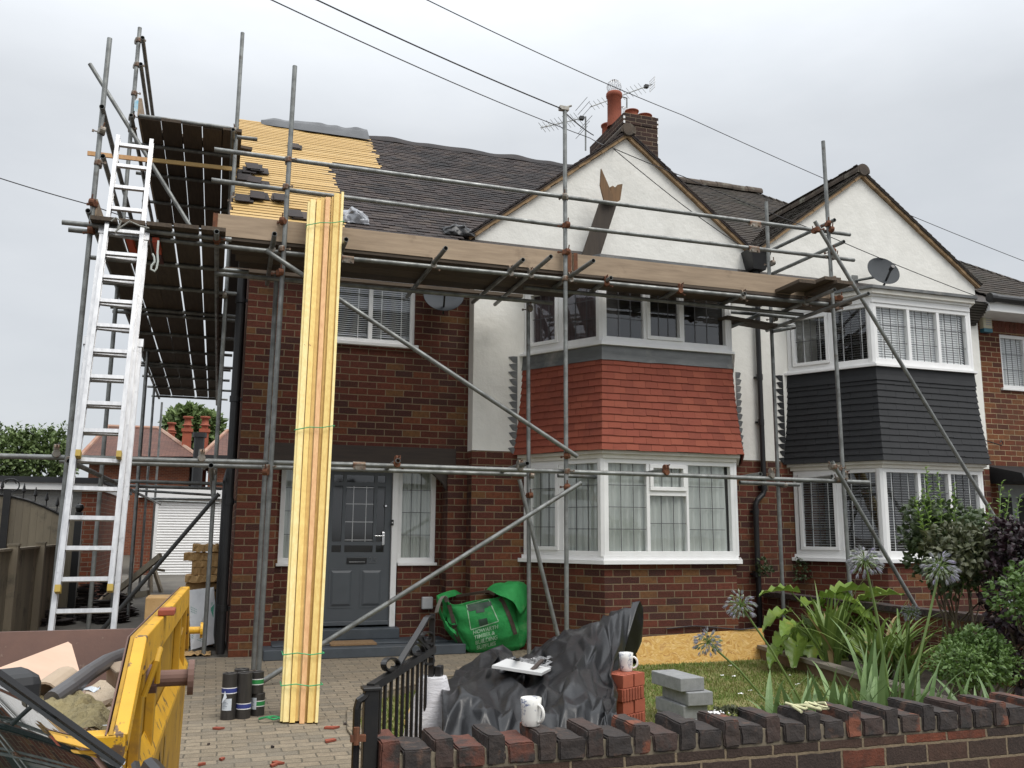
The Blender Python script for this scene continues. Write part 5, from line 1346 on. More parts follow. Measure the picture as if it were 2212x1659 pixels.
# raised flaps of the rim
def flap(pts, name='rim_flap'):
    R_ = dense([[PY(x, y, Y) for x, y, Y in r] for r in pts], 16, 12); m2 = MB(); m2.grid(crumple(R_, .06, 2.2, 2.2)); o = m2.build(name, M['bag'], bag, smooth=True); md = o.modifiers.new('s', 'SOLIDIFY'); md.thickness = .004
flap([[(1050, 1276, Yt+.30), (1066, 1254, Yt+.4), (1105, 1254, Yt+.5), (1140, 1243, Yt+.6)], [(1052, 1277, Yt+.10), (1080, 1272, Yt+.08), (1112, 1258, Yt+.12), (1147, 1256, Yt+.4)], [(1066, 1280, Yt-.02), (1096, 1284, Yt-.02), (1120, 1285, Yt+.0), (1146, 1275, Yt+.3)], [(1078, 1286, Yt-.06), (1108, 1300, Yt-.06), (1126, 1328, Yt-.03), (1143, 1300, Yt+.25)]])
flap([[(944, 1286, Yt+.1), (965, 1278, Yt+.4), (1000, 1271, Yt+.55), (1032, 1272, Yt+.6)], [(950, 1300, Yt), (972, 1290, Yt+.3), (1005, 1283, Yt+.5), (1030, 1282, Yt+.55)]])
flap([[(943, 1286, Yt+.12), (948, 1300, Yt+.02)], [(950, 1330, Yt+.10), (962, 1345, Yt)], [(985, 1365, Yt+.0), (985, 1372, Yt-.02)]])
M['strap'] = mat('brown_webbing', (.085, .060, .045), (.06, .045, .035), ns=8, rough=.85)
def strap(pts, w=4.2):
    rows = []
    for i, (x, y) in enumerate(pts):
        a = pts[max(0, i-1)]; c = pts[min(len(pts)-1, i+1)]; dx_, dy_ = c[0]-a[0], c[1]-a[1]; L = math.hypot(dx_, dy_); nx_, ny_ = -dy_/L*w, dx_/L*w
        p, q = cast(bb, x-nx_, y-ny_, .008), cast(bb, x+nx_, y+ny_, .008)
        if p is None or q is None: continue
        rows.append([p, q])
    if len(rows) > 1: m2 = MB(); m2.grid(rows); m2.build('webbing_strap', M['strap'], bag)
def dpts(pts, n=14):
    out = []
    for i in range(len(pts)-1):
        for k in range(n): out.append((pts[i][0]+(pts[i+1][0]-pts[i][0])*k/n, pts[i][1]+(pts[i+1][1]-pts[i][1])*k/n))
    return out+[pts[-1]]
strap(dpts([(968, 1297), (974, 1320), (980, 1345), (986, 1370), (1000, 1398)], 5)); strap(dpts([(1068, 1282), (1086, 1300), (1096, 1322), (1106, 1348), (1113, 1370)], 5))
mb = MB(); mb.strip([PY(x, y, Y) for x, y, Y in ((966, 1300, Yt), (962, 1290, Yt-.02), (957, 1288, Yt-.03), (951, 1296, Yt-.03), (946, 1310, Yt-.02), (943, 1323, Yt-.01))], .05, .006, (.6, -.5, .2)); mb.build('lifting_loop', mat('grey_webbing', (.24, .23, .20), (.18, .17, .15), ns=8, rough=.85), bag)
mb = MB(); mb.strip([PY(x, y, Y) for x, y, Y in ((985, 1288, Yt+.1), (1010, 1284, Yt+.05), (1035, 1280, Yt), (1055, 1277, Yt-.02), (1068, 1284, Yt-.05))], .035, .006, (0, -.5, 1)); mb.build('rim_band', M['strap'], bag)
M['bagdark'] = mat('dark_print', (.020, .042, .030), (.03, .065, .04), ns=10, rough=.6)
M['bagwhite'] = mat('faded_white_print', (.36, .52, .38), (.20, .42, .22), ns=22, rough=.6, contrast=(.4, .6))
def zpt(x, y): return (921.7+x*.2083, 1238.5+y*.2083)
for poly in (((413, 325), (665, 285), (675, 335), (420, 385)), ((430, 378), (640, 345), (640, 352), (440, 396)), ((508, 370), (600, 360), (600, 400), (512, 415)), ((533, 480), (625, 462), (638, 530), (550, 550))):
    cast_poly(bb, [zpt(*p) for p in poly], M['bagdark'], 'printed_logo', bag, 6, .006)
ol = [(413, 325), (640, 265), (743, 497), (458, 585)]
for i in range(4):
    a, b2 = ol[i], ol[(i+1) % 4]; L = math.hypot(b2[0]-a[0], b2[1]-a[1]); nx_, ny_ = -(b2[1]-a[1])/L*5, (b2[0]-a[0])/L*5
    cast_poly(bb, [zpt(a[0]-nx_, a[1]-ny_), zpt(b2[0]-nx_, b2[1]-ny_), zpt(b2[0]+nx_, b2[1]+ny_), zpt(a[0]+nx_, a[1]+ny_)], M['bagwhite'], 'printed_outline', bag, 7, .006)
for i, ln in enumerate(('HOWARTH', 'TIMBER &', 'BUILDING', 'SUPPLIES')):
    def fn(u, v, w_, i=i):
        zx = 478+i*13+u*285; zy = 632+i*51-u*72-v*55*1.0
        p = cast(bb, *zpt(zx, zy), .012); return p if p is not None else PY(*zpt(zx, zy), Yt)
    t = text_mesh(ln, 1.0, M['bagwhite'], 'printed_text', lambda u, v, w_: fn(u/5.6, v, w_), bag, ext=0, sub=1, bold=.03)

# ------------------------------------------------------------------ roofing battens leaning on the scaffold
tb0, tb1 = PZ(606, 1564, 0), PZ(686, 1565, 0); tt0, tt1 = PY(668, 430, 8.80), PY(741, 422, 8.80)
ws = [.026, .040, .018, .036, .026, .024, .034, .022, .040, .026, .020]          # visible widths: edges and faces
dy = [.010, .000, .030, -.006, .014, .034, .002, .046, .004, .020, .000]
mt_ = ['timber_pale', 'timber_pale', 'timber_pink', 'timber', 'timber_deep', 'timber_pale', 'timber_pink', 'timber_deep', 'timber', 'timber_deep', 'timber_pale']
ex_ = [-.03, -.01, .0, -.025, .01, -.02, .0, -.01, .045, .035, .05]
lbs = {'timber_pale': 'pale straw coloured batten in the front of the leaning timber bundle', 'timber_pink': 'pinkish batten in the front of the leaning timber bundle', 'timber': 'fresh yellow batten in the front of the leaning timber bundle', 'timber_deep': 'amber brown batten in the front of the leaning timber bundle'}
tot = sum(ws)+.012; acc = 0
for i, w_ in enumerate(ws):
    if i == 7: acc += .012
    f0 = (acc+w_/2)/tot; acc += w_
    b0 = tb0.lerp(tb1, f0)+V((0, dy[i], .003)); t0 = tt0.lerp(tt1, f0+(.02 if i > 6 else -.02))+V((0, dy[i], 0)); d = (t0-b0).normalized(); b0 = b0+d*RN.uniform(0, .02); t0 = t0+d*ex_[i]
    bw = RN.uniform(-.008, .008); mb = MB(); pts = [b0.lerp(t0, k/10)+V((bw*math.sin(math.pi*k/10), abs(bw)*.5*math.sin(math.pi*k/10), 0)) for k in range(11)]
    up_ = V((0, 1, -.36)).normalized(); rows = []
    for k, p in enumerate(pts):
        sd = (t0-b0).normalized().cross(up_).normalized(); wv = w_*1.04*(1.0+.22*k/10); rows.append([p-sd*wv/2-up_*.0, p+sd*wv/2, p+sd*wv/2+up_*.05, p-sd*wv/2+up_*.05])
    mb.grid(rows, close_u=True); mb.face(rows[0][::-1]); mb.face(rows[-1])
    tag(mb.build('timber_batten', M[mt_[i]], loc=b0), lbs[mt_[i]], 'batten', 'battens leaning on the scaffolding')
for i in range(9):
    f0 = (i+.5)/9; b0 = tb0.lerp(tb1, f0*.96+.02)+V((0, .075, .003)); t0 = tt0.lerp(tt1, f0*.98+.01)+V((0, .055, 0))
    mb = MB(); mb.bar(b0, t0, .027, .050, up=(0, 1, -.36)); tag(mb.build('timber_batten', M['timber_deep'], loc=b0), 'yellow batten in the rear row of the tall leaning timber bundle', 'batten', 'battens leaning on the scaffolding')
M['greenstrap'] = mat('green_banding', (.05, .42, .16), rough=.4)
for f in (.055, .10, .48, .93):
    a, b2 = tb0.lerp(tt0, f), tb1.lerp(tt1, f); mb = MB()
    mb.path([a+V((-.012, .10, .01)), a+V((-.012, -.03, 0)), a.lerp(b2, .35)+V((0, -.036, .012)), a.lerp(b2, .7)+V((0, -.032, -.004)), b2+V((.02, -.03, .006)), b2+V((.02, .10, 0))], .0045, 6)
    tag(mb.build('green_strap', M['greenstrap']), {.055: 'lowest green banding strap round the foot of the timber bundle', .10: 'second green banding strap from the foot of the timber bundle', .48: 'green banding strap half way up the timber bundle', .93: 'green banding strap near the top of the timber bundle'}[f], 'strap')
mb = MB(); mb.path([PZ(560, 1553, .02), PZ(575, 1549, .05), PZ(590, 1554, .02), PZ(603, 1551, .03), PZ(612, 1556, .02)], .008, 6); mb.path([PZ(575, 1549, .05), PZ(590, 1547, .04), PZ(606, 1549, .03)], .006, 6)
tag(mb.build('green_strap', M['greenstrap']), 'loose end of green banding lying on the paving by the timber foot', 'strap')

# ------------------------------------------------------------------ rolls of lead / damp-proof course
M['roll'] = mat('grey_black_roll', (.060, .056, .052), (.040, .038, .036), ns=5, stretch=(6, 6, .6), rough=.38, metal=.3)
M['bandblue'] = mat('blue_band', (.035, .05, .22), rough=.5); M['bandgreen'] = mat('green_band', (.03, .26, .07), rough=.5)
M['paper'] = mat('paper_label', (.62, .66, .70), (.52, .57, .62), ns=40, rough=.7); M['ink'] = mat('label_ink', (.16, .20, .26), rough=.7)
def roll(px, py, Y, r, h, z0, bands, label, lab=None):
    c = PY(px, py, Y); c = V((c.x, Y, z0)); t = thing('lead_roll', label, 'roll', c, 'rolls standing on the paving')
    mb = MB(); mb.lathe([(r, 0), (r, h-.003), (r-.003, h), (r*.62, h), (r*.58, h-.003), (r*.58, h-.12), (.001, h-.121)], c, 28, capt=False); mb.build('roll_body', M['roll'], t, smooth=False)
    for z, m_ in bands:
        mb = MB(); mb.lathe([(r+.0008, z), (r+.0012, z+.032)], c, 28, capb=False, capt=False); bd_ = mb.build('paper_band', M[m_], t)
        for zz in (z-.006, z+.032): m2 = MB(); m2.lathe([(r+.0008, zz), (r+.0008, zz+.006)], c, 28, capb=False, capt=False); m2.build('band_edge', M['upvc'], bd_)
    if lab:
        z, hh, a0, a1 = lab; mb = MB(); mb.grid([[c+V((math.cos(a)*(r+.0015), math.sin(a)*(r+.0015), zz)) for a in [rad(a0+(a1-a0)*k/8) for k in range(9)]] for zz in (z, z+hh)]); lo = mb.build('label', M['paper'], t)
        m2 = MB()
        for k in range(6):
            zz = z+hh*(.2+.12*k); m2.grid([[c+V((math.cos(a)*(r+.0022), math.sin(a)*(r+.0022), q)) for a in [rad(a0+(a1-a0)*(.1+j*.08+.0*k)) for j in range(4+(k*3) % 5)]] for q in (zz, zz+hh*.04)])
        m2.build('label_print', M['ink'], lo)
ry = PZ(495, 1556, 0).y+.055
roll(495, 1500, ry, .056, .335, 0, ((.195, 'bandblue'),), 'roll with a torn blue band and white label, leftmost of the rolls on the paving', (.07, .085, 215, 290))
roll(527, 1500, ry+.01, .056, .335, 0, ((.075, 'bandblue'),), 'roll with a low blue band in the front of the rolls on the paving')
roll(520, 1490, ry+.13, .056, .345, 0, (), 'plain roll at the back of the rolls on the paving')
roll(557, 1520, ry+.09, .052, .165, 0, ((.075, 'bandgreen'),), 'short roll with a green band and white label, lower right of the rolls', (.05, .085, 200, 255))
roll(554, 1490, ry+.09, .052, .16, .166, ((.07, 'bandgreen'),), 'short roll with a green band set on top of another roll')
mb = MB(); c = PY(484, 1508, ry-.05); mb.prism([PY(486, 1492, ry-.062), PY(490, 1507, ry-.062), PY(479, 1518, ry-.07), PY(483, 1505, ry-.066)], (0, -.001, 0)); tag(mb.build('paper_scrap', M['paper']), 'torn white paper flap hanging on the leftmost roll', 'paper')

# ------------------------------------------------------------------ OSB sheet, insulation board, packs
def osbmat():
    b = NB('osb_board'); vec = b.coord('Object', (1, 1, 1)); nz = b.noise(vec, 5, 2, out=1)
    v = b.n.new('ShaderNodeVectorMath'); v.operation = 'MULTIPLY_ADD'; b.link(nz, v.inputs[0]); v.inputs[1].default_value = (.25, .25, .25); b.link(vec, v.inputs[2])
    mp = b.n.new('ShaderNodeMapping'); mp.inputs['Rotation'].default_value = (0, .6, 0); mp.inputs['Scale'].default_value = (16, 16, 46); b.link(v.outputs[0], mp.inputs[0])
    vo = b.n.new('ShaderNodeTexVoronoi'); vo.inputs['Scale'].default_value = 1.6; vo.inputs['Randomness'].default_value = 1; b.link(mp.outputs[0], vo.inputs['Vector'])
    sp = b.n.new('ShaderNodeSeparateColor'); b.link(vo.outputs['Color'], sp.inputs[0])
    c = b.ramp(sp.outputs[0], [(0, (.52, .31, .085)), (.3, (.60, .39, .13)), (.6, (.46, .25, .06)), (.85, (.66, .46, .19)), (1, (.36, .17, .04))])
    b.bsdf(c, .75, 0, .3, b.bump(sp.outputs[1], .3, .003)); return b.m
M['osb'] = osbmat()
yo = 9.36; p0, p1 = PY(1378, 1380, yo), PY(1668, 1361, yo); 
mb = MB(); mb.hexa([(p0.x, yo, LZ-.02), (p1.x, yo+.1, LZ-.02), (p1.x, yo+.118, LZ-.02), (p0.x, yo+.018, LZ-.02), (p0.x, yo+.10, p0.z), (p1.x, yo+.2, p1.z), (p1.x, yo+.218, p1.z), (p0.x, yo+.118, p0.z)])
tag(mb.build('osb_sheet', M['osb']), 'strip of yellow strand board leaning on edge against the bay brickwork', 'board')
M['foil'] = mat('foil_facing', (.66, .67, .68), (.58, .59, .60), ns=6, rough=.42, metal=.35, bump=.4, bs=18, bd=.012); M['foam'] = mat('insulation_foam', (.34, .21, .10), rough=.9)
yb_ = 11.30; B4 = [PY(412, 1404, yb_), PY(470, 1388, yb_+.05), PY(462, 1268, yb_+.22), PY(408, 1275, yb_+.22)]
B4[0].z = max(B4[0].z, .01)
ins = thing('insulation_board', 'foil faced insulation board with green print leaning on the brown paper packs', 'board', B4[0])
mb = MB(); mb.prism(B4, (0, .06, 0)); mb.build('foam_core', M['foam'], ins)
mb = MB(); nrm_ = V((0, -1, .2)).normalized(); mb.face([p+nrm_*.004 for p in B4]); mb.build('foil_face', M['foil'], ins)
M['greenink'] = mat('green_print', (.06, .36, .24), rough=.6)
def bil(u, v): return B4[0].lerp(B4[1], u).lerp(B4[3].lerp(B4[2], u), v)+nrm_*.008
text_mesh('real', .34, M['greenink'], 'printed_text', lambda u, v, w_: bil(.72+u*.40*math.cos(-.7)-v*.5*math.sin(-.7)*.6, .74-u*.30*.5+v*.26), ins, ext=0)
mb = MB()
for k in range(5): mb.face([bil(.80+.02*k, .62-.035*k), bil(.98-.01*k, .69-.03*k), bil(.96-.01*k, .66-.03*k), bil(.82+.02*k, .585-.035*k)])
mb.build('printed_leaf', M['greenink'], ins)
for r0 in (.70, .26):
    for k in range(3):
        mb = MB()
        for j in range(7): u0 = .05+j*.06; v0 = r0-.012*k*3-j*.017; mb.face([bil(u0, v0), bil(u0+.04, v0-.012), bil(u0+.045, v0+.004), bil(u0+.006, v0+.016)])
        mb.build('printed_lettering', mat('pale_green_print', (.30, .46, .42), rough=.6), ins)
M['kraft'] = mat('brown_kraft_paper', (.52, .335, .15), (.43, .265, .11), ns=4, rough=.8, bump=.6, bs=10, bd=.02, objvar=.12)
pk = [(415, 482, 1176, 1193), (396, 482, 1194, 1212), (414, 474, 1211, 1226), (413, 474, 1226, 1243), (399, 478, 1243, 1259), (400, 478, 1259, 1276), (408, 480, 1276, 1296), (405, 480, 1297, 1318), (408, 478, 1319, 1336), (403, 480, 1339, 1358), (402, 479, 1359, 1378), (398, 478, 1379, 1397)]
for i, (xa, xb, ya, yb2) in enumerate(pk):
    Y = 11.62+RN.uniform(-.05, .05); a, c = PY(xa, yb2, Y), PY(xb, ya, Y); mb = MB()
    nx_ = 10; rows = []
    zb0 = max(.005, a.z+.004)
    for (yy, zf) in ((0, 0), (0, 1), (.5, 1), (.5, 0)):
        rows.append([V((a.x+(min(c.x, .19)-a.x)*k/nx_, Y+yy+.02*noise.noise((k*.6, i, zf)), zb0+(c.z-zb0)*zf+.014*noise.noise((k*.7, i*3.1, zf+yy)))) for k in range(nx_+1)])
    mb.grid(rows, close_v=True); mb.face([r[0] for r in rows][::-1]); mb.face([r[-1] for r in rows])
    tag(mb.build('paper_pack', M['kraft'], bevel=.006), 'brown kraft paper pack in the tall pile beside the house corner' if i else 'brown kraft paper pack on top of the tall pile beside the house corner', 'pack', 'brown paper packs in the pile')
mb = MB(); a, c = PZ(386, 1411, 0), PZ(455, 1410, 0)
mb.grid([[V((a.x+(c.x-a.x)*k/10, 10.9+.35*j/4, .02+.05*abs(noise.noise((k*.5, j*.6, 2))))) for k in range(11)] for j in range(5)]); tag(mb.build('cardboard_sheet', M['kraft']), 'flattened brown cardboard lying under the insulation board', 'cardboard')

# ================================================================== skip
M['skipy'] = mat('skip_yellow', (.40, .225, .016), (.31, .165, .014), ns=5, stretch=(1, 1, .45), rough=.55, spec=.3, c3=(.13, .075, .03), ns3=4.5, t3=(.54, .70), bump=.25, bs=20, bd=.004)
M['skipedge'] = mat('skip_yellow_worn', (.62, .34, .016), (.52, .27, .012), ns=5, rough=.5, c3=(.12, .07, .035), ns3=16, t3=(.585, .63), bump=.3, bs=30, bd=.004)
M['skiprust'] = mat('skip_rusty_inside', (.15, .085, .066), (.11, .066, .055), ns=3, rough=.8, c3=(.30, .24, .19), ns3=6, t3=(.62, .72), bump=.3, bs=20, bd=.006)
skip = thing('skip', 'worn yellow builders skip full of rubble standing on the driveway', 'skip', (-.9, 4.4, -.15))
ZR = 1.08; nA, nF = PZ(318, 1374, ZR), PZ(410, 1267, ZR); lipN = PZ(283, 1585, .87)
xs_ = lambda y: nA.x+(nF.x-nA.x)*(y-nA.y)/(nF.y-nA.y)
W_ = 1.62
pn = [(nA.y, ZR), (nF.y, ZR), (nF.y+.36, .72), (nF.y-.15, -.13), (nA.y+.35, -.13), (lipN.y, .87)]
def sidep(dx_, t, name, m_):
    mb = MB(); mb.prism([(xs_(y)+dx_-.0, y, z) for y, z in pn], (-t, 0, 0)); return mb.build(name, m_, skip)
sidep(-.035, .012, 'side_panel', M['skipy'])
mb = MB(); mb.prism([(xs_(y)-.052-0, y, z) for y, z in pn], (-.004, 0, 0)); mb.build('side_inner_face', M['skiprust'], skip)
mb = MB(); mb.prism([(xs_(y)-W_, y, z) for y, z in pn], (-.02, 0, 0)); mb.build('far_side_panel', M['skiprust'], skip)
def xbar(name, ya, za, yb, zb, x0, x1, h, m_):
    """bar in the plane of the side from (ya,za) to (yb,zb), between depths x0 and x1"""
    a, c = V((0, ya, za)), V((0, yb, zb)); d = (c-a).normalized(); u = V((1, 0, 0)).cross(d)
    mb = MB(); mb.hexa([a+V((xs_(ya)+x0, 0, 0)), a+V((xs_(ya)+x1, 0, 0)), a+V((xs_(ya)+x1, 0, 0))+u*h, a+V((xs_(ya)+x0, 0, 0))+u*h, c+V((xs_(yb)+x0, 0, 0)), c+V((xs_(yb)+x1, 0, 0)), c+V((xs_(yb)+x1, 0, 0))+u*h, c+V((xs_(yb)+x0, 0, 0))+u*h])
    return mb.build(name, m_, skip, bevel=.004)
xbar('top_rail', nA.y, ZR, nF.y, ZR, -.038, .0, -.115, M['skipedge'])
xbar('end_rim', lipN.y, .87, nA.y, ZR, -.042, .0, -.06, M['skipedge']); xbar('end_rim', nF.y, ZR, nF.y+.36, .72, -.042, .0, -.06, M['skipedge'])
for y0, y1 in ((nA.y+.02, nA.y+.10), (nA.y+.52, nA.y+.60), (nF.y-.62, nF.y-.54), (nF.y-.10, nF.y-.02)):
    mb = MB(); mb.box((xs_(y0)-.034, y0, .55), (xs_(y0)-.002, y1, ZR-.12)); mb.build('post', M['skipy'], skip, bevel=.004)
# lower body with a sloping ledge
mb = MB(); mb.prism([(xs_(y)+.004, y, z) for y, z in [(nA.y-.22, .62), (nF.y+.2, .62), (nF.y-.12, -.13), (nA.y+.33, -.13)]], (-.036, 0, 0)); mb.build('lower_panel', M['skipy'], skip)
mb = MB(); mb.hexa([(xs_(3)+.004, nA.y-.18, .60), (xs_(6)+.004, nF.y+.2, .60), (xs_(6)-.034, nF.y+.2, .60), (xs_(3)-.034, nA.y-.18, .60), (xs_(3)+.004, nA.y-.18, .625), (xs_(6)+.004, nF.y+.2, .625), (xs_(6)-.034, nF.y+.2, .70), (xs_(3)-.034, nA.y-.18, .70)]); mb.build('ledge', M['skipedge'], skip)
for k, (px, py) in enumerate(((335, 1466), (401, 1362))):
    p = PX(px, py, xs_(4)); mb = MB(); mb.tube(p, p+V((.11, 0, 0)), .026, 14); mb.tube(p+V((.10, 0, 0)), p+V((.118, 0, 0)), .055, 18); mb.tube(p-V((.04, 0, 0)), p+V((.006, 0, 0)), .045, 16)
    mb.build('lifting_lug', M['skiprust'] if k == 0 else M['skipedge'], skip)
for px, py in ((318, 1425), (378, 1370)):
    p = PX(px, py, xs_(4)-.02); mb = MB(); mb.path([p+V((.0, -.05, -.10)), p+V((.03, -.05, 0)), p+V((.035, 0, .03)), p+V((.03, .05, 0)), p+V((.03, .06, -.08))], .009, 8); mb.build('chain_hook', M['skipy'], skip)
# ends
lx0, lx1 = xs_(lipN.y)-.04, xs_(lipN.y)-W_
mb = MB(); mb.hexa([(lx1, nA.y+.35, -.13), (lx0, nA.y+.35, -.13), (lx0, nA.y+.37, -.13), (lx1, nA.y+.37, -.13), (lx1, lipN.y+.02, .83), (lx0, lipN.y+.02, .83), (lx0, lipN.y+.04, .83), (lx1, lipN.y+.04, .83)]); mb.build('end_panel', M['skipy'], skip)
mb = MB(); mb.box((lx1, lipN.y-.0, .80), (lx0+.035, lipN.y+.075, .87)); mb.build('lip_rail', M['skipedge'], skip, bevel=.006)
mb = MB(); mb.hexa([(lx1, nA.y+.39, -.13), (lx0, nA.y+.39, -.13), (lx0, nA.y+.392, -.13), (lx1, nA.y+.392, -.13), (lx1, lipN.y+.055, .86), (lx0, lipN.y+.055, .86), (lx0, lipN.y+.057, .86), (lx1, lipN.y+.057, .86)]); mb.build('end_inner_face', M['skiprust'], skip)
fy = nF.y+.05; fz = PY(150, 1362, fy).z
mb = MB(); mb.hexa([(lx1-.3, nF.y-.2, -.13), (lx0-.0, nF.y-.2, -.13), (lx0, nF.y-.18, -.13), (lx1-.3, nF.y-.18, -.13), (lx1-.3, fy, fz), (lx0, fy, fz), (lx0, fy+.03, fz), (lx1-.3, fy+.03, fz)]); mb.build('far_end_panel', M['skiprust'], skip)
M['skipprint'] = mat('faded_dark_lettering', (.085, .070, .045), (.22, .14, .03), ns=9, rough=.6, contrast=(.45, .62))
for i, (ya, za, yb, zb_, w_) in enumerate(((3.30, .22, 3.34, .52, .05), (3.40, .50, 3.50, .24, .05), (3.56, .24, 3.60, .54, .05), (3.72, .26, 3.76, .55, .05), (3.86, .26, 3.90, .55, .05), (3.92, .52, 4.06, .28, .05), (4.12, .28, 4.15, .56, .05), (3.34, .02, 3.42, .16, .06), (3.55, .02, 3.60, .18, .06), (3.70, .03, 3.86, .18, .05))):
    mb = MB(); d = V((0, yb-ya, zb_-za)).normalized(); e = V((0, d.z, -d.y))*w_/2; a, c = V((xs_(ya)+.0085, ya, za)), V((xs_(yb)+.0085, yb, zb_)); mb.face([a-e, a+e, c+e, c-e]); mb.build('faded_lettering', M['skipprint'], skip)
mb = MB(); mb.box((-.235, 4.05, ZR+.0), (-.19, 4.16, ZR+.022)); c = PZ(361, 1317, ZR+.02); 
o = MB(); o.box((c.x-.03, c.y-.06, ZR+.002), (c.x+.03, c.y+.07, ZR+.024)); tag(o.build('tile_fragment', M['tile_red'], bevel=.004), 'red tile fragment lying on the top rail of the yellow skip', 'tile fragment')
# contents
M['rubble'] = mat('mixed_rubble', (.38, .295, .20), (.26, .20, .135), ns=7, rough=.95, bump=.8, bs=40, bd=.015, pal=[(.36, .28, .19), (.44, .35, .25), (.28, .21, .15), (.50, .42, .32), (.32, .19, .12), (.40, .32, .22)])
M['wool'] = mat('loft_insulation', (.27, .225, .115), (.19, .16, .085), ns=9, rough=1, bump=1, bs=30, bd=.03)
mb = MB(); nx_, ny_ = 46, 60
def fillz(x, y):
    f = (y-2.8)/3.0
    return .43+.11*f+.13*noise.noise((x*1.6, y*1.6, 2))+.05*noise.noise((x*5, y*5, 1))+.03*(1-abs(noise.noise((x*9, y*9, 4)))*2)
mb.grid([[V((-1.80+1.60*i/nx_, 2.85+3.0*j/ny_, fillz(-1.80+1.60*i/nx_, 2.85+3.0*j/ny_))) for i in range(nx_+1)] for j in range(ny_+1)])
rub = mb.build('rubble', M['rubble']); rub['kind'] = 'stuff'; tag(rub, 'mixed brown rubble filling the yellow skip', 'rubble')
mb = MB(); r2 = random.Random(3)
for i in range(420):
    x, y = r2.uniform(-1.7, -.26), r2.uniform(3.0, 5.6); z = fillz(x, y)+r2.uniform(-.01, .03); s = r2.uniform(.012, .05)*(1.4 if r2.random() < .1 else 1)
    a = V((r2.uniform(-1, 1), r2.uniform(-1, 1), r2.uniform(-.6, .6))).normalized(); b2 = a.orthogonal().normalized(); c = a.cross(b2)
    mb.obox(V((x, y, z)), a*s, b2*s*r2.uniform(.5, 1), c*s*r2.uniform(.2, .7))
cr_ = mb.build('rubble_pieces', M['rubble']); cr_['kind'] = 'stuff'; tag(cr_, 'broken brick and mortar pieces strewn over the skip load', 'rubble')
mb = MB()
rows = []
for j in range(50):
    row = []
    for i in range(60):
        px = 85+170*i/59; f = j/49; py = 1592-(100-42*(i/59)**1.5+12*math.sin(i*.2+.5))*f; Y = 3.25+1.15*f*(1-.35*i/59)
        p = PY(px, py, Y); q = p*7
        bump_ = .055*noise.noise(q)+.03*noise.noise(q*2.3)+.012*noise.noise(q*5)
        row.append(p+V((0, -.35, .9)).normalized()*bump_)
    rows.append(row)
mb.grid(rows); wl = mb.build('insulation_wool', M['wool'], smooth=True); wl['kind'] = 'stuff'; tag(wl, 'olive brown fluffy insulation wool heaped in the skip', 'insulation')
M['pinkboard'] = mat('pink_plasterboard', (.60, .42, .31), (.54, .37, .27), ns=3, rough=.8, c3=(.36, .26, .19), ns3=5, t3=(.62, .78))
pA = [PY(x, y, Y) for x, y, Y in ((2, 1441, 4.6), (147, 1386, 5.2), (184, 1495, 4.9), (86, 1512, 4.35), (40, 1500, 4.3))]
n0 = (pA[1]-pA[0]).cross(pA[3]-pA[0]).normalized(); n0 = n0 if n0.y < 0 else -n0
pA = [PP(x, y, pA[0], n0) for x, y in ((-60, 1464), (2, 1441), (147, 1386), (155, 1392), (186, 1500), (190, 1560), (60, 1560), (-60, 1530))]
mb = MB(); mb.prism(pA, -n0*.03); tag(mb.build('plasterboard_sheet', M['pinkboard'], bevel=.003), 'pale pink board leaning inside the yellow skip', 'board')
mb = MB(); mb.path([PY(x, y, Y) for x, y, Y in ((112, 1512, 4.1), (150, 1486, 4.2), (190, 1456, 4.4), (230, 1430, 4.7), (265, 1416, 5.0), (300, 1409, 5.35), (320, 1405, 5.6))], .036, 14); tag(mb.build('flexible_pipe', mat('grey_flexible_pipe', (.085, .082, .085), (.07, .068, .07), rough=.45)), 'thick dark grey pipe curving across the skip load', 'pipe')
mb = MB(); a, c = PY(92, 1506, 4.2), PY(142, 1470, 4.45); mb.tube(a, c, .062, 18, hollow=True); tag(mb.build('cardboard_tube', mat('pale_tube', (.42, .33, .24), (.36, .28, .2), rough=.85)), 'pale cardboard tube lying below the pink board in the skip', 'tube')
mb = MB(); a = PY(250, 1492, 4.6); mb.obox(a, (.20, .08, .03), (-.06, .14, .02), (0, -.05, .09)); tag(mb.build('rubble_block', mat('pale_lump', (.34, .27, .20), (.27, .21, .15), rough=.95, bump=.5, bs=25), bevel=.01), 'pale broken block lying in the skip near its yellow rim', 'block')
for (x, y, Y, lb) in ((182, 1500, 4.3, 'white paper scrap'), (214, 1583, 3.5, 'crumpled bag scrap')):
    a = PY(x, y, Y); mb = MB(); mb.grid([[a+V((.12*(i/6-.5), .07*(j/4-.5), .02+.03*noise.noise((i*.7, j*.7, x)))) for i in range(7)] for j in range(5)]); tag(mb.build('scrap', M['paper']), {'white paper scrap': 'white paper scrap lying on the wool in the middle of the skip', 'crumpled bag scrap': 'pale crumpled scrap lying in the skip near its front lip'}[lb], 'scrap')

# ================================================================== parked car (bottom left corner)
M['carpaint'] = mat('dark_green_car_paint', (.006, .016, .014), (.008, .02, .017), rough=.12, spec=.7)
M['carglass'] = None
b = NB('windscreen_glass'); pr = b.bsdf((.006, .016, .014), .015, 0, .9); pr.inputs['Coat Weight'].default_value = 1.0; pr.inputs['Coat Roughness'].default_value = .01; M['carglass'] = b.m
car = thing('parked_car', 'dark car parked at the kerb, its windscreen edge cutting the lower left corner', 'car', (-1.6, 1.05, -.2))
YF, YN = 1.90, .20; ycm = (YF+YN)/2
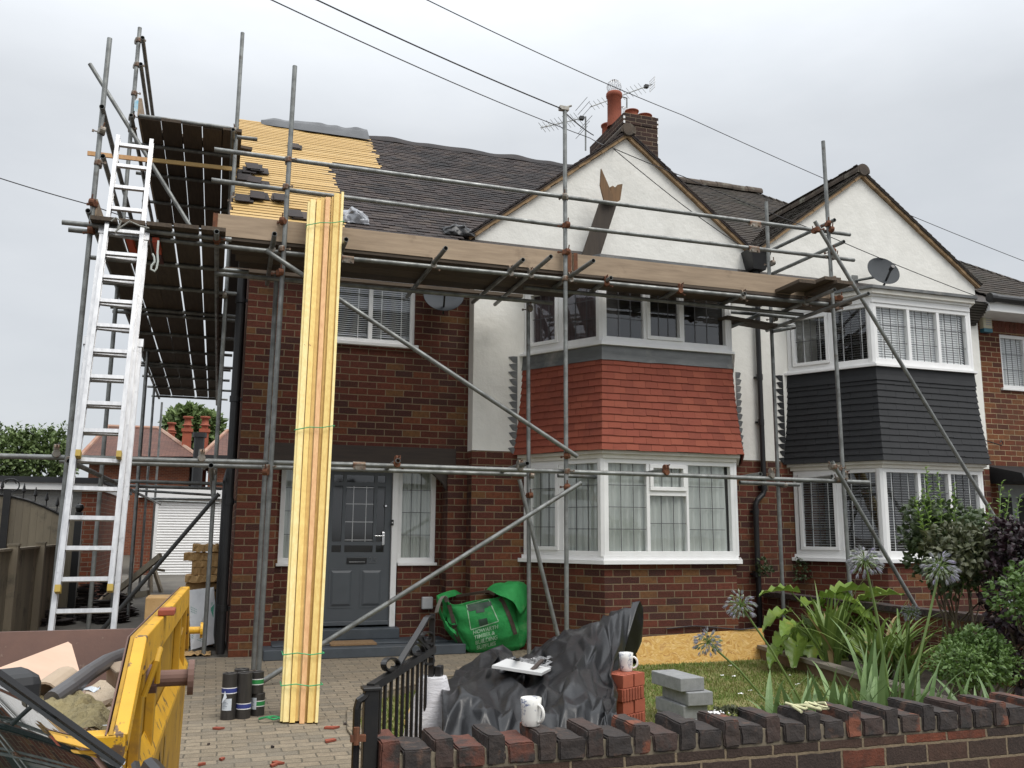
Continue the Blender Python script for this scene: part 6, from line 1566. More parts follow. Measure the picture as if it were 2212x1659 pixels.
# section along X: (x, roofline z, beltline z, half width factor)
b0, b1 = PY(265, 1655, YF), PY(0, 1443, YF); sl = (b1.z-b0.z)/(b0.x-b1.x)
prof = [(1.05, .30, .93), (.98, .46, .95), (.70, .58, .97), (.30, .68, .985), (b0.x+.04, .76, .995), (-.6, .80, 1), (-2.3, .82, 1), (-2.9, .72, .97), (-3.05, .30, .94)]
rows = []
for x, zt, wf in prof:
    hw = (YF-YN)/2*wf
    rows.append([V((x, ycm-hw*.96, -.05)), V((x, ycm-hw, .18)), V((x, ycm-hw*.99, zt-.16)), V((x, ycm-hw*.93, zt-.03)), V((x, ycm-hw*.6, zt+.03)), V((x, ycm, zt+.045)), V((x, ycm+hw*.6, zt+.03)), V((x, ycm+hw*.93, zt-.03)), V((x, ycm+hw*.99, zt-.16)), V((x, ycm+hw, .18)), V((x, ycm+hw*.96, -.05))])
mb = MB(); mb.grid(rows); mb.face(rows[0]); mb.face(rows[-1][::-1]); mb.build('body', M['carpaint'], car, smooth=True, sub=1)
zrf = 1.30; xr = b0.x-(zrf-b0.z)/sl
def wsp(f, g):
    """windscreen: f 0 base..1 roof, g -1 near side..1 far side"""
    x = b0.x+(xr-b0.x)*f+.10*(1-g*g)*(1-.3*f); z = b0.z+(zrf-b0.z)*f+.012*(1-g*g); hw = (YF-YN)/2*(1-.13*f); return V((x, ycm+hw*g, z))
mb = MB(); mb.grid([[wsp(i/10, -1+2*j/16) for j in range(17)] for i in range(11)]); mb.build('windscreen', M['carglass'], car, smooth=True)
M['trim'] = mat('satin_black_trim', (.014, .014, .015), rough=.25, spec=.6)
mb = MB(); mb.strip([wsp(i/10, 1)+V((.0, .012, .004)) for i in range(11)], .010, .010, (.4, .5, .75)); mb.build('windscreen_pillar', M['trim'], car, smooth=False)
mb = MB(); mb.strip([wsp(i/10, 1)+V((.0, .018, .0)) for i in range(11)], .006, .010, (.4, .5, .75)); mb.build('chrome_strip', M['chrome'], car)
mb = MB(); mb.strip([wsp(i/10, -1)+V((.0, -.012, .004)) for i in range(11)], .05, .03, (.4, -.5, .75)); mb.build('windscreen_pillar', M['trim'], car)
rf = [[V((xr-.0-1.3*i/6, ycm+(YF-YN)/2*.87*(-1+2*j/8), zrf+.04*math.sin(math.pi*(i+.6)/7)+.03*(1-(-1+2*j/8)**2)-.0)) for j in range(9)] for i in range(7)]
mb = MB(); mb.grid(rf); rr = [[V((xr-1.3-.55*i/4, ycm+(YF-YN)/2*(.87+.08*i/4)*(-1+2*j/8), zrf+.01-.47*i/4)) for j in range(9)] for i in range(5)]; mb.grid(rr); mb.build('roof', M['carpaint'], car, smooth=True)
for g, s in ((1, 1), (-1, -1)):
    mb = MB(); top = [V((xr-1.3*i/6, ycm+g*(YF-YN)/2*.87, zrf)) for i in range(7)]; low = [V((b0.x-.05-2.0*i/6, ycm+g*(YF-YN)/2*.99, .80)) for i in range(7)]; mb.grid([top, low]); mb.build('side_window', M['carglass'], car)
    mr = PY(46, 1494, 2.06) if g > 0 else V((b0.x-.22, YN-.12, 1.05)); mb = MB()
    mb.obox(mr+V((-.03, -.09, -.04)), (.075, .05, 0), (-.05, .13, 0), (0, 0, .080)); mm = mb.build('wing_mirror', mat('mirror_black', (.012, .012, .013), rough=.55), car, bevel=.02)
    mb = MB(); mb.tube(mr+V((0, -.02*g, -.03)), mr+V((.04, -.14*g, -.09)), .018, 8); mb.build('mirror_arm', M['trim'], mm)
mb = MB(); mb.path([wsp(-.02, g)+V((.045, 0, -.004)) for g in [1.03-2.06*k/12 for k in range(13)]], .018, 8); mb.box((b0.x+.02, YF-.25, b0.z-.05), (b0.x+.13, YF-.01, b0.z-.01)); mb.build('scuttle_panel', M['black'], car)
mb = MB(); mb.path([wsp(.04, .86)+V((.02, 0, .012)), wsp(.07, .4)+V((.02, 0, .012)), wsp(.06, -.2)+V((.02, 0, .012))], .008, 6); mb.build('wiper', M['black'], car)
for x in (.55, -2.25):
    for y in (YN+.09, YF-.09):
        mb = MB(); mb.lathe([(.12, -.09), (.30, -.09), (.315, -.06), (.315, .06), (.30, .09), (.12, .09)], (x, y, .11), 28, ax=(0, 1, 0)); wh = mb.build('wheel', M['black'], car, smooth=False)
        mb = MB(); mb.lathe([(.03, -.095), (.20, -.092), (.20, .092), (.03, .095)], (x, y, .11), 20, ax=(0, 1, 0)); mb.build('rim', M['alu'], wh)

# ================================================================== left background
M['fence'] = mat('weathered_fence', (.23, .195, .14), (.16, .135, .10), ns=4, stretch=(6, 6, .5), rough=.9, bump=.4, bs=14, bd=.005, c3=(.06, .055, .045), ns3=3, t3=(.55, .75), pal=[(.24, .205, .145), (.20, .17, .12), (.27, .225, .16), (.17, .145, .105)])
XF = -2.25
fen = thing('board_fence', 'weathered close-board timber fence along the left side of the drive', 'fence', (XF, 9, 0))
y = 6.0
fp = lambda y: PX(60, 1184, XF).z
ztop = PX(60, 1186, XF).z; 
mb = MB()
while y < 17.5:
    mb.hexa([(XF-.02, y, -.1), (XF+.0, y, -.1), (XF+.012, y+.118, -.1), (XF-.02, y+.118, -.1), (XF-.02, y, ztop), (XF+.0, y, ztop), (XF+.012, y+.118, ztop), (XF-.02, y+.118, ztop)]); y += .12
mb.build('boards', M['fence'], fen)
for y in (6.6, 8.35, 10.1, 11.85, 13.6, 15.35, 17.1):
    mb = MB(); mb.box((XF-.02, y, -.1), (XF+.09, y+.10, ztop+.06)); mb.prism([(XF-.03, y-.01, ztop+.06), (XF+.10, y-.01, ztop+.06), (XF+.10, y+.11, ztop+.06), (XF-.03, y+.11, ztop+.06)], (0, 0, .02)); mb.build('post', M['fence'], fen)
mb = MB(); mb.box((XF-.045, 6.0, ztop), (XF+.035, 17.5, ztop+.028)); mb.build('capping_rail', M['fence'], fen)
# arched gate with iron frame and finials
YGt = 15.2
g2 = thing('arched_gate', 'arched timber gate in a black iron frame with spear finials behind the fence', 'gate', PY(60, 1200, YGt))
arc = [PY(x, y, YGt) for x, y in ((-60, 1064), (-20, 1066), (28, 1073), (60, 1081), (95, 1094), (125, 1109), (150, 1117), (172, 1121))]
mb = MB(); mb.path(arc, .022, 6); mb.build('top_rail', M['blackiron'], g2)
mb = MB(); xa, xb = arc[0].x, arc[-1].x; k = 0; x = xa
def arcz(x):
    for p, q in zip(arc, arc[1:]):
        if p.x <= x <= q.x: return p.z+(q.z-p.z)*(x-p.x)/(q.x-p.x)
    return arc[-1].z
while x < xb-.05: mb.hexa([(x, YGt, 0), (x+.098, YGt, 0), (x+.098, YGt+.02, 0), (x, YGt+.02, 0), (x, YGt, arcz(x)), (x+.098, YGt, arcz(x+.098)), (x+.098, YGt+.02, arcz(x+.098)), (x, YGt+.02, arcz(x))]); x += .1
mb.build('boards', M['fence'], g2)
for px in (14, 172):
    p = PY(px, 1100, YGt); mb = MB(); z_ = arcz(p.x)+.1; mb.box((p.x-.05, YGt-.05, 0), (p.x+.05, YGt+.05, z_)); 
    if px > 100: mb.lathe([(.02, 0), (.05, .03), (.065, .07), (.05, .11), (.01, .13)], (p.x, YGt, z_), 14)
    mb.build('post', M['blackiron'], g2)
for px in (48, 74, 99, 123, 146, 168, -20, 0):
    p = PY(px, 1100, YGt); z_ = arcz(p.x); mb = MB(); mb.tube((p.x, YGt, z_), (p.x, YGt, z_+.10), .009, 6); mb.lathe([(.006, 0), (.03, .03), (.026, .05), (.004, .15)], (p.x, YGt, z_+.09), 8); mb.build('finial', M['blackiron'], g2)
p = PY(20, 1075, YGt)
for s in (-1, 1): mb = MB(); mb.path([p+V((s*(.02+.10*math.sin(t)), 0, .18-.0+.10*math.cos(t)*(1-.2*t/6))) for t in [3.3-k*.35 for k in range(14)]], .010, 6); mb.build('scroll', M['blackiron'], g2)

# neighbouring garage, flat roof
gx1 = PY(222, 1060, 18).x; gz1 = PY(222, 1045, 18).z; gz0 = PY(222, 1060, 18).z; gr = PY(222, 1033, 18).z
gB = PX(288, 1062, gx1+.0)
gar = thing('flat_roof_garage', 'neighbouring flat roofed garage with white fascia, grey blocks and red brick corner', 'garage', (gx1-2, 18, 0))
bxs = PY(175, 1090, 18.05).x
mb = MB(); mb.box((gx1-9, 18.05, 0), (bxs, 18.25, gz0)); mb.build('block_wall', M['block_grey'], gar)
mb = MB(); mb.box((bxs, 18.04, 0), (gx1-.04, 18.25, gz0)); mb.box((gx1-.25, 18.25, 0), (gx1-.04, 23.5, gz0)); mb.build('brick_wall', M['brick_orange'], gar)
mb = MB(); mb.box((gx1-9, 17.96, gz0), (gx1, 18.0, gz1)); mb.box((gx1-.04, 18.0, gz0), (gx1, 23.5, gz1)); mb.build('fascia', M['upvc'], gar)
mb = MB(); mb.box((gx1-9, 17.92, gz1), (gx1+.04, 23.6, gr)); mb.build('roof', mat('dark_felt_roof', (.035, .037, .04), (.03, .03, .033), rough=.9), gar)
# own garage with roller door
Yg = 26.4; d0, d1 = PY(327, 1238, Yg), PY(500, 1238, Yg); dt = PY(327, 1075, Yg).z; ft = PY(327, 1056, Yg).z; gl = PY(291, 1200, Yg).x
g3 = thing('roller_door_garage', 'brick garage with white roller shutter door at the end of the drive', 'garage', (d0.x+1, Yg, .15))
mb = MB(); mb.box((gl, Yg, .1), (d0.x, Yg+.25, dt)); mb.box((d1.x, Yg, .1), (d1.x+.6, Yg+.25, dt)); mb.box((gl, Yg+.25, .1), (gl+.25, Yg+6, ft)); mb.build('brick_wall', M['brick_orange'], g3)
mb = MB(); mb.box((gl-.1, Yg-.12, dt), (d1.x+.7, Yg+.1, ft)); mb.build('fascia', M['upvc'], g3)
mb = MB(); mb.box((gl-.1, Yg-.1, ft), (d1.x+.7, Yg+6, ft+.05)); mb.build('roof', MATS['dark_felt_roof'], g3)
mb = MB(); n_ = 30; rows = []
for k in range(n_*4+1):
    f = k/(n_*4); z_ = .1+(dt-.1)*f; yy = Yg+.06-.016*abs(math.sin(math.pi*k/4)); rows.append([V((d0.x, yy, z_)), V((d1.x, yy, z_))])
mb.grid(rows); mb.build('roller_door', M['upvc'], g3, smooth=False)
mb = MB(); mb.box((d0.x-.02, Yg-.01, .1), (d0.x+.06, Yg+.05, dt)); mb.build('door_guide', M['upvc'], g3)
# things on the drive at the back
def small(name, label, cat, pts, mtl, group=None, **k):
    mb = MB()
    for a, c in pts: mb.box(a, c)
    return tag(mb.build(name, mtl, **k), label, cat, group)
a = PZ(386, 1238, .14); small('tool_case', 'black tool case on the ground before the white roller door', 'tool case', [((a.x-.22, a.y, drive_z(a.y)), (a.x+.22, a.y+.35, drive_z(a.y)+.09)), ((a.x-.16, a.y+.05, drive_z(a.y)+.09), (a.x+.0, a.y+.25, drive_z(a.y)+.19)), ((a.x+.04, a.y+.05, drive_z(a.y)+.09), (a.x+.16, a.y+.25, drive_z(a.y)+.19))], M['black'], bevel=.02)
a = PZ(338, 1283, .1); mb = MB(); mb.bar((a.x-.1, a.y, .08), (a.x-.16, a.y+.3, .62), .05, .12); mb.bar((a.x+.12, a.y-.1, .08), (a.x-.1, a.y+.3, .60), .05, .1); mb.bar((a.x-.25, a.y+.3, .62), (a.x+.12, a.y+.3, .56), .12, .05); tag(mb.build('folded_trestle', M['fence']), 'grey timber trestle standing on the drive behind the diagonal brace', 'trestle')
small('cardboard_box', 'brown cardboard box with pale top behind the skip', 'box', [((PZ(362, 1352, 0).x, 9.2, 0.005), (PZ(398, 1352, 0).x+.1, 9.6, PY(380, 1290, 9.2).z))], M['kraft'], bevel=.01)
# stacked roof tiles by the fence
M['tilestack'] = M['tile']
def tilestack(x, y, n, z0, label, group, ang=0, spread=.02):
    mb = MB(); r = random.Random(int(x*100+y*37+n))
    for k in range(n):
        t = ang+r.uniform(-.2, .2); d = V((math.cos(t), math.sin(t), r.uniform(-.05, .05))); e = V((-math.sin(t), math.cos(t), r.uniform(-.06, .06)))
        c = V((x+r.uniform(-spread, spread), y+r.uniform(-spread, spread), z0+k*.0145)); mb.obox(c-d*.13-e*.08, d*.265, e*.165, (0, 0, .012))
    return tag(mb.build('roof_tile_stack', M['tile'], loc=(x, y, z0)), label, 'roof tiles', group)
for i, (px, py, n) in enumerate(((72, 1358, 8), (95, 1352, 12), (110, 1336, 12), (132, 1324, 16), (185, 1322, 24), (228, 1318, 26), (120, 1352, 13), (150, 1340, 18), (165, 1318, 20), (185, 1345, 12), (205, 1350, 12), (222, 1340, 16), (243, 1335, 20), (262, 1334, 18), (258, 1350, 10), (140, 1355, 6), (230, 1352, 7), (272, 1338, 9))):
    p = PZ(px, py, .02); tilestack(p.x, p.y, int(n*1.35), .02, 'stack of dark reclaimed roof tiles on the ground behind the ladder and skip', 'reclaimed tile stacks behind the ladder', RN.uniform(0, 3), .04)
for i, ((xa, ya), (xb, yb2)) in enumerate((((205, 1312), (250, 1268)), ((215, 1308), (252, 1278)), ((222, 1296), (262, 1290)))):
    a, c = PZ(xa, ya, .22), PZ(xb, yb2, .45 if i < 2 else .3); mb = MB(); mb.bar(a, a+(c-a).normalized()*1.6, .05, .09); tag(mb.build('timber_offcut', M['fence'] if i else M['toeboard'], loc=a), ('pale timber length lying on the tile stacks behind the ladder', 'grey timber length lying beside the pale one on the tile stacks', 'short timber length lying flat over the tile stacks')[i], 'timber')

# far houses
def farhouse(pts, Y, label, dx=0):
    """pts: ridge L, ridge R, eave L, eave R in pixels"""
    rl, rr_, el, er = [PY(*p, Y) for p in pts]; t = thing('red_roofed_house', label, 'house', (rl.x, Y, 0))
    dep = 6; el.y = er.y = Y-dep; s = (Y-dep)/Y; el, er = PY(*pts[2], Y-dep), PY(*pts[3], Y-dep)
    mb = MB(); mb.face([el, er, rr_, rl]); mb.face([er, V((er.x+.5, Y+dep, er.z)), rr_]); mb.face([V((el.x-.5, Y+dep, el.z)), el, rl]); mb.face([V((el.x-.5, Y+dep, el.z)), rl, rr_, V((er.x+.5, Y+dep, er.z))])
    mb.build('roof', M['farroof'], t)
    mb = MB(); mb.path([rl, rr_], .14, 6); mb.path([rr_, er], .12, 6); mb.path([rl, el], .12, 6); mb.build('ridge_and_hips', mat('far_ridge', (.30, .15, .10), (.36, .26, .2), ns=1.2, rough=.9), t)
    mb = MB(); mb.box((el.x+.4, Y-dep+.5, 0), (er.x-.4, Y+dep, el.z)); mb.build('wall', M['brick_orange'], t)
    mb = MB(); mb.box((el.x, Y-dep-.05, el.z-.32), (er.x, Y-dep+.1, el.z-.06)); mb.build('fascia', M['upvc'], t)
    mb = MB(); mb.box((el.x, Y-dep-.15, el.z-.1), (er.x, Y-dep-.05, el.z+.06)); mb.build('gutter', M['black'], t)
    return t
M['farroof'] = brickmat('far_plain_tiles', [(.145, .075, .058), (.125, .066, .052), (.165, .085, .064), (.115, .062, .05)], (.07, .04, .035), bw=.35, bh=.16, j=.02, jit=.0, dirt=(.09, .055, .045))
h1 = farhouse(((232, 922), (343, 926), (172, 986), (428, 986)), 55, 'distant bungalow with hipped red tile roof seen between ladder and scaffold poles')
h2 = farhouse(((489, 932), (620, 935), (433, 985), (700, 985)), 52, 'distant red roof just left of the black pipes at the house corner')
def farchim(x0, x1, ytop, ybot, Y, pots, label):
    a, c = PY(x0, ybot, Y), PY(x1, ytop, Y); t = thing('brick_chimney', label, 'chimney', (a.x, Y, a.z)); w_ = c.x-a.x; h = c.z-a.z
    mb = MB(); mb.box((a.x, Y, a.z-2), (c.x, Y+w_, c.z-h*.28)); mb.box((a.x-.06, Y-.06, c.z-h*.28), (c.x+.06, Y+w_+.06, c.z-h*.14)); mb.box((a.x+.05, Y+.05, c.z-h*.14), (c.x-.05, Y+w_-.05, c.z)); mb.build('stack', mat('far_chimney_brick', (.33, .085, .045), (.26, .07, .04), ns=3, rough=.9), t)
    for k in range(pots):
        mb = MB(); px_ = a.x+w_*(k+.5)/pots; mb.lathe([(.30, 0), (.20, .08), (.17, .36), (.27, .40), (.27, .50), (.1, .52)], (px_, Y+w_/2, c.z), 12); mb.build('chimney_pot', M['terracotta'], t, smooth=True)
farchim(392, 415, 919, 968, 51, 1, 'middle of the three distant orange brick chimneys'); farchim(430, 452, 919, 972, 51, 1, 'rightmost of the three distant orange brick chimneys'); farchim(360, 378, 930, 950, 58, 1, 'leftmost and smallest of the three distant orange chimneys')
p = PY(430, 960, 40); mb = MB(); mb.tube((p.x, 40, 0), (p.x, 40, PY(430, 945, 40).z), .22, 12); mb.tube((p.x, 40, PY(430, 945, 40).z), (p.x, 40, PY(430, 935, 40).z), .30, 12); tag(mb.build('flue_pipe', M['black']), 'dark capped flue pipe standing in front of the distant chimneys', 'flue')

# ================================================================== on the roofs and walls
def loose(px, py, w_, h_, n, label):
    p0 = V((0, EY, EZ)); c = PP(px, py, p0, SN); mb = MB(); r = random.Random(px)
    for i in range(n):
        o_ = c+V((1, 0, 0))*r.uniform(-w_, w_)+SL*r.uniform(-h_, h_)+SN*(.035+.012*i); t = r.uniform(-.12, .12); d = V((1, 0, 0))*math.cos(t)+SL*math.sin(t); e = SL*math.cos(t)-V((1, 0, 0))*math.sin(t)
        mb.obox(o_-d*.085-e*.13, d*.17, e*.265, SN*.012)
    return tag(mb.build('loose_roof_tiles', M['tile']), label, 'roof tiles', 'loose tiles on the battens')
loose(552, 378, .16, .13, 6, 'upper patch of loose dark tiles lying on the yellow battens'); loose(550, 402, .15, .12, 6, 'middle patch of loose dark tiles on the yellow battens'); loose(534, 437, .08, .08, 3, 'small lower left patch of loose tiles on the yellow battens'); loose(582, 436, .16, .06, 5, 'lower right patch of loose tiles on the yellow battens'); loose(631, 322, .10, .02, 2, 'two loose tiles beside the tall pole high on the battens')
loose(650, 475, .1, .03, 3, 'few loose tiles at the eaves of the battens by the toe board')
# torn felt over the ridge
mb = MB(); rows = []
for i in range(46):
    f = i/45; x = .35+1.75*f; q = .10+.10*f+.07*noise.noise((x*3.1, 1, 1))
    if f < .12: q *= f/.12
    rows.append([V((x, RY-.18-q*.8, RZ-.14-q*.35+.03)), V((x, RY-.10, RZ+.0+q*.3)), V((x, RY, RZ+.05+q*.55+.05*noise.noise((x*5, 2, 2)))), V((x, RY+.12, RZ+q*.3)), V((x, RY+.3, RZ-.2))])
mb.grid(rows); tag(mb.build('torn_felt', M['tarp'], smooth=True), 'torn black roofing felt draped along the ridge above the battens', 'felt')
M['clearbag'] = mat('clear_polythene_bag', (.30, .31, .33), (.2, .21, .23), ns=9, rough=.25, spec=.6)
def bunch(px, py, w_, h_, hgt, seed, name, mtl):
    p = PP(px, py, V((0, EY, EZ)), SN)+SN*.035; r = random.Random(seed)
    return crumpled_sheet([[p+V((w_*(i/4-.5), 0, 0))+SL*(h_*(j/4-.5))+SN*(hgt*math.sin(math.pi*i/4)*math.sin(math.pi*j/4)*r.uniform(.5, 1.1)) for i in range(5)] for j in range(5)], 9, 8, .055, seed, name, mtl=mtl, crease=.5)
tag(bunch(762, 480, .38, .26, .14, 3, 'plastic_bag', 'clearbag'), 'crumpled clear plastic bag lying on the roof tiles right of the timber bundle', 'bag')
tag(bunch(990, 508, .40, .22, .10, 6, 'felt_scrap', 'tarp'), 'black felt scrap bunched up at the foot of the left gable verge', 'felt')
# little tile stacks on the platform
for i, (px, py, n) in enumerate(((1222, 548, 8), (1160, 548, 3), (1437, 578, 3), (1485, 583, 3), (1515, 588, 2))):
    p = PY(px, py, 9.35); tilestack(p.x, 9.30, n, max(ZB+.04, p.z-.02-.0145*n), ('small stack of roof tiles on the platform beside the tall middle pole', 'three roof tiles lying on the platform left of the middle pole', 'few roof tiles on the platform left below the right gable verge', 'few roof tiles on the platform in front of the right gable verge', 'two roof tiles near the right end of the platform')[i], 'roof tiles on the front platform', .1, .03)
mb = MB(); a, c = PY(1295, 562, 9.35), PY(1590, 606, 9.35)

# satellite dishes
def dish(c, r, az, el, label, wallp, mtl):
    t = thing('satellite_dish', label, 'satellite dish', c); c = V(c); ax = V((math.sin(az)*math.cos(el), -math.cos(az)*math.cos(el), math.sin(el)))
    mb = MB(); prof_ = [(.001, -.0)]+[(r*k/8, .16*r*(k/8)**2) for k in range(1, 9)]
    mb.lathe(prof_, c, 36, ax=ax, capb=False, capt=False); mb.lathe([(q, h-.006) for q, h in prof_], c, 36, ax=ax, capb=False, capt=False); mb.lathe([(r, .16*r-.006), (r*1.015, .16*r-.002), (r, .16*r)], c, 36, ax=ax, capb=False, capt=False); mb.build('reflector', mtl, t, smooth=True)
    foc = c+ax*r*1.05-V((0, 0, r*.45)); lo = c-ax.cross(V((1, 0, 0)))*0-V((0, 0, r*.9))
    mb = MB(); mb.bar(lo, foc, .022, .022); mb.build('feed_arm', M['black'], t); mb = MB(); mb.tube(foc-ax*.03, foc+ax*.05, .028, 12); mb.build('feed_horn', M['black'], t)
    mb = MB(); mb.tube(c-ax*.01, c-ax*.12, .03, 10); mb.tube(c-ax*.1, V(wallp), .02, 10); mb.box((wallp[0]-.05, wallp[1]-.02, wallp[2]-.08), (wallp[0]+.05, wallp[1], wallp[2]+.08)); mb.build('wall_bracket', M['galv'], t)
c = PY(958, 640, 10.5); dish(c, .25, rad(-10), rad(22), 'grey satellite dish on the brick wall, half hidden under the platform', (c.x, YW, c.z), mat('pale_dish', (.065, .072, .080), (.05, .056, .062), ns=2, rough=.65, spec=.25))
c = PY(1906, 588, 10.2); dish(c, .24, rad(-10), rad(22), 'dark grey oval satellite dish on the neighbouring white gable', (c.x-.2, YG, c.z-.05), M['greydish'])
# alarm box
a, c = PY(2124, 679, YW-.1), PY(2146, 718, YW-.1); al = thing('alarm_box', 'cream alarm box with a blue base on the neighbouring brick wall', 'alarm box', a)
mb = MB(); mb.box((a.x, YW-.09, c.z+.06), (c.x, YW, a.z)); mb.build('case', mat('cream_plastic', (.62, .60, .46), (.56, .53, .4), rough=.5), al, bevel=.01)
mb = MB(); mb.box((a.x+.0, YW-.092, c.z), (c.x, YW-.01, c.z+.06)); mb.build('blue_base', mat('teal_plastic', (.05, .20, .27), rough=.4), al, bevel=.006)
mb = MB()
for k in range(4): mb.box((a.x+.05, YW-.0935, a.z-.06-.035*k), (c.x-.02, YW-.0905, a.z-.045-.035*k))
mb.build('front_print', mat('faded_print', (.45, .44, .48), rough=.6), al)
# aerials
def yagi(p, q, n, el, label, mast, extra=None):
    t = thing('tv_aerial', label, 'aerial', mast[0]); p, q = V(p), V(q); mb = MB(); mb.tube(p, q, .010, 8); mb.build('boom', M['galv'], t)
    d = (q-p).normalized(); e = V((0, 0, 1)).cross(d).normalized() if not extra == 'v' else d.cross(V((0, 1, 0))).normalized()
    ev = (V((-.45, .3, .8))).normalized()
    for i in range(n):
        c = p.lerp(q, .03+.80*i/(n-1)); l = el*(.8+.3*i/n); mb = MB(); mb.tube(c-ev*l, c+ev*l, .005, 6)
        if extra == 'x': mb.tube(c-V((.3, .4, .8)).normalized()*l*.5, c+V((.3, .4, .8)).normalized()*l*.5, .005, 6)
        mb.build('element', M['galv'], t)
    mb = MB(); mb.path(mast, .016, 8); mb.build('mast', M['galv'], t)
    c = p.lerp(q, .9)
    if extra == 'x':
        for s in (-1, 1):
            for k in range(3): mb = MB(); o_ = q+V((0, 0, s*(.10+.09*k)))-d*.05*k; mb.tube(o_-e*.28, o_+e*.28, .005, 6); mb.build('reflector_rod', M['galv'], t)
    else:
        mb = MB()
        for k in range(5): mb.tube(q+e*.11+V((0, 0, -.11+.055*k)), q-e*.11+V((0, 0, -.11+.055*k)), .005, 6)
        for s in (-1, 1): mb.tube(q+e*.11*s+V((0, 0, -.12)), q+e*.11*s+V((0, 0, .12)), .006, 6)
        mb.build('grid_reflector', M['upvc'], t)
    mb = MB(); mb.box(tuple(c-V((.04, .04, .03))), tuple(c+V((.04, .04, .03)))); mb.build('junction', M['black'], t)
Ya = 15.2
yagi(PY(1275, 231, Ya), PY(1409, 182, Ya), 13, .13, 'long television aerial with a white grid reflector above the chimney', [PY(1354, 240, Ya), PY(1354, 212, Ya), PY(1340, 208, Ya), PY(1338, 199, Ya)])
yagi(PY(1168, 276, 14.2), PY(1266, 253, 14.2), 10, .15, 'spiky television aerial on a mast at the left of the chimney', [PY(1265, 325, 14.2), PY(1265, 252, 14.2)], 'x')
# overhead wires
def wire(pts, label, r=.0065):
    P_ = [PY(*p) for p in pts]; out = []
    for a, c in zip(P_, P_[1:]):
        for k in range(12): f = k/12; out.append(a.lerp(c, f)-V((0, 0, .35*f*(1-f)*min(1, (c-a).length/12))))
    mb = MB(); mb.path(out+[P_[-1]], r, 6); return tag(mb.build('overhead_wire', M['wire']), label, 'wire')
wire([(440, -62, 7.0), (587, 0, 7.6), (1274, 298, 12.5), (1330, 322, 10.45)], 'lowest of the three overhead wires, running down to the near gable')
wire([(520, -72, 7.0), (685, 0, 7.6), (1211, 234, 8.85), (1282, 292, 11.5)], 'middle overhead wire passing the top of the tall middle pole', .008)
wire([(800, -55, 8.0), (923, 0, 8.6), (1475, 249, 12.0), (2212, 564, 13.0), (2400, 645, 13.4)], 'highest overhead wire crossing above the chimney to the right edge')
wire([(1322, 319, 10.4), (1475, 381, 10.3), (1760, 497, 10.2), (2110, 640, 10.3)], 'wire from the near gable across to the foot of the neighbouring gable', .006)
wire([(1326, 322, 10.42), (1475, 443, 10.3), (1600, 531, 10.4)], 'wire slanting down the near white gable to the rain hopper', .006)
wire([(-120, 350, 20), (0, 385, 20.0), (190, 441, 20), (330, 487, 20)], 'single wire at the left edge running behind the ladder', .011)
mb = MB(); p = PY(1217, 236, 8.9); mb.box(tuple(p-V((.05, .03, .015))), tuple(p+V((.06, .03, .03)))); mb.tube(p+V((-.02, 0, 0)), p+V((.1, 0, .06)), .012, 6); tag(mb.build('wire_clamp', M['coupler']), 'small clamp on top of the tall middle pole touching the overhead wire', 'clamp')

# ================================================================== planting
def leafmat(name, c1, c2, rough=.5, tr=.25, c3=None): return mat(name, c1, c2, ns=3.0, rough=rough, translucent=tr, pal=[c1, c2, lerp3(c1, c2, .5), tuple(x*.7 for x in c1), tuple(min(1, x*1.25) for x in c2)], c3=c3)
M['lf_dark'] = leafmat('dark_green_leaf', (.042, .070, .024), (.070, .098, .038)); M['lf_olive'] = leafmat('olive_leaf', (.060, .072, .030), (.10, .105, .055))
M['lf_bright'] = leafmat('bright_green_leaf', (.13, .24, .035), (.21, .32, .06)); M['lf_purple'] = leafmat('purple_black_leaf', (.022, .014, .018), (.040, .020, .026))
M['lf_box'] = leafmat('box_leaf', (.075, .14, .030), (.115, .19, .045)); M['lf_strap'] = leafmat('strap_leaf', (.10, .17, .035), (.16, .23, .055))
M['lf_iris'] = leafmat('iris_leaf', (.13, .215, .075), (.18, .27, .10)); M['lf_calla'] = mat('calla_leaf', (.13, .22, .035), (.20, .28, .05), ns=6, rough=.35, translucent=.25, c3=(.32, .26, .06), ns3=4, t3=(.6, .72))
M['lf_hedge'] = leafmat('hedge_leaf', (.11, .165, .055), (.16, .22, .075)); M['dryleaf'] = leafmat('dry_leaf', (.30, .21, .09), (.36, .27, .13))
M['stem'] = mat('woody_stem', (.11, .085, .055), (.075, .06, .04), ns=8, rough=.9); M['gstem'] = mat('green_stem', (.15, .22, .06), (.12, .18, .05), rough=.5)
RL_ = random.Random(5)
def rv(r=RL_):
    while True:
        v = V((r.uniform(-1, 1), r.uniform(-1, 1), r.uniform(-1, 1)))
        if .05 < v.length < 1: return v
def leaf(mb, p, d, n, L, W_, m=0, bend=.15):
    d = d.normalized(); s = d.cross(n)
    if s.length < 1e-3: s = d.orthogonal()
    s.normalize(); n = s.cross(d); mid = p+d*L*.5+n*L*bend*.5; tip = p+d*L-n*L*bend
    mb.face([p, mid+s*W_*.5-n*W_*.12, tip, mid], m=m); mb.face([p, mid, tip, mid-s*W_*.5-n*W_*.12], m=m)
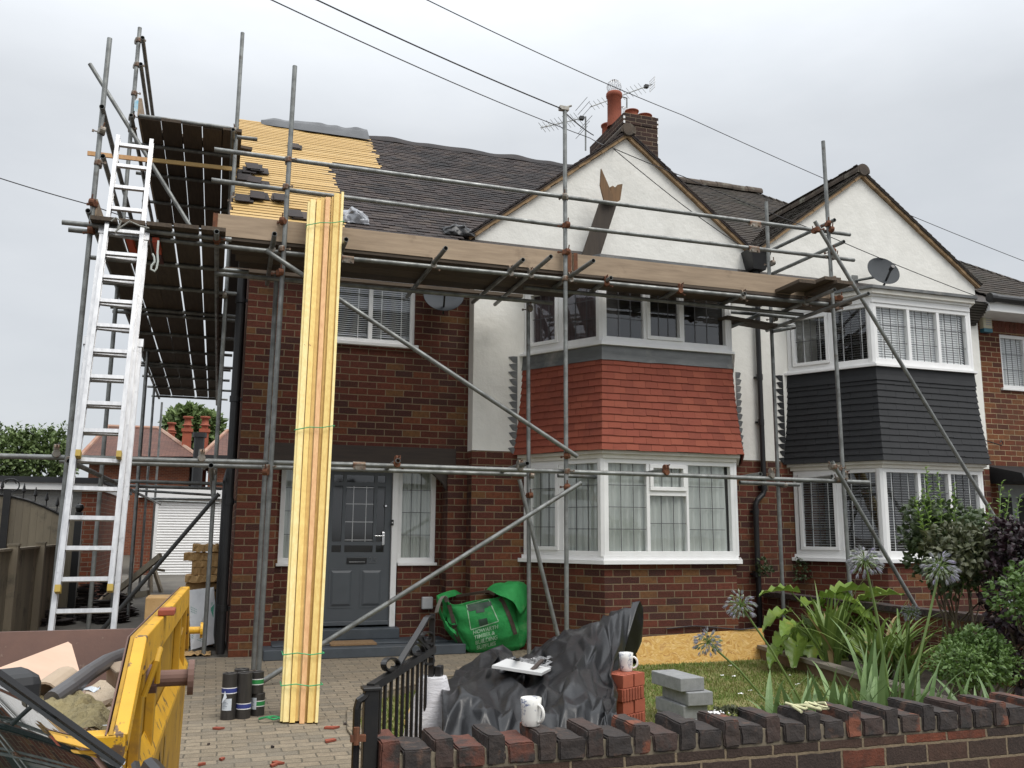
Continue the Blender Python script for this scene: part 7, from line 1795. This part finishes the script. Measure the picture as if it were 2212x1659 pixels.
def foliage(mb, c, rad_, n, L, W_, m=0, shell=.55, up=.3, gap=1.6, seed=0.0):
    c = V(c); k = 0; tries = 0
    while k < n and tries < n*6:
        tries += 1; v = rv(); r = v.length
        if r < shell*RL_.random(): continue
        p = V((v.x*rad_[0], v.y*rad_[1], v.z*rad_[2]))
        q = (c+p)*gap*1.3/max(.2, min(rad_))+V((seed, 0, 0))
        if noise.noise(q) < -.12 and RL_.random() < .85: continue
        w_ = 1+.35*noise.noise((c+p)*2.2/max(.2, max(rad_))+V((0, seed, 0)))
        o = v.normalized(); d = (o*.6+rv()*.8+V((0, 0, up))); nn_ = (o+V((0, 0, .8))+rv()*.7).normalized(); s = RL_.uniform(.65, 1.25)
        leaf(mb, c+p*w_, d, nn_, L*s, W_*s, m); k += 1
def twig(mb, a, b_, r0, r1, wob=.06, n=6):
    a, b_ = V(a), V(b_); pts = [a.lerp(b_, i/n)+(rv()*wob*(a-b_).length if 0 < i < n else V((0, 0, 0))) for i in range(n+1)]; mb.path(pts, r0, 6, rs=[r0+(r1-r0)*i/n for i in range(n+1)], caps=False); return pts
# bed kerb and dwarf wall
k0, k1 = PZ(1648, 1393, .10), PZ(2012, 1499, .10)
kd = (k1-k0).normalized(); kb_ = thing('bed_kerb', 'pale stone capped timber kerb along the planting bed', 'kerb', (k0.x, k0.y, LZ)); mb = MB(); k2 = k1+kd*1.4
mb.bar(k0-V((0, 0, .02)), k2-V((0, 0, .02)), .15, .04); mb.build('cap', mat('grey_timber_cap', (.22, .19, .15), (.17, .15, .12), ns=5, stretch=(1, 1, 5), rough=.9, bump=.3, bs=20), kb_)
mb = MB(); mb.bar(k0-V((0, 0, .12)), k2-V((0, 0, .12)), .09, .16); mb.build('side_board', mat('brown_timber_side', (.16, .105, .06), (.12, .08, .05), ns=5, rough=.9), kb_)
M['bedsoil'] = mat('dark_bed_soil', (.045, .034, .024), (.03, .024, .018), ns=9, rough=1, bump=.8, bs=30, bd=.02)
sd_ = V((kd.y, -kd.x, 0)); sd_ = sd_ if sd_.x > 0 else -sd_
mb = MB(); mb.grid([[k0.lerp(k2, i/16)+sd_*(.03+2.4*j/10)+V((0, 0, -.05+.03*noise.noise((i*.6, j*.6, 0)))) for j in range(11)] for i in range(17)]); structure(mb.build('planting_bed', M['bedsoil']))
dwz = .62; mb = MB(); mb.box((6.98, 3.6, -.2), (7.10, 10.45, dwz-.03)); dw = thing('dwarf_wall', 'low brown brick divider wall between the two front gardens', 'wall', (7.0, 8, -.2)); mb.build('brickwork', M['brick'], dw)
mb = MB(); y = 3.6
while y < 10.4: mb.box((6.95, y, dwz-.03), (7.13, y+.105, dwz+.035+RN.uniform(-.004, .004))); y += .113
mb.build('coping', cpm[3], dw)

# shrubs on the right
def shrub(name, label, cat, base, blobs, lf, n, L, W_, stems=8, cat2=None, shoots=0, shoot_mat=None, mats=None, up=.3):
    t = thing(name, label, cat, base); mb = MB(); tot = sum(b[3]*b[5] for b in blobs)
    for (px, py, Y, rx, ry, rz) in blobs: foliage(mb, PY(px, py, Y), (rx, ry, rz), int(n*rx*rz/tot), L, W_, 0, up=up, seed=px*.01)
    mb.build('foliage', lf, t); mb = MB()
    for i in range(stems):
        b_ = blobs[i % len(blobs)]; e = PY(b_[0], b_[1], b_[2])+V((RL_.uniform(-.6, .6)*b_[3], 0, RL_.uniform(-.6, .5)*b_[5])); twig(mb, V(base)+V((RL_.uniform(-.12, .12), RL_.uniform(-.1, .1), 0)), e, .014, .004)
    mb.build('stems', M['stem'], t)
    return t
Yb = 6.0; b_ = PY(2075, 1430, Yb)
sh = shrub('garden_shrub', 'leggy green shrub with pale upright shoots in front of the black clad bay', 'shrub', (b_.x, b_.y, 0), [(2045, 1205, Yb, .32, .32, .30), (2105, 1180, Yb+.1, .32, .3, .28), (2010, 1165, Yb, .20, .25, .20), (2150, 1215, Yb, .24, .3, .28), (2055, 1120, Yb, .24, .2, .13), (1985, 1110, Yb, .12, .15, .12)], M['lf_dark'], 3000, .066, .044, stems=16)
mb = MB(); foliage(mb, PY(2085, 1190, Yb-.3), (.40, .2, .22), 750, .068, .046, 0, seed=4); mb.build('pale_foliage', M['lf_olive'], sh)
mb = MB(); sm = MB()
for (px, py, qx, qy) in ((1990, 1060, 2020, 1160), (2025, 1020, 2035, 1150), (2000, 1010, 2010, 1100), (2060, 1045, 2062, 1150), (2165, 1040, 2150, 1180), (2180, 1060, 2160, 1170), (2070, 1130, 2060, 1260), (2088, 1110, 2075, 1290), (1975, 1075, 2000, 1160), (2205, 1070, 2180, 1180), (2135, 1090, 2130, 1190)):
    a, c = PY(qx, qy, Yb-.15), PY(px, py, Yb-.15); pts = twig(sm, a, c, .006, .003, .03)
    for i in range(24):
        f = i/23; p = a.lerp(c, .15+.85*f); ang = i*1.9; d = V((math.cos(ang), math.sin(ang)*.8, .55)); leaf(mb, p, d, V((0, 0, 1)), .075*(1-.45*f), .036*(1-.45*f), 0)
mb.build('young_shoots', M['lf_bright'], sh); sm.build('shoot_stems', M['gstem'], sh)
Y2 = 5.3; b2_ = PY(2190, 1475, Y2)
shrub('purple_shrub', 'dark purple leaved shrub at the right edge of the garden', 'shrub', (b2_.x, b2_.y, 0), [(2205, 1190, Y2+.1, .20, .3, .22), (2190, 1300, Y2, .15, .3, .26), (2210, 1400, Y2, .20, .3, .28), (2250, 1240, Y2, .22, .3, .34), (2180, 1150, Y2+.2, .10, .2, .11)], M['lf_purple'], 2600, .060, .045, stems=10)
shrub('golden_privet', 'bright green small leaved shrub cut by the right edge', 'shrub', (b2_.x+.15, b2_.y-.5, 0), [(2205, 1290, Y2-.5, .17, .2, .16), (2225, 1240, Y2-.5, .12, .15, .10)], M['lf_box'], 800, .045, .03, stems=8)
Y3 = 4.9; b3 = PY(2110, 1500, Y3)
shrub('box_bush', 'rounded glossy green box bush behind the right end of the wall', 'bush', (b3.x, b3.y, 0), [(2105, 1415, Y3+.15, .20, .24, .19), (2140, 1430, Y3, .17, .2, .16), (2075, 1440, Y3, .16, .2, .14)], M['lf_box'], 3600, .040, .022, stems=10)
# agapanthus heads on tall stems
M['petal'] = mat('faded_lilac_petal', (.30, .27, .42), (.24, .25, .30), ns=30, rough=.6, translucent=.3, pal=[(.34, .29, .46), (.30, .31, .27), (.25, .29, .20), (.36, .35, .36), (.27, .28, .26), (.20, .22, .15), (.24, .27, .19)])
M['pod'] = mat('green_seed_pod', (.17, .22, .10), (.13, .17, .09), rough=.5, pal=[(.17, .22, .10), (.14, .17, .11), (.20, .20, .16), (.10, .11, .09)])
def agapanthus(hx, hy, bx, by, Y, r, label, seed, mid=None):
    h = PY(hx, hy, Y); b_ = PY(bx, by, Y+.05); t = thing('agapanthus', label, 'flower', (b_.x, b_.y, 0)); low = V((b_.x+(b_.x-h.x)*.25, b_.y, min(b_.z-.2, .0)))
    mb = MB(); pts = [low, b_, b_.lerp(h, .5)+V((.01, 0, .015)), h]; mb.path(pts, .007, 8, rs=[.009, .008, .007, .006]); mb.build('stem', M['gstem'], t)
    rr = random.Random(seed); st, pt, pd = MB(), MB(), MB()
    for i in range(64):
        ph = math.acos(1-1.72*(i+.5)/64); th = i*2.39996+seed; o = V((math.sin(ph)*math.cos(th), math.sin(ph)*math.sin(th), math.cos(ph))); o = (o+V((rr.uniform(-.15, .15),)*3)).normalized()
        e = h+o*r*rr.uniform(.55, .8)-V((0, 0, r*.12*rr.random())); st.path([h, h.lerp(e, .5)+V((0, 0, r*.05)), e], .0014, 4, caps=False)
        droop = (o-V((0, 0, .45+.4*rr.random()))).normalized()
        if rr.random() < .72:
            for k in range(5):
                a = 2*math.pi*k/5; s = droop.orthogonal().normalized(); u = droop.cross(s); d = (droop*1.0+(s*math.cos(a)+u*math.sin(a))*.33); leaf(pt, e, d, s*math.cos(a)+u*math.sin(a), r*.40, r*.085, 0, .12)
        else: pd.path([e, e+droop*r*.12, e+droop*r*.28], .004, 5, rs=[.003, .007*r/.09, .002])
    st.build('florets', M['gstem'], t); pt.build('petals', M['petal'], t)
    if pd.v: pd.build('seed_pods', M['pod'], t)
agapanthus(1530, 1388, 1655, 1515, 4.9, .092, 'agapanthus head leaning far left in front of the yellow strand board', 1)
agapanthus(1600, 1308, 1728, 1512, 4.9, .098, 'agapanthus head leaning left in front of the brown plinth and black downpipe', 2)
agapanthus(1868, 1212, 1915, 1460, 4.1, .098, 'upright agapanthus head below the neighbouring bay window sill', 3)
agapanthus(2030, 1228, 1976, 1460, 4.1, .105, 'large agapanthus head in front of the leggy shrub', 4)
agapanthus(1968, 1323, 1945, 1450, 6.4, .085, 'small faded agapanthus head beside the leaning scaffold tube', 5)
# strap leaves
def straps(mb, base, n, L, W_, spread, r, m=0, droop=.5, aim=None):
    for i in range(n):
        a = r.uniform(0, 2*math.pi); s = r.uniform(.2, 1)*spread; d = V((math.cos(a)*s, math.sin(a)*s, 1)).normalized(); l = L*r.uniform(.6, 1.15); w_ = W_*r.uniform(.7, 1.2)
        p = V(base)+V((r.uniform(-.07, .07), r.uniform(-.07, .07), 0)); hd = V((math.cos(a), math.sin(a), 0)); side = V((-math.sin(a), math.cos(a), 0)); rows = []; pos = p; dr = r.uniform(.3, 1.2)*droop
        for k in range(9):
            f = k/8; ww = w_*(.75+.4*math.sin(math.pi*min(1, f*1.2)))*(1-f**3.5)+.0008; rows.append([pos-side*ww/2+V((0, 0, ww*.15)), pos, pos+side*ww/2+V((0, 0, ww*.15))])
            d = (d+(hd*.25-V((0, 0, .55)))*dr*.16*(k*.5)).normalized(); pos = pos+d*l/8
        mb.grid(rows, m=m)
def clump(px, py, z, n, L, W_, spread, name, label, cat, mtl, droop, seed, dry=0):
    b_ = PZ(px, py, z); t = thing(name, label, cat, b_); mb = MB(); straps(mb, b_, n, L, W_, spread, random.Random(seed), 0, droop); mb.build('leaves', mtl, t)
    if dry: mb = MB(); straps(mb, b_, dry, L*.9, W_, spread*1.2, random.Random(seed+9), 0, droop*1.5); mb.build('dry_leaves', M['dryleaf'], t)
    return b_
clump(1905, 1462, .05, 62, .88, .036, 1.0, 'agapanthus_leaves', 'big clump of arching strap leaves in the bed beside the leaning tube', 'plant', M['lf_strap'], .8, 21, 6)
clump(1960, 1470, .05, 46, .80, .030, 1.2, 'agapanthus_leaves', 'clump of arching strap leaves left of the round box bush', 'plant', M['lf_strap'], 1.0, 22, 5)
clump(1800, 1440, .05, 30, .95, .045, .55, 'agapanthus_leaves', 'strap leaves rising through the broad lily leaves near the bed kerb', 'plant', M['lf_strap'], .6, 23, 4)
for i, (px, Y, n, L, s) in enumerate(((1690, 4.3, 8, .42, .5), (1745, 4.1, 9, .40, .5), (1800, 4.2, 8, .50, .35), (1850, 4.1, 11, .48, .5), (1905, 4.15, 9, .55, .3), (1960, 4.1, 9, .46, .45), (2015, 4.0, 10, .42, .5), (2070, 4.0, 8, .40, .5), (2130, 4.0, 8, .42, .5), (1880, 4.3, 8, .62, .25))):
    q = PY(px, 1500, Y); L *= 1.0; n += 3; t = thing('iris_clump', 'clump of upright grey green iris leaves close behind the sooty wall', 'plant', (q.x, Y, .2), 'iris clumps behind the wall'); mb = MB(); straps(mb, (q.x, Y, .30), n, L, .034, s*1.35, random.Random(40+i), 0, .6); mb.build('leaves', M['lf_iris'], t)
# broad calla lily leaves
def calla(mb, st, base, tip, dirv_, L, W_, r, curl=.25):
    base, tip = V(base), V(tip); mid = base.lerp(tip, .55)+V((0, 0, .06)); st.path([base, mid, tip], .009, 6, rs=[.013, .010, .007])
    d = V(dirv_).normalized(); s = d.cross(V((0, 0, 1))).normalized(); n = s.cross(d); rows = []
    for k in range(13):
        f = k/12; w_ = W_*math.sin(math.pi*min(1, .12+f*.88))**.8*(1-.35*f)+.001; c = tip+d*L*(f-.25)-n*L*.30*(f**2)
        rows.append([c+s*w_*g+n*(w_*(.30*abs(g)+curl*g*g)+.028*abs(g)*math.sin(k*2.1+g*3+r)) for g in (-1, -.6, -.25, 0, .25, .6, 1)])
    mb.grid(rows)
ct_ = thing('calla_lily', 'clump of broad wavy yellow green lily leaves in the planting bed', 'plant', PZ(1790, 1425, .05)); mb, st = MB(), MB(); cb = PZ(1795, 1420, .06)
for i, (px, py, dx_, dy_, dz_, L, W_) in enumerate(((1690, 1325, -1, -.3, -.1, .36, .085), (1705, 1275, -1, .2, .25, .32, .075), (1795, 1290, .5, -.7, .1, .34, .12), (1825, 1275, 1, -.2, .3, .40, .12), (1880, 1290, .6, -.5, .4, .34, .13), (1870, 1305, .9, -.6, -.2, .28, .11), (1800, 1320, -.2, -1, .0, .24, .11), (1735, 1365, -.8, -.7, -.3, .34, .10), (1700, 1375, -1, -.4, -.2, .28, .09), (1755, 1345, -.3, -1, -.4, .30, .11), (1720, 1395, -.8, -.8, -.4, .30, .09), (1860, 1345, .2, -1, -.3, .30, .12), (1905, 1330, .8, -.7, -.5, .30, .10), (1770, 1400, -.2, -1, -.3, .26, .10), (1680, 1405, -1, -.6, -.3, .26, .07), (1745, 1385, -.5, -1, -.5, .3, .10), (1790, 1370, .1, -1, -.4, .3, .11), (1830, 1385, .4, -1, -.5, .3, .10), (1715, 1350, -.9, -.5, .0, .3, .09), (1770, 1330, -.5, -.9, -.1, .3, .11), (1840, 1320, .3, -1, 0, .3, .12), (1735, 1410, -.6, -1, -.6, .28, .09), (1800, 1415, 0, -1, -.6, .28, .09), (1760, 1305, -.7, -.4, .3, .3, .10))):
    tp_ = PY(px, py, cb.y+RL_.uniform(-.25, .15)); calla(mb, st, cb+V((RL_.uniform(-.15, .15), RL_.uniform(-.12, .12), 0)), tp_, (dx_, dy_, dz_), L*1.35, W_*1.5, i)
mb.build('leaves', M['lf_calla'], ct_, smooth=True); st.build('leaf_stalks', M['gstem'], ct_)
# small weeds on the wall foot
for i, (px, py, Y, r_, lb) in enumerate(((1650, 1225, 10.4, .10, 'small weed growing on the brick beside the black downpipe'), (1735, 1232, 10.45, .16, 'ivy patch on the brickwork under the neighbouring bay sill'))):
    p = PY(px, py, Y); mb = MB(); foliage(mb, p, (r_, .06, r_*1.1), 130, .05, .035); tag(mb.build('wall_weed', M['lf_dark'], loc=(p.x, p.y, p.z-r_)), lb, 'weed')
for i, (px, py) in enumerate(((1552, 1546), (1575, 1543), (1590, 1548))):
    p = PY(px, py, 3.56); mb = MB(); foliage(mb, V((p.x, 3.56, zc0+.09)), (.03, .025, .02), 60, .018, .012, up=.8); tag(mb.build('stonecrop', M['lf_olive'], loc=(p.x, 3.56, zc0)), 'tiny yellow green stonecrop tuft between the coping bricks', 'plant', 'stonecrop tufts')

# lawn grass
M['grass'] = mat('grass_blade', (.15, .22, .040), (.22, .25, .06), ns=2.2, rough=.6, translucent=.3, pal=[(.14, .22, .04), (.19, .26, .055), (.26, .25, .09), (.12, .19, .035), (.32, .27, .13)], c3=(.30, .25, .11), ns3=1.1, t3=(.52, .7))
rg = random.Random(77); mb = MB()
def inside_bed(x, y): 
    d = V((x, y, 0))-V((k0.x, k0.y, 0)); return d.dot(sd_) > -.02
n = 0
while n < 42000:
    y = 4.6+5.0*rg.random()**.8; x = rg.uniform(1.0, 7.0)
    if x < lx(y)+.1 or inside_bed(x, y) or y > 9.33: continue
    if noise.noise((x*1.7, y*1.7, 3)) < -.35 and rg.random() < .7: continue
    h = rg.uniform(.014, .042)*(1.0 if y > 5 else 1.3); a = rg.uniform(0, 6.28); w_ = .0035+.001*(y-4.6); l = rg.uniform(-.02, .02); p = V((x, y, LZ)); s = V((math.cos(a), math.sin(a), 0))*w_
    mb.face([p-s, p+s, p+V((l, rg.uniform(-.02, .02), h))]); n += 1
g = mb.build('grass', M['grass']); g['kind'] = 'stuff'; tag(g, 'short patchy lawn grass behind the wall', 'grass')
mb = MB(); n = 0
while n < 500:
    x, y = rg.uniform(1.0, 2.2), rg.uniform(4.2, 7.6)
    if x < lx(y)+.08 or x > lx(y)+.9: continue
    h = rg.uniform(.03, .08); a = rg.uniform(0, 6.28); s = V((math.cos(a), math.sin(a), 0))*.004; p = V((x, y, LZ)); mb.face([p-s, p+s, p+V((rg.uniform(-.03, .03), rg.uniform(-.03, .03), h))]); n += 1
g = mb.build('grass', M['grass']); g['kind'] = 'stuff'; tag(g, 'longer grass tufts along the paving edge seen through the gate', 'grass')
mb = MB(); a, c = PZ(880, 1570, LZ), PZ(912, 1490, LZ); mb.bar(a+V((0, 0, .03)), c+V((0, 0, .03)), .05, .03); tag(mb.build('timber_edging', M['batten']), 'thin yellow timber lath lying on the grass behind the gate', 'lath')
# litter on lawn and paving
r3 = random.Random(8)
for i, (px, py) in enumerate(((1577, 1439), (1586, 1462), (1561, 1460), (1723, 1480), (1622, 1494), (1704, 1461), (1600, 1500))):
    p = PZ(px, py, LZ+.02); mb = MB(); s = r3.uniform(.012, .03); mb.grid([[p+V((s*(u-1), s*(v-1)*.8, .004+s*.6*r3.random())) for u in range(3)] for v in range(3)]); tag(mb.build('litter_scrap', M['upvc']), 'tiny white scrap lying on the lawn', 'scrap', 'white scraps on the lawn')
for i, (zx, zy, s) in enumerate(((1415, 1410, .04), (1350, 1513, .012), (1437, 1610, .025), (1303, 1643, .028), (1765, 1530, .015), (2150, 1405, .055), (2135, 1490, .05), (1800, 1635, .04), (1770, 1650, .03), (45, 1378, .04))):
    p = PZ(zx/3+(737.3 if zx == 45 else 0), zy/3+1105.9, .0); mb = MB(); a = r3.uniform(0, 3); d = V((math.cos(a), math.sin(a), 0)); e = V((-d.y, d.x, 0)); mb.prism([p-d*s-e*s*.4+V((0, 0, .003)), p+d*s*.8-e*s*.5+V((0, 0, .003)), p+d*s+e*s*.3+V((0, 0, .003)), p-d*s*.3+e*s*.6+V((0, 0, .003))], (0, 0, .012)); tag(mb.build('tile_fragment', M['tile_red'] if i not in (1, 4, 9) else M['tile']), 'broken roof tile fragment lying on the block paving', 'tile fragment', 'tile fragments on the paving')
# pale rope on the coping
mb = MB(); rp = [PY(x, y, YWL+.1) for x, y in ((1706, 1520), (1716, 1518), (1732, 1526), (1752, 1524), (1775, 1530), (1783, 1536), (1775, 1542), (1760, 1534), (1745, 1538), (1752, 1546), (1764, 1543), (1757, 1536), (1738, 1530), (1720, 1527), (1712, 1532))]
rp = [V((p.x, YWL+.02+.16*((i*37) % 10)/10, ZWT+.008+.006*(i % 3))) for i, p in enumerate(rp)]; mb.path(rp, .0065, 8); tag(mb.build('rope', mat('pale_yellow_rope', (.56, .55, .33), (.48, .47, .28), ns=60, rough=.8, bump=.5, bs=200), smooth=True), 'loosely coiled pale yellow rope lying on the coping of the front wall', 'rope')
mb = MB(); p = PY(1547, 1533, YWL+.14)
for i in range(40): q = V((p.x+r3.gauss(0, .018), YWL+.14+r3.gauss(0, .02), ZWT+.001)); mb.lathe([(.004, 0), (.002, .002)], q, 6)
o = mb.build('droppings', M['upvc']); o['kind'] = 'stuff'; tag(o, 'white bird droppings splashed on a coping brick', 'droppings')

# background greenery
def bigtree(name, label, blobs, Y, n, L, lf, trunk, group=None, cat='tree'):
    p = PY(trunk[0], trunk[1], Y); t = thing(name, label, cat, (p.x, Y, .1), group); mb = MB(); tot = sum(b[2]*b[3] for b in blobs)
    for (px, py, rx, rz) in blobs: s = Y/1920*1.05; foliage(mb, PY(px, py, Y), (rx*s, max(rx, rz)*s*.8, rz*s), int(n*rx*rz/tot), L, L*.6, seed=px*.1)
    mb.build('crown', lf, t); mb = MB(); twig(mb, (p.x, Y, .0), (p.x, Y, p.z), L*.5+.05, L*.2+.03, .01)
    for (px, py, rx, rz) in blobs: twig(mb, (p.x, Y, p.z*.7), PY(px, py, Y), L*.2+.02, L*.08, .05)
    mb.build('trunk', M['stem'], t)
bigtree('hedge_bush', 'broad green bush rising behind the flat garage roof at the left edge', [(15, 985, 36, 48), (60, 980, 38, 46), (108, 985, 36, 46), (140, 995, 22, 40), (-30, 990, 30, 50)], 24.5, 5200, .13, M['lf_hedge'], (60, 1010), cat='bush')
mb = MB()
for i in range(26):
    px = RL_.uniform(-10, 150); c = PY(px, RL_.uniform(938, 950), 24.4); h = RL_.uniform(.15, .4)
    for k in range(12): p = c+V((0, 0, h*k/11-.1)); leaf(mb, p, V((RL_.uniform(-1, 1), RL_.uniform(-1, 1), .6)), V((0, 0, 1)), .12, .06)
o = [x for x in bpy.data.objects if x.name.startswith('hedge_bush')][0]; mb.build('top_shoots', M['lf_hedge'], o)
bigtree('distant_tree', 'distant loose tree behind the orange chimneys', [(372, 920, 14, 16), (385, 905, 16, 17), (412, 902, 16, 20), (425, 918, 18, 20), (450, 915, 20, 22), (398, 935, 22, 22), (440, 945, 24, 20), (462, 935, 14, 24)], 75, 1900, .75, M['lf_hedge'], (420, 950))

# ================================================================== light
w = bpy.data.worlds.new('World'); SC.world = w; w.use_nodes = True
nt = w.node_tree; nt.nodes.clear()
out = nt.nodes.new('ShaderNodeOutputWorld'); bg = nt.nodes.new('ShaderNodeBackground'); bg.inputs['Strength'].default_value = .1
sky = nt.nodes.new('ShaderNodeTexSky'); sky.sky_type = 'NISHITA'; sky.sun_disc = False
SUN_EL, SUN_AZ = rad(56), rad(205)          # azimuth clockwise from +Y: behind the camera, to the right is <180
SUN_AZ = rad(150)
sky.sun_elevation = SUN_EL; sky.sun_rotation = SUN_AZ; sky.air_density = 1.0; sky.dust_density = 3.0
tc = nt.nodes.new('ShaderNodeTexCoord'); sep = nt.nodes.new('ShaderNodeSeparateXYZ'); nt.links.new(tc.outputs['Generated'], sep.inputs[0])
def nd(t, **k):
    n = nt.nodes.new(t)
    for a, b in k.items(): setattr(n, a, b)
    return n
mp = nd('ShaderNodeMapping'); mp.inputs['Scale'].default_value = (1, 1, 2.6); nt.links.new(tc.outputs['Generated'], mp.inputs[0])
n1 = nd('ShaderNodeTexNoise'); n1.inputs['Scale'].default_value = 2.3; n1.inputs['Detail'].default_value = 6; n1.inputs['Roughness'].default_value = .55; nt.links.new(mp.outputs[0], n1.inputs['Vector'])
r1 = nd('ShaderNodeValToRGB'); nt.links.new(n1.outputs[0], r1.inputs[0])
r1.color_ramp.elements[0].position = .32; r1.color_ramp.elements[0].color = (14.6, 15.3, 16.1, 1)
r1.color_ramp.elements[1].position = .68; r1.color_ramp.elements[1].color = (17.2, 17.8, 18.5, 1)
# overcast luminance rises towards the zenith
g = nd('ShaderNodeValToRGB'); nt.links.new(sep.outputs[2], g.inputs[0])
while len(g.color_ramp.elements) < 4: g.color_ramp.elements.new(.5)
for e, (q, v_) in zip(g.color_ramp.elements, ((0, .30), (.42, .335), (.62, .62), (1, 1.0))): e.position = q; e.color = (v_, v_, v_, 1)
mul = nd('ShaderNodeMix', data_type='RGBA', blend_type='MULTIPLY'); mul.inputs[0].default_value = 1
nt.links.new(r1.outputs[0], mul.inputs[6]); nt.links.new(g.outputs[0], mul.inputs[7])
mx = nd('ShaderNodeMix', data_type='RGBA'); mx.inputs[0].default_value = .92
nt.links.new(sky.outputs[0], mx.inputs[6]); nt.links.new(mul.outputs[2], mx.inputs[7])
nt.links.new(mx.outputs[2], bg.inputs['Color']); nt.links.new(bg.outputs[0], out.inputs[0])
sd = bpy.data.lights.new('sun', 'SUN'); sd.energy = 1.5; sd.angle = rad(32); sd.color = (1, .955, .90)
so = bpy.data.objects.new('sun', sd); COL.objects.link(so)
dirv = V((math.sin(SUN_AZ)*math.cos(SUN_EL), math.cos(SUN_AZ)*math.cos(SUN_EL), math.sin(SUN_EL)))
so.rotation_euler = dirv.to_track_quat('Z', 'Y').to_euler(); so.location = (0, 0, 30)
SC.view_settings.view_transform = 'Standard'; SC.view_settings.look = 'None'; SC.view_settings.exposure = .5; SC.view_settings.gamma = 1
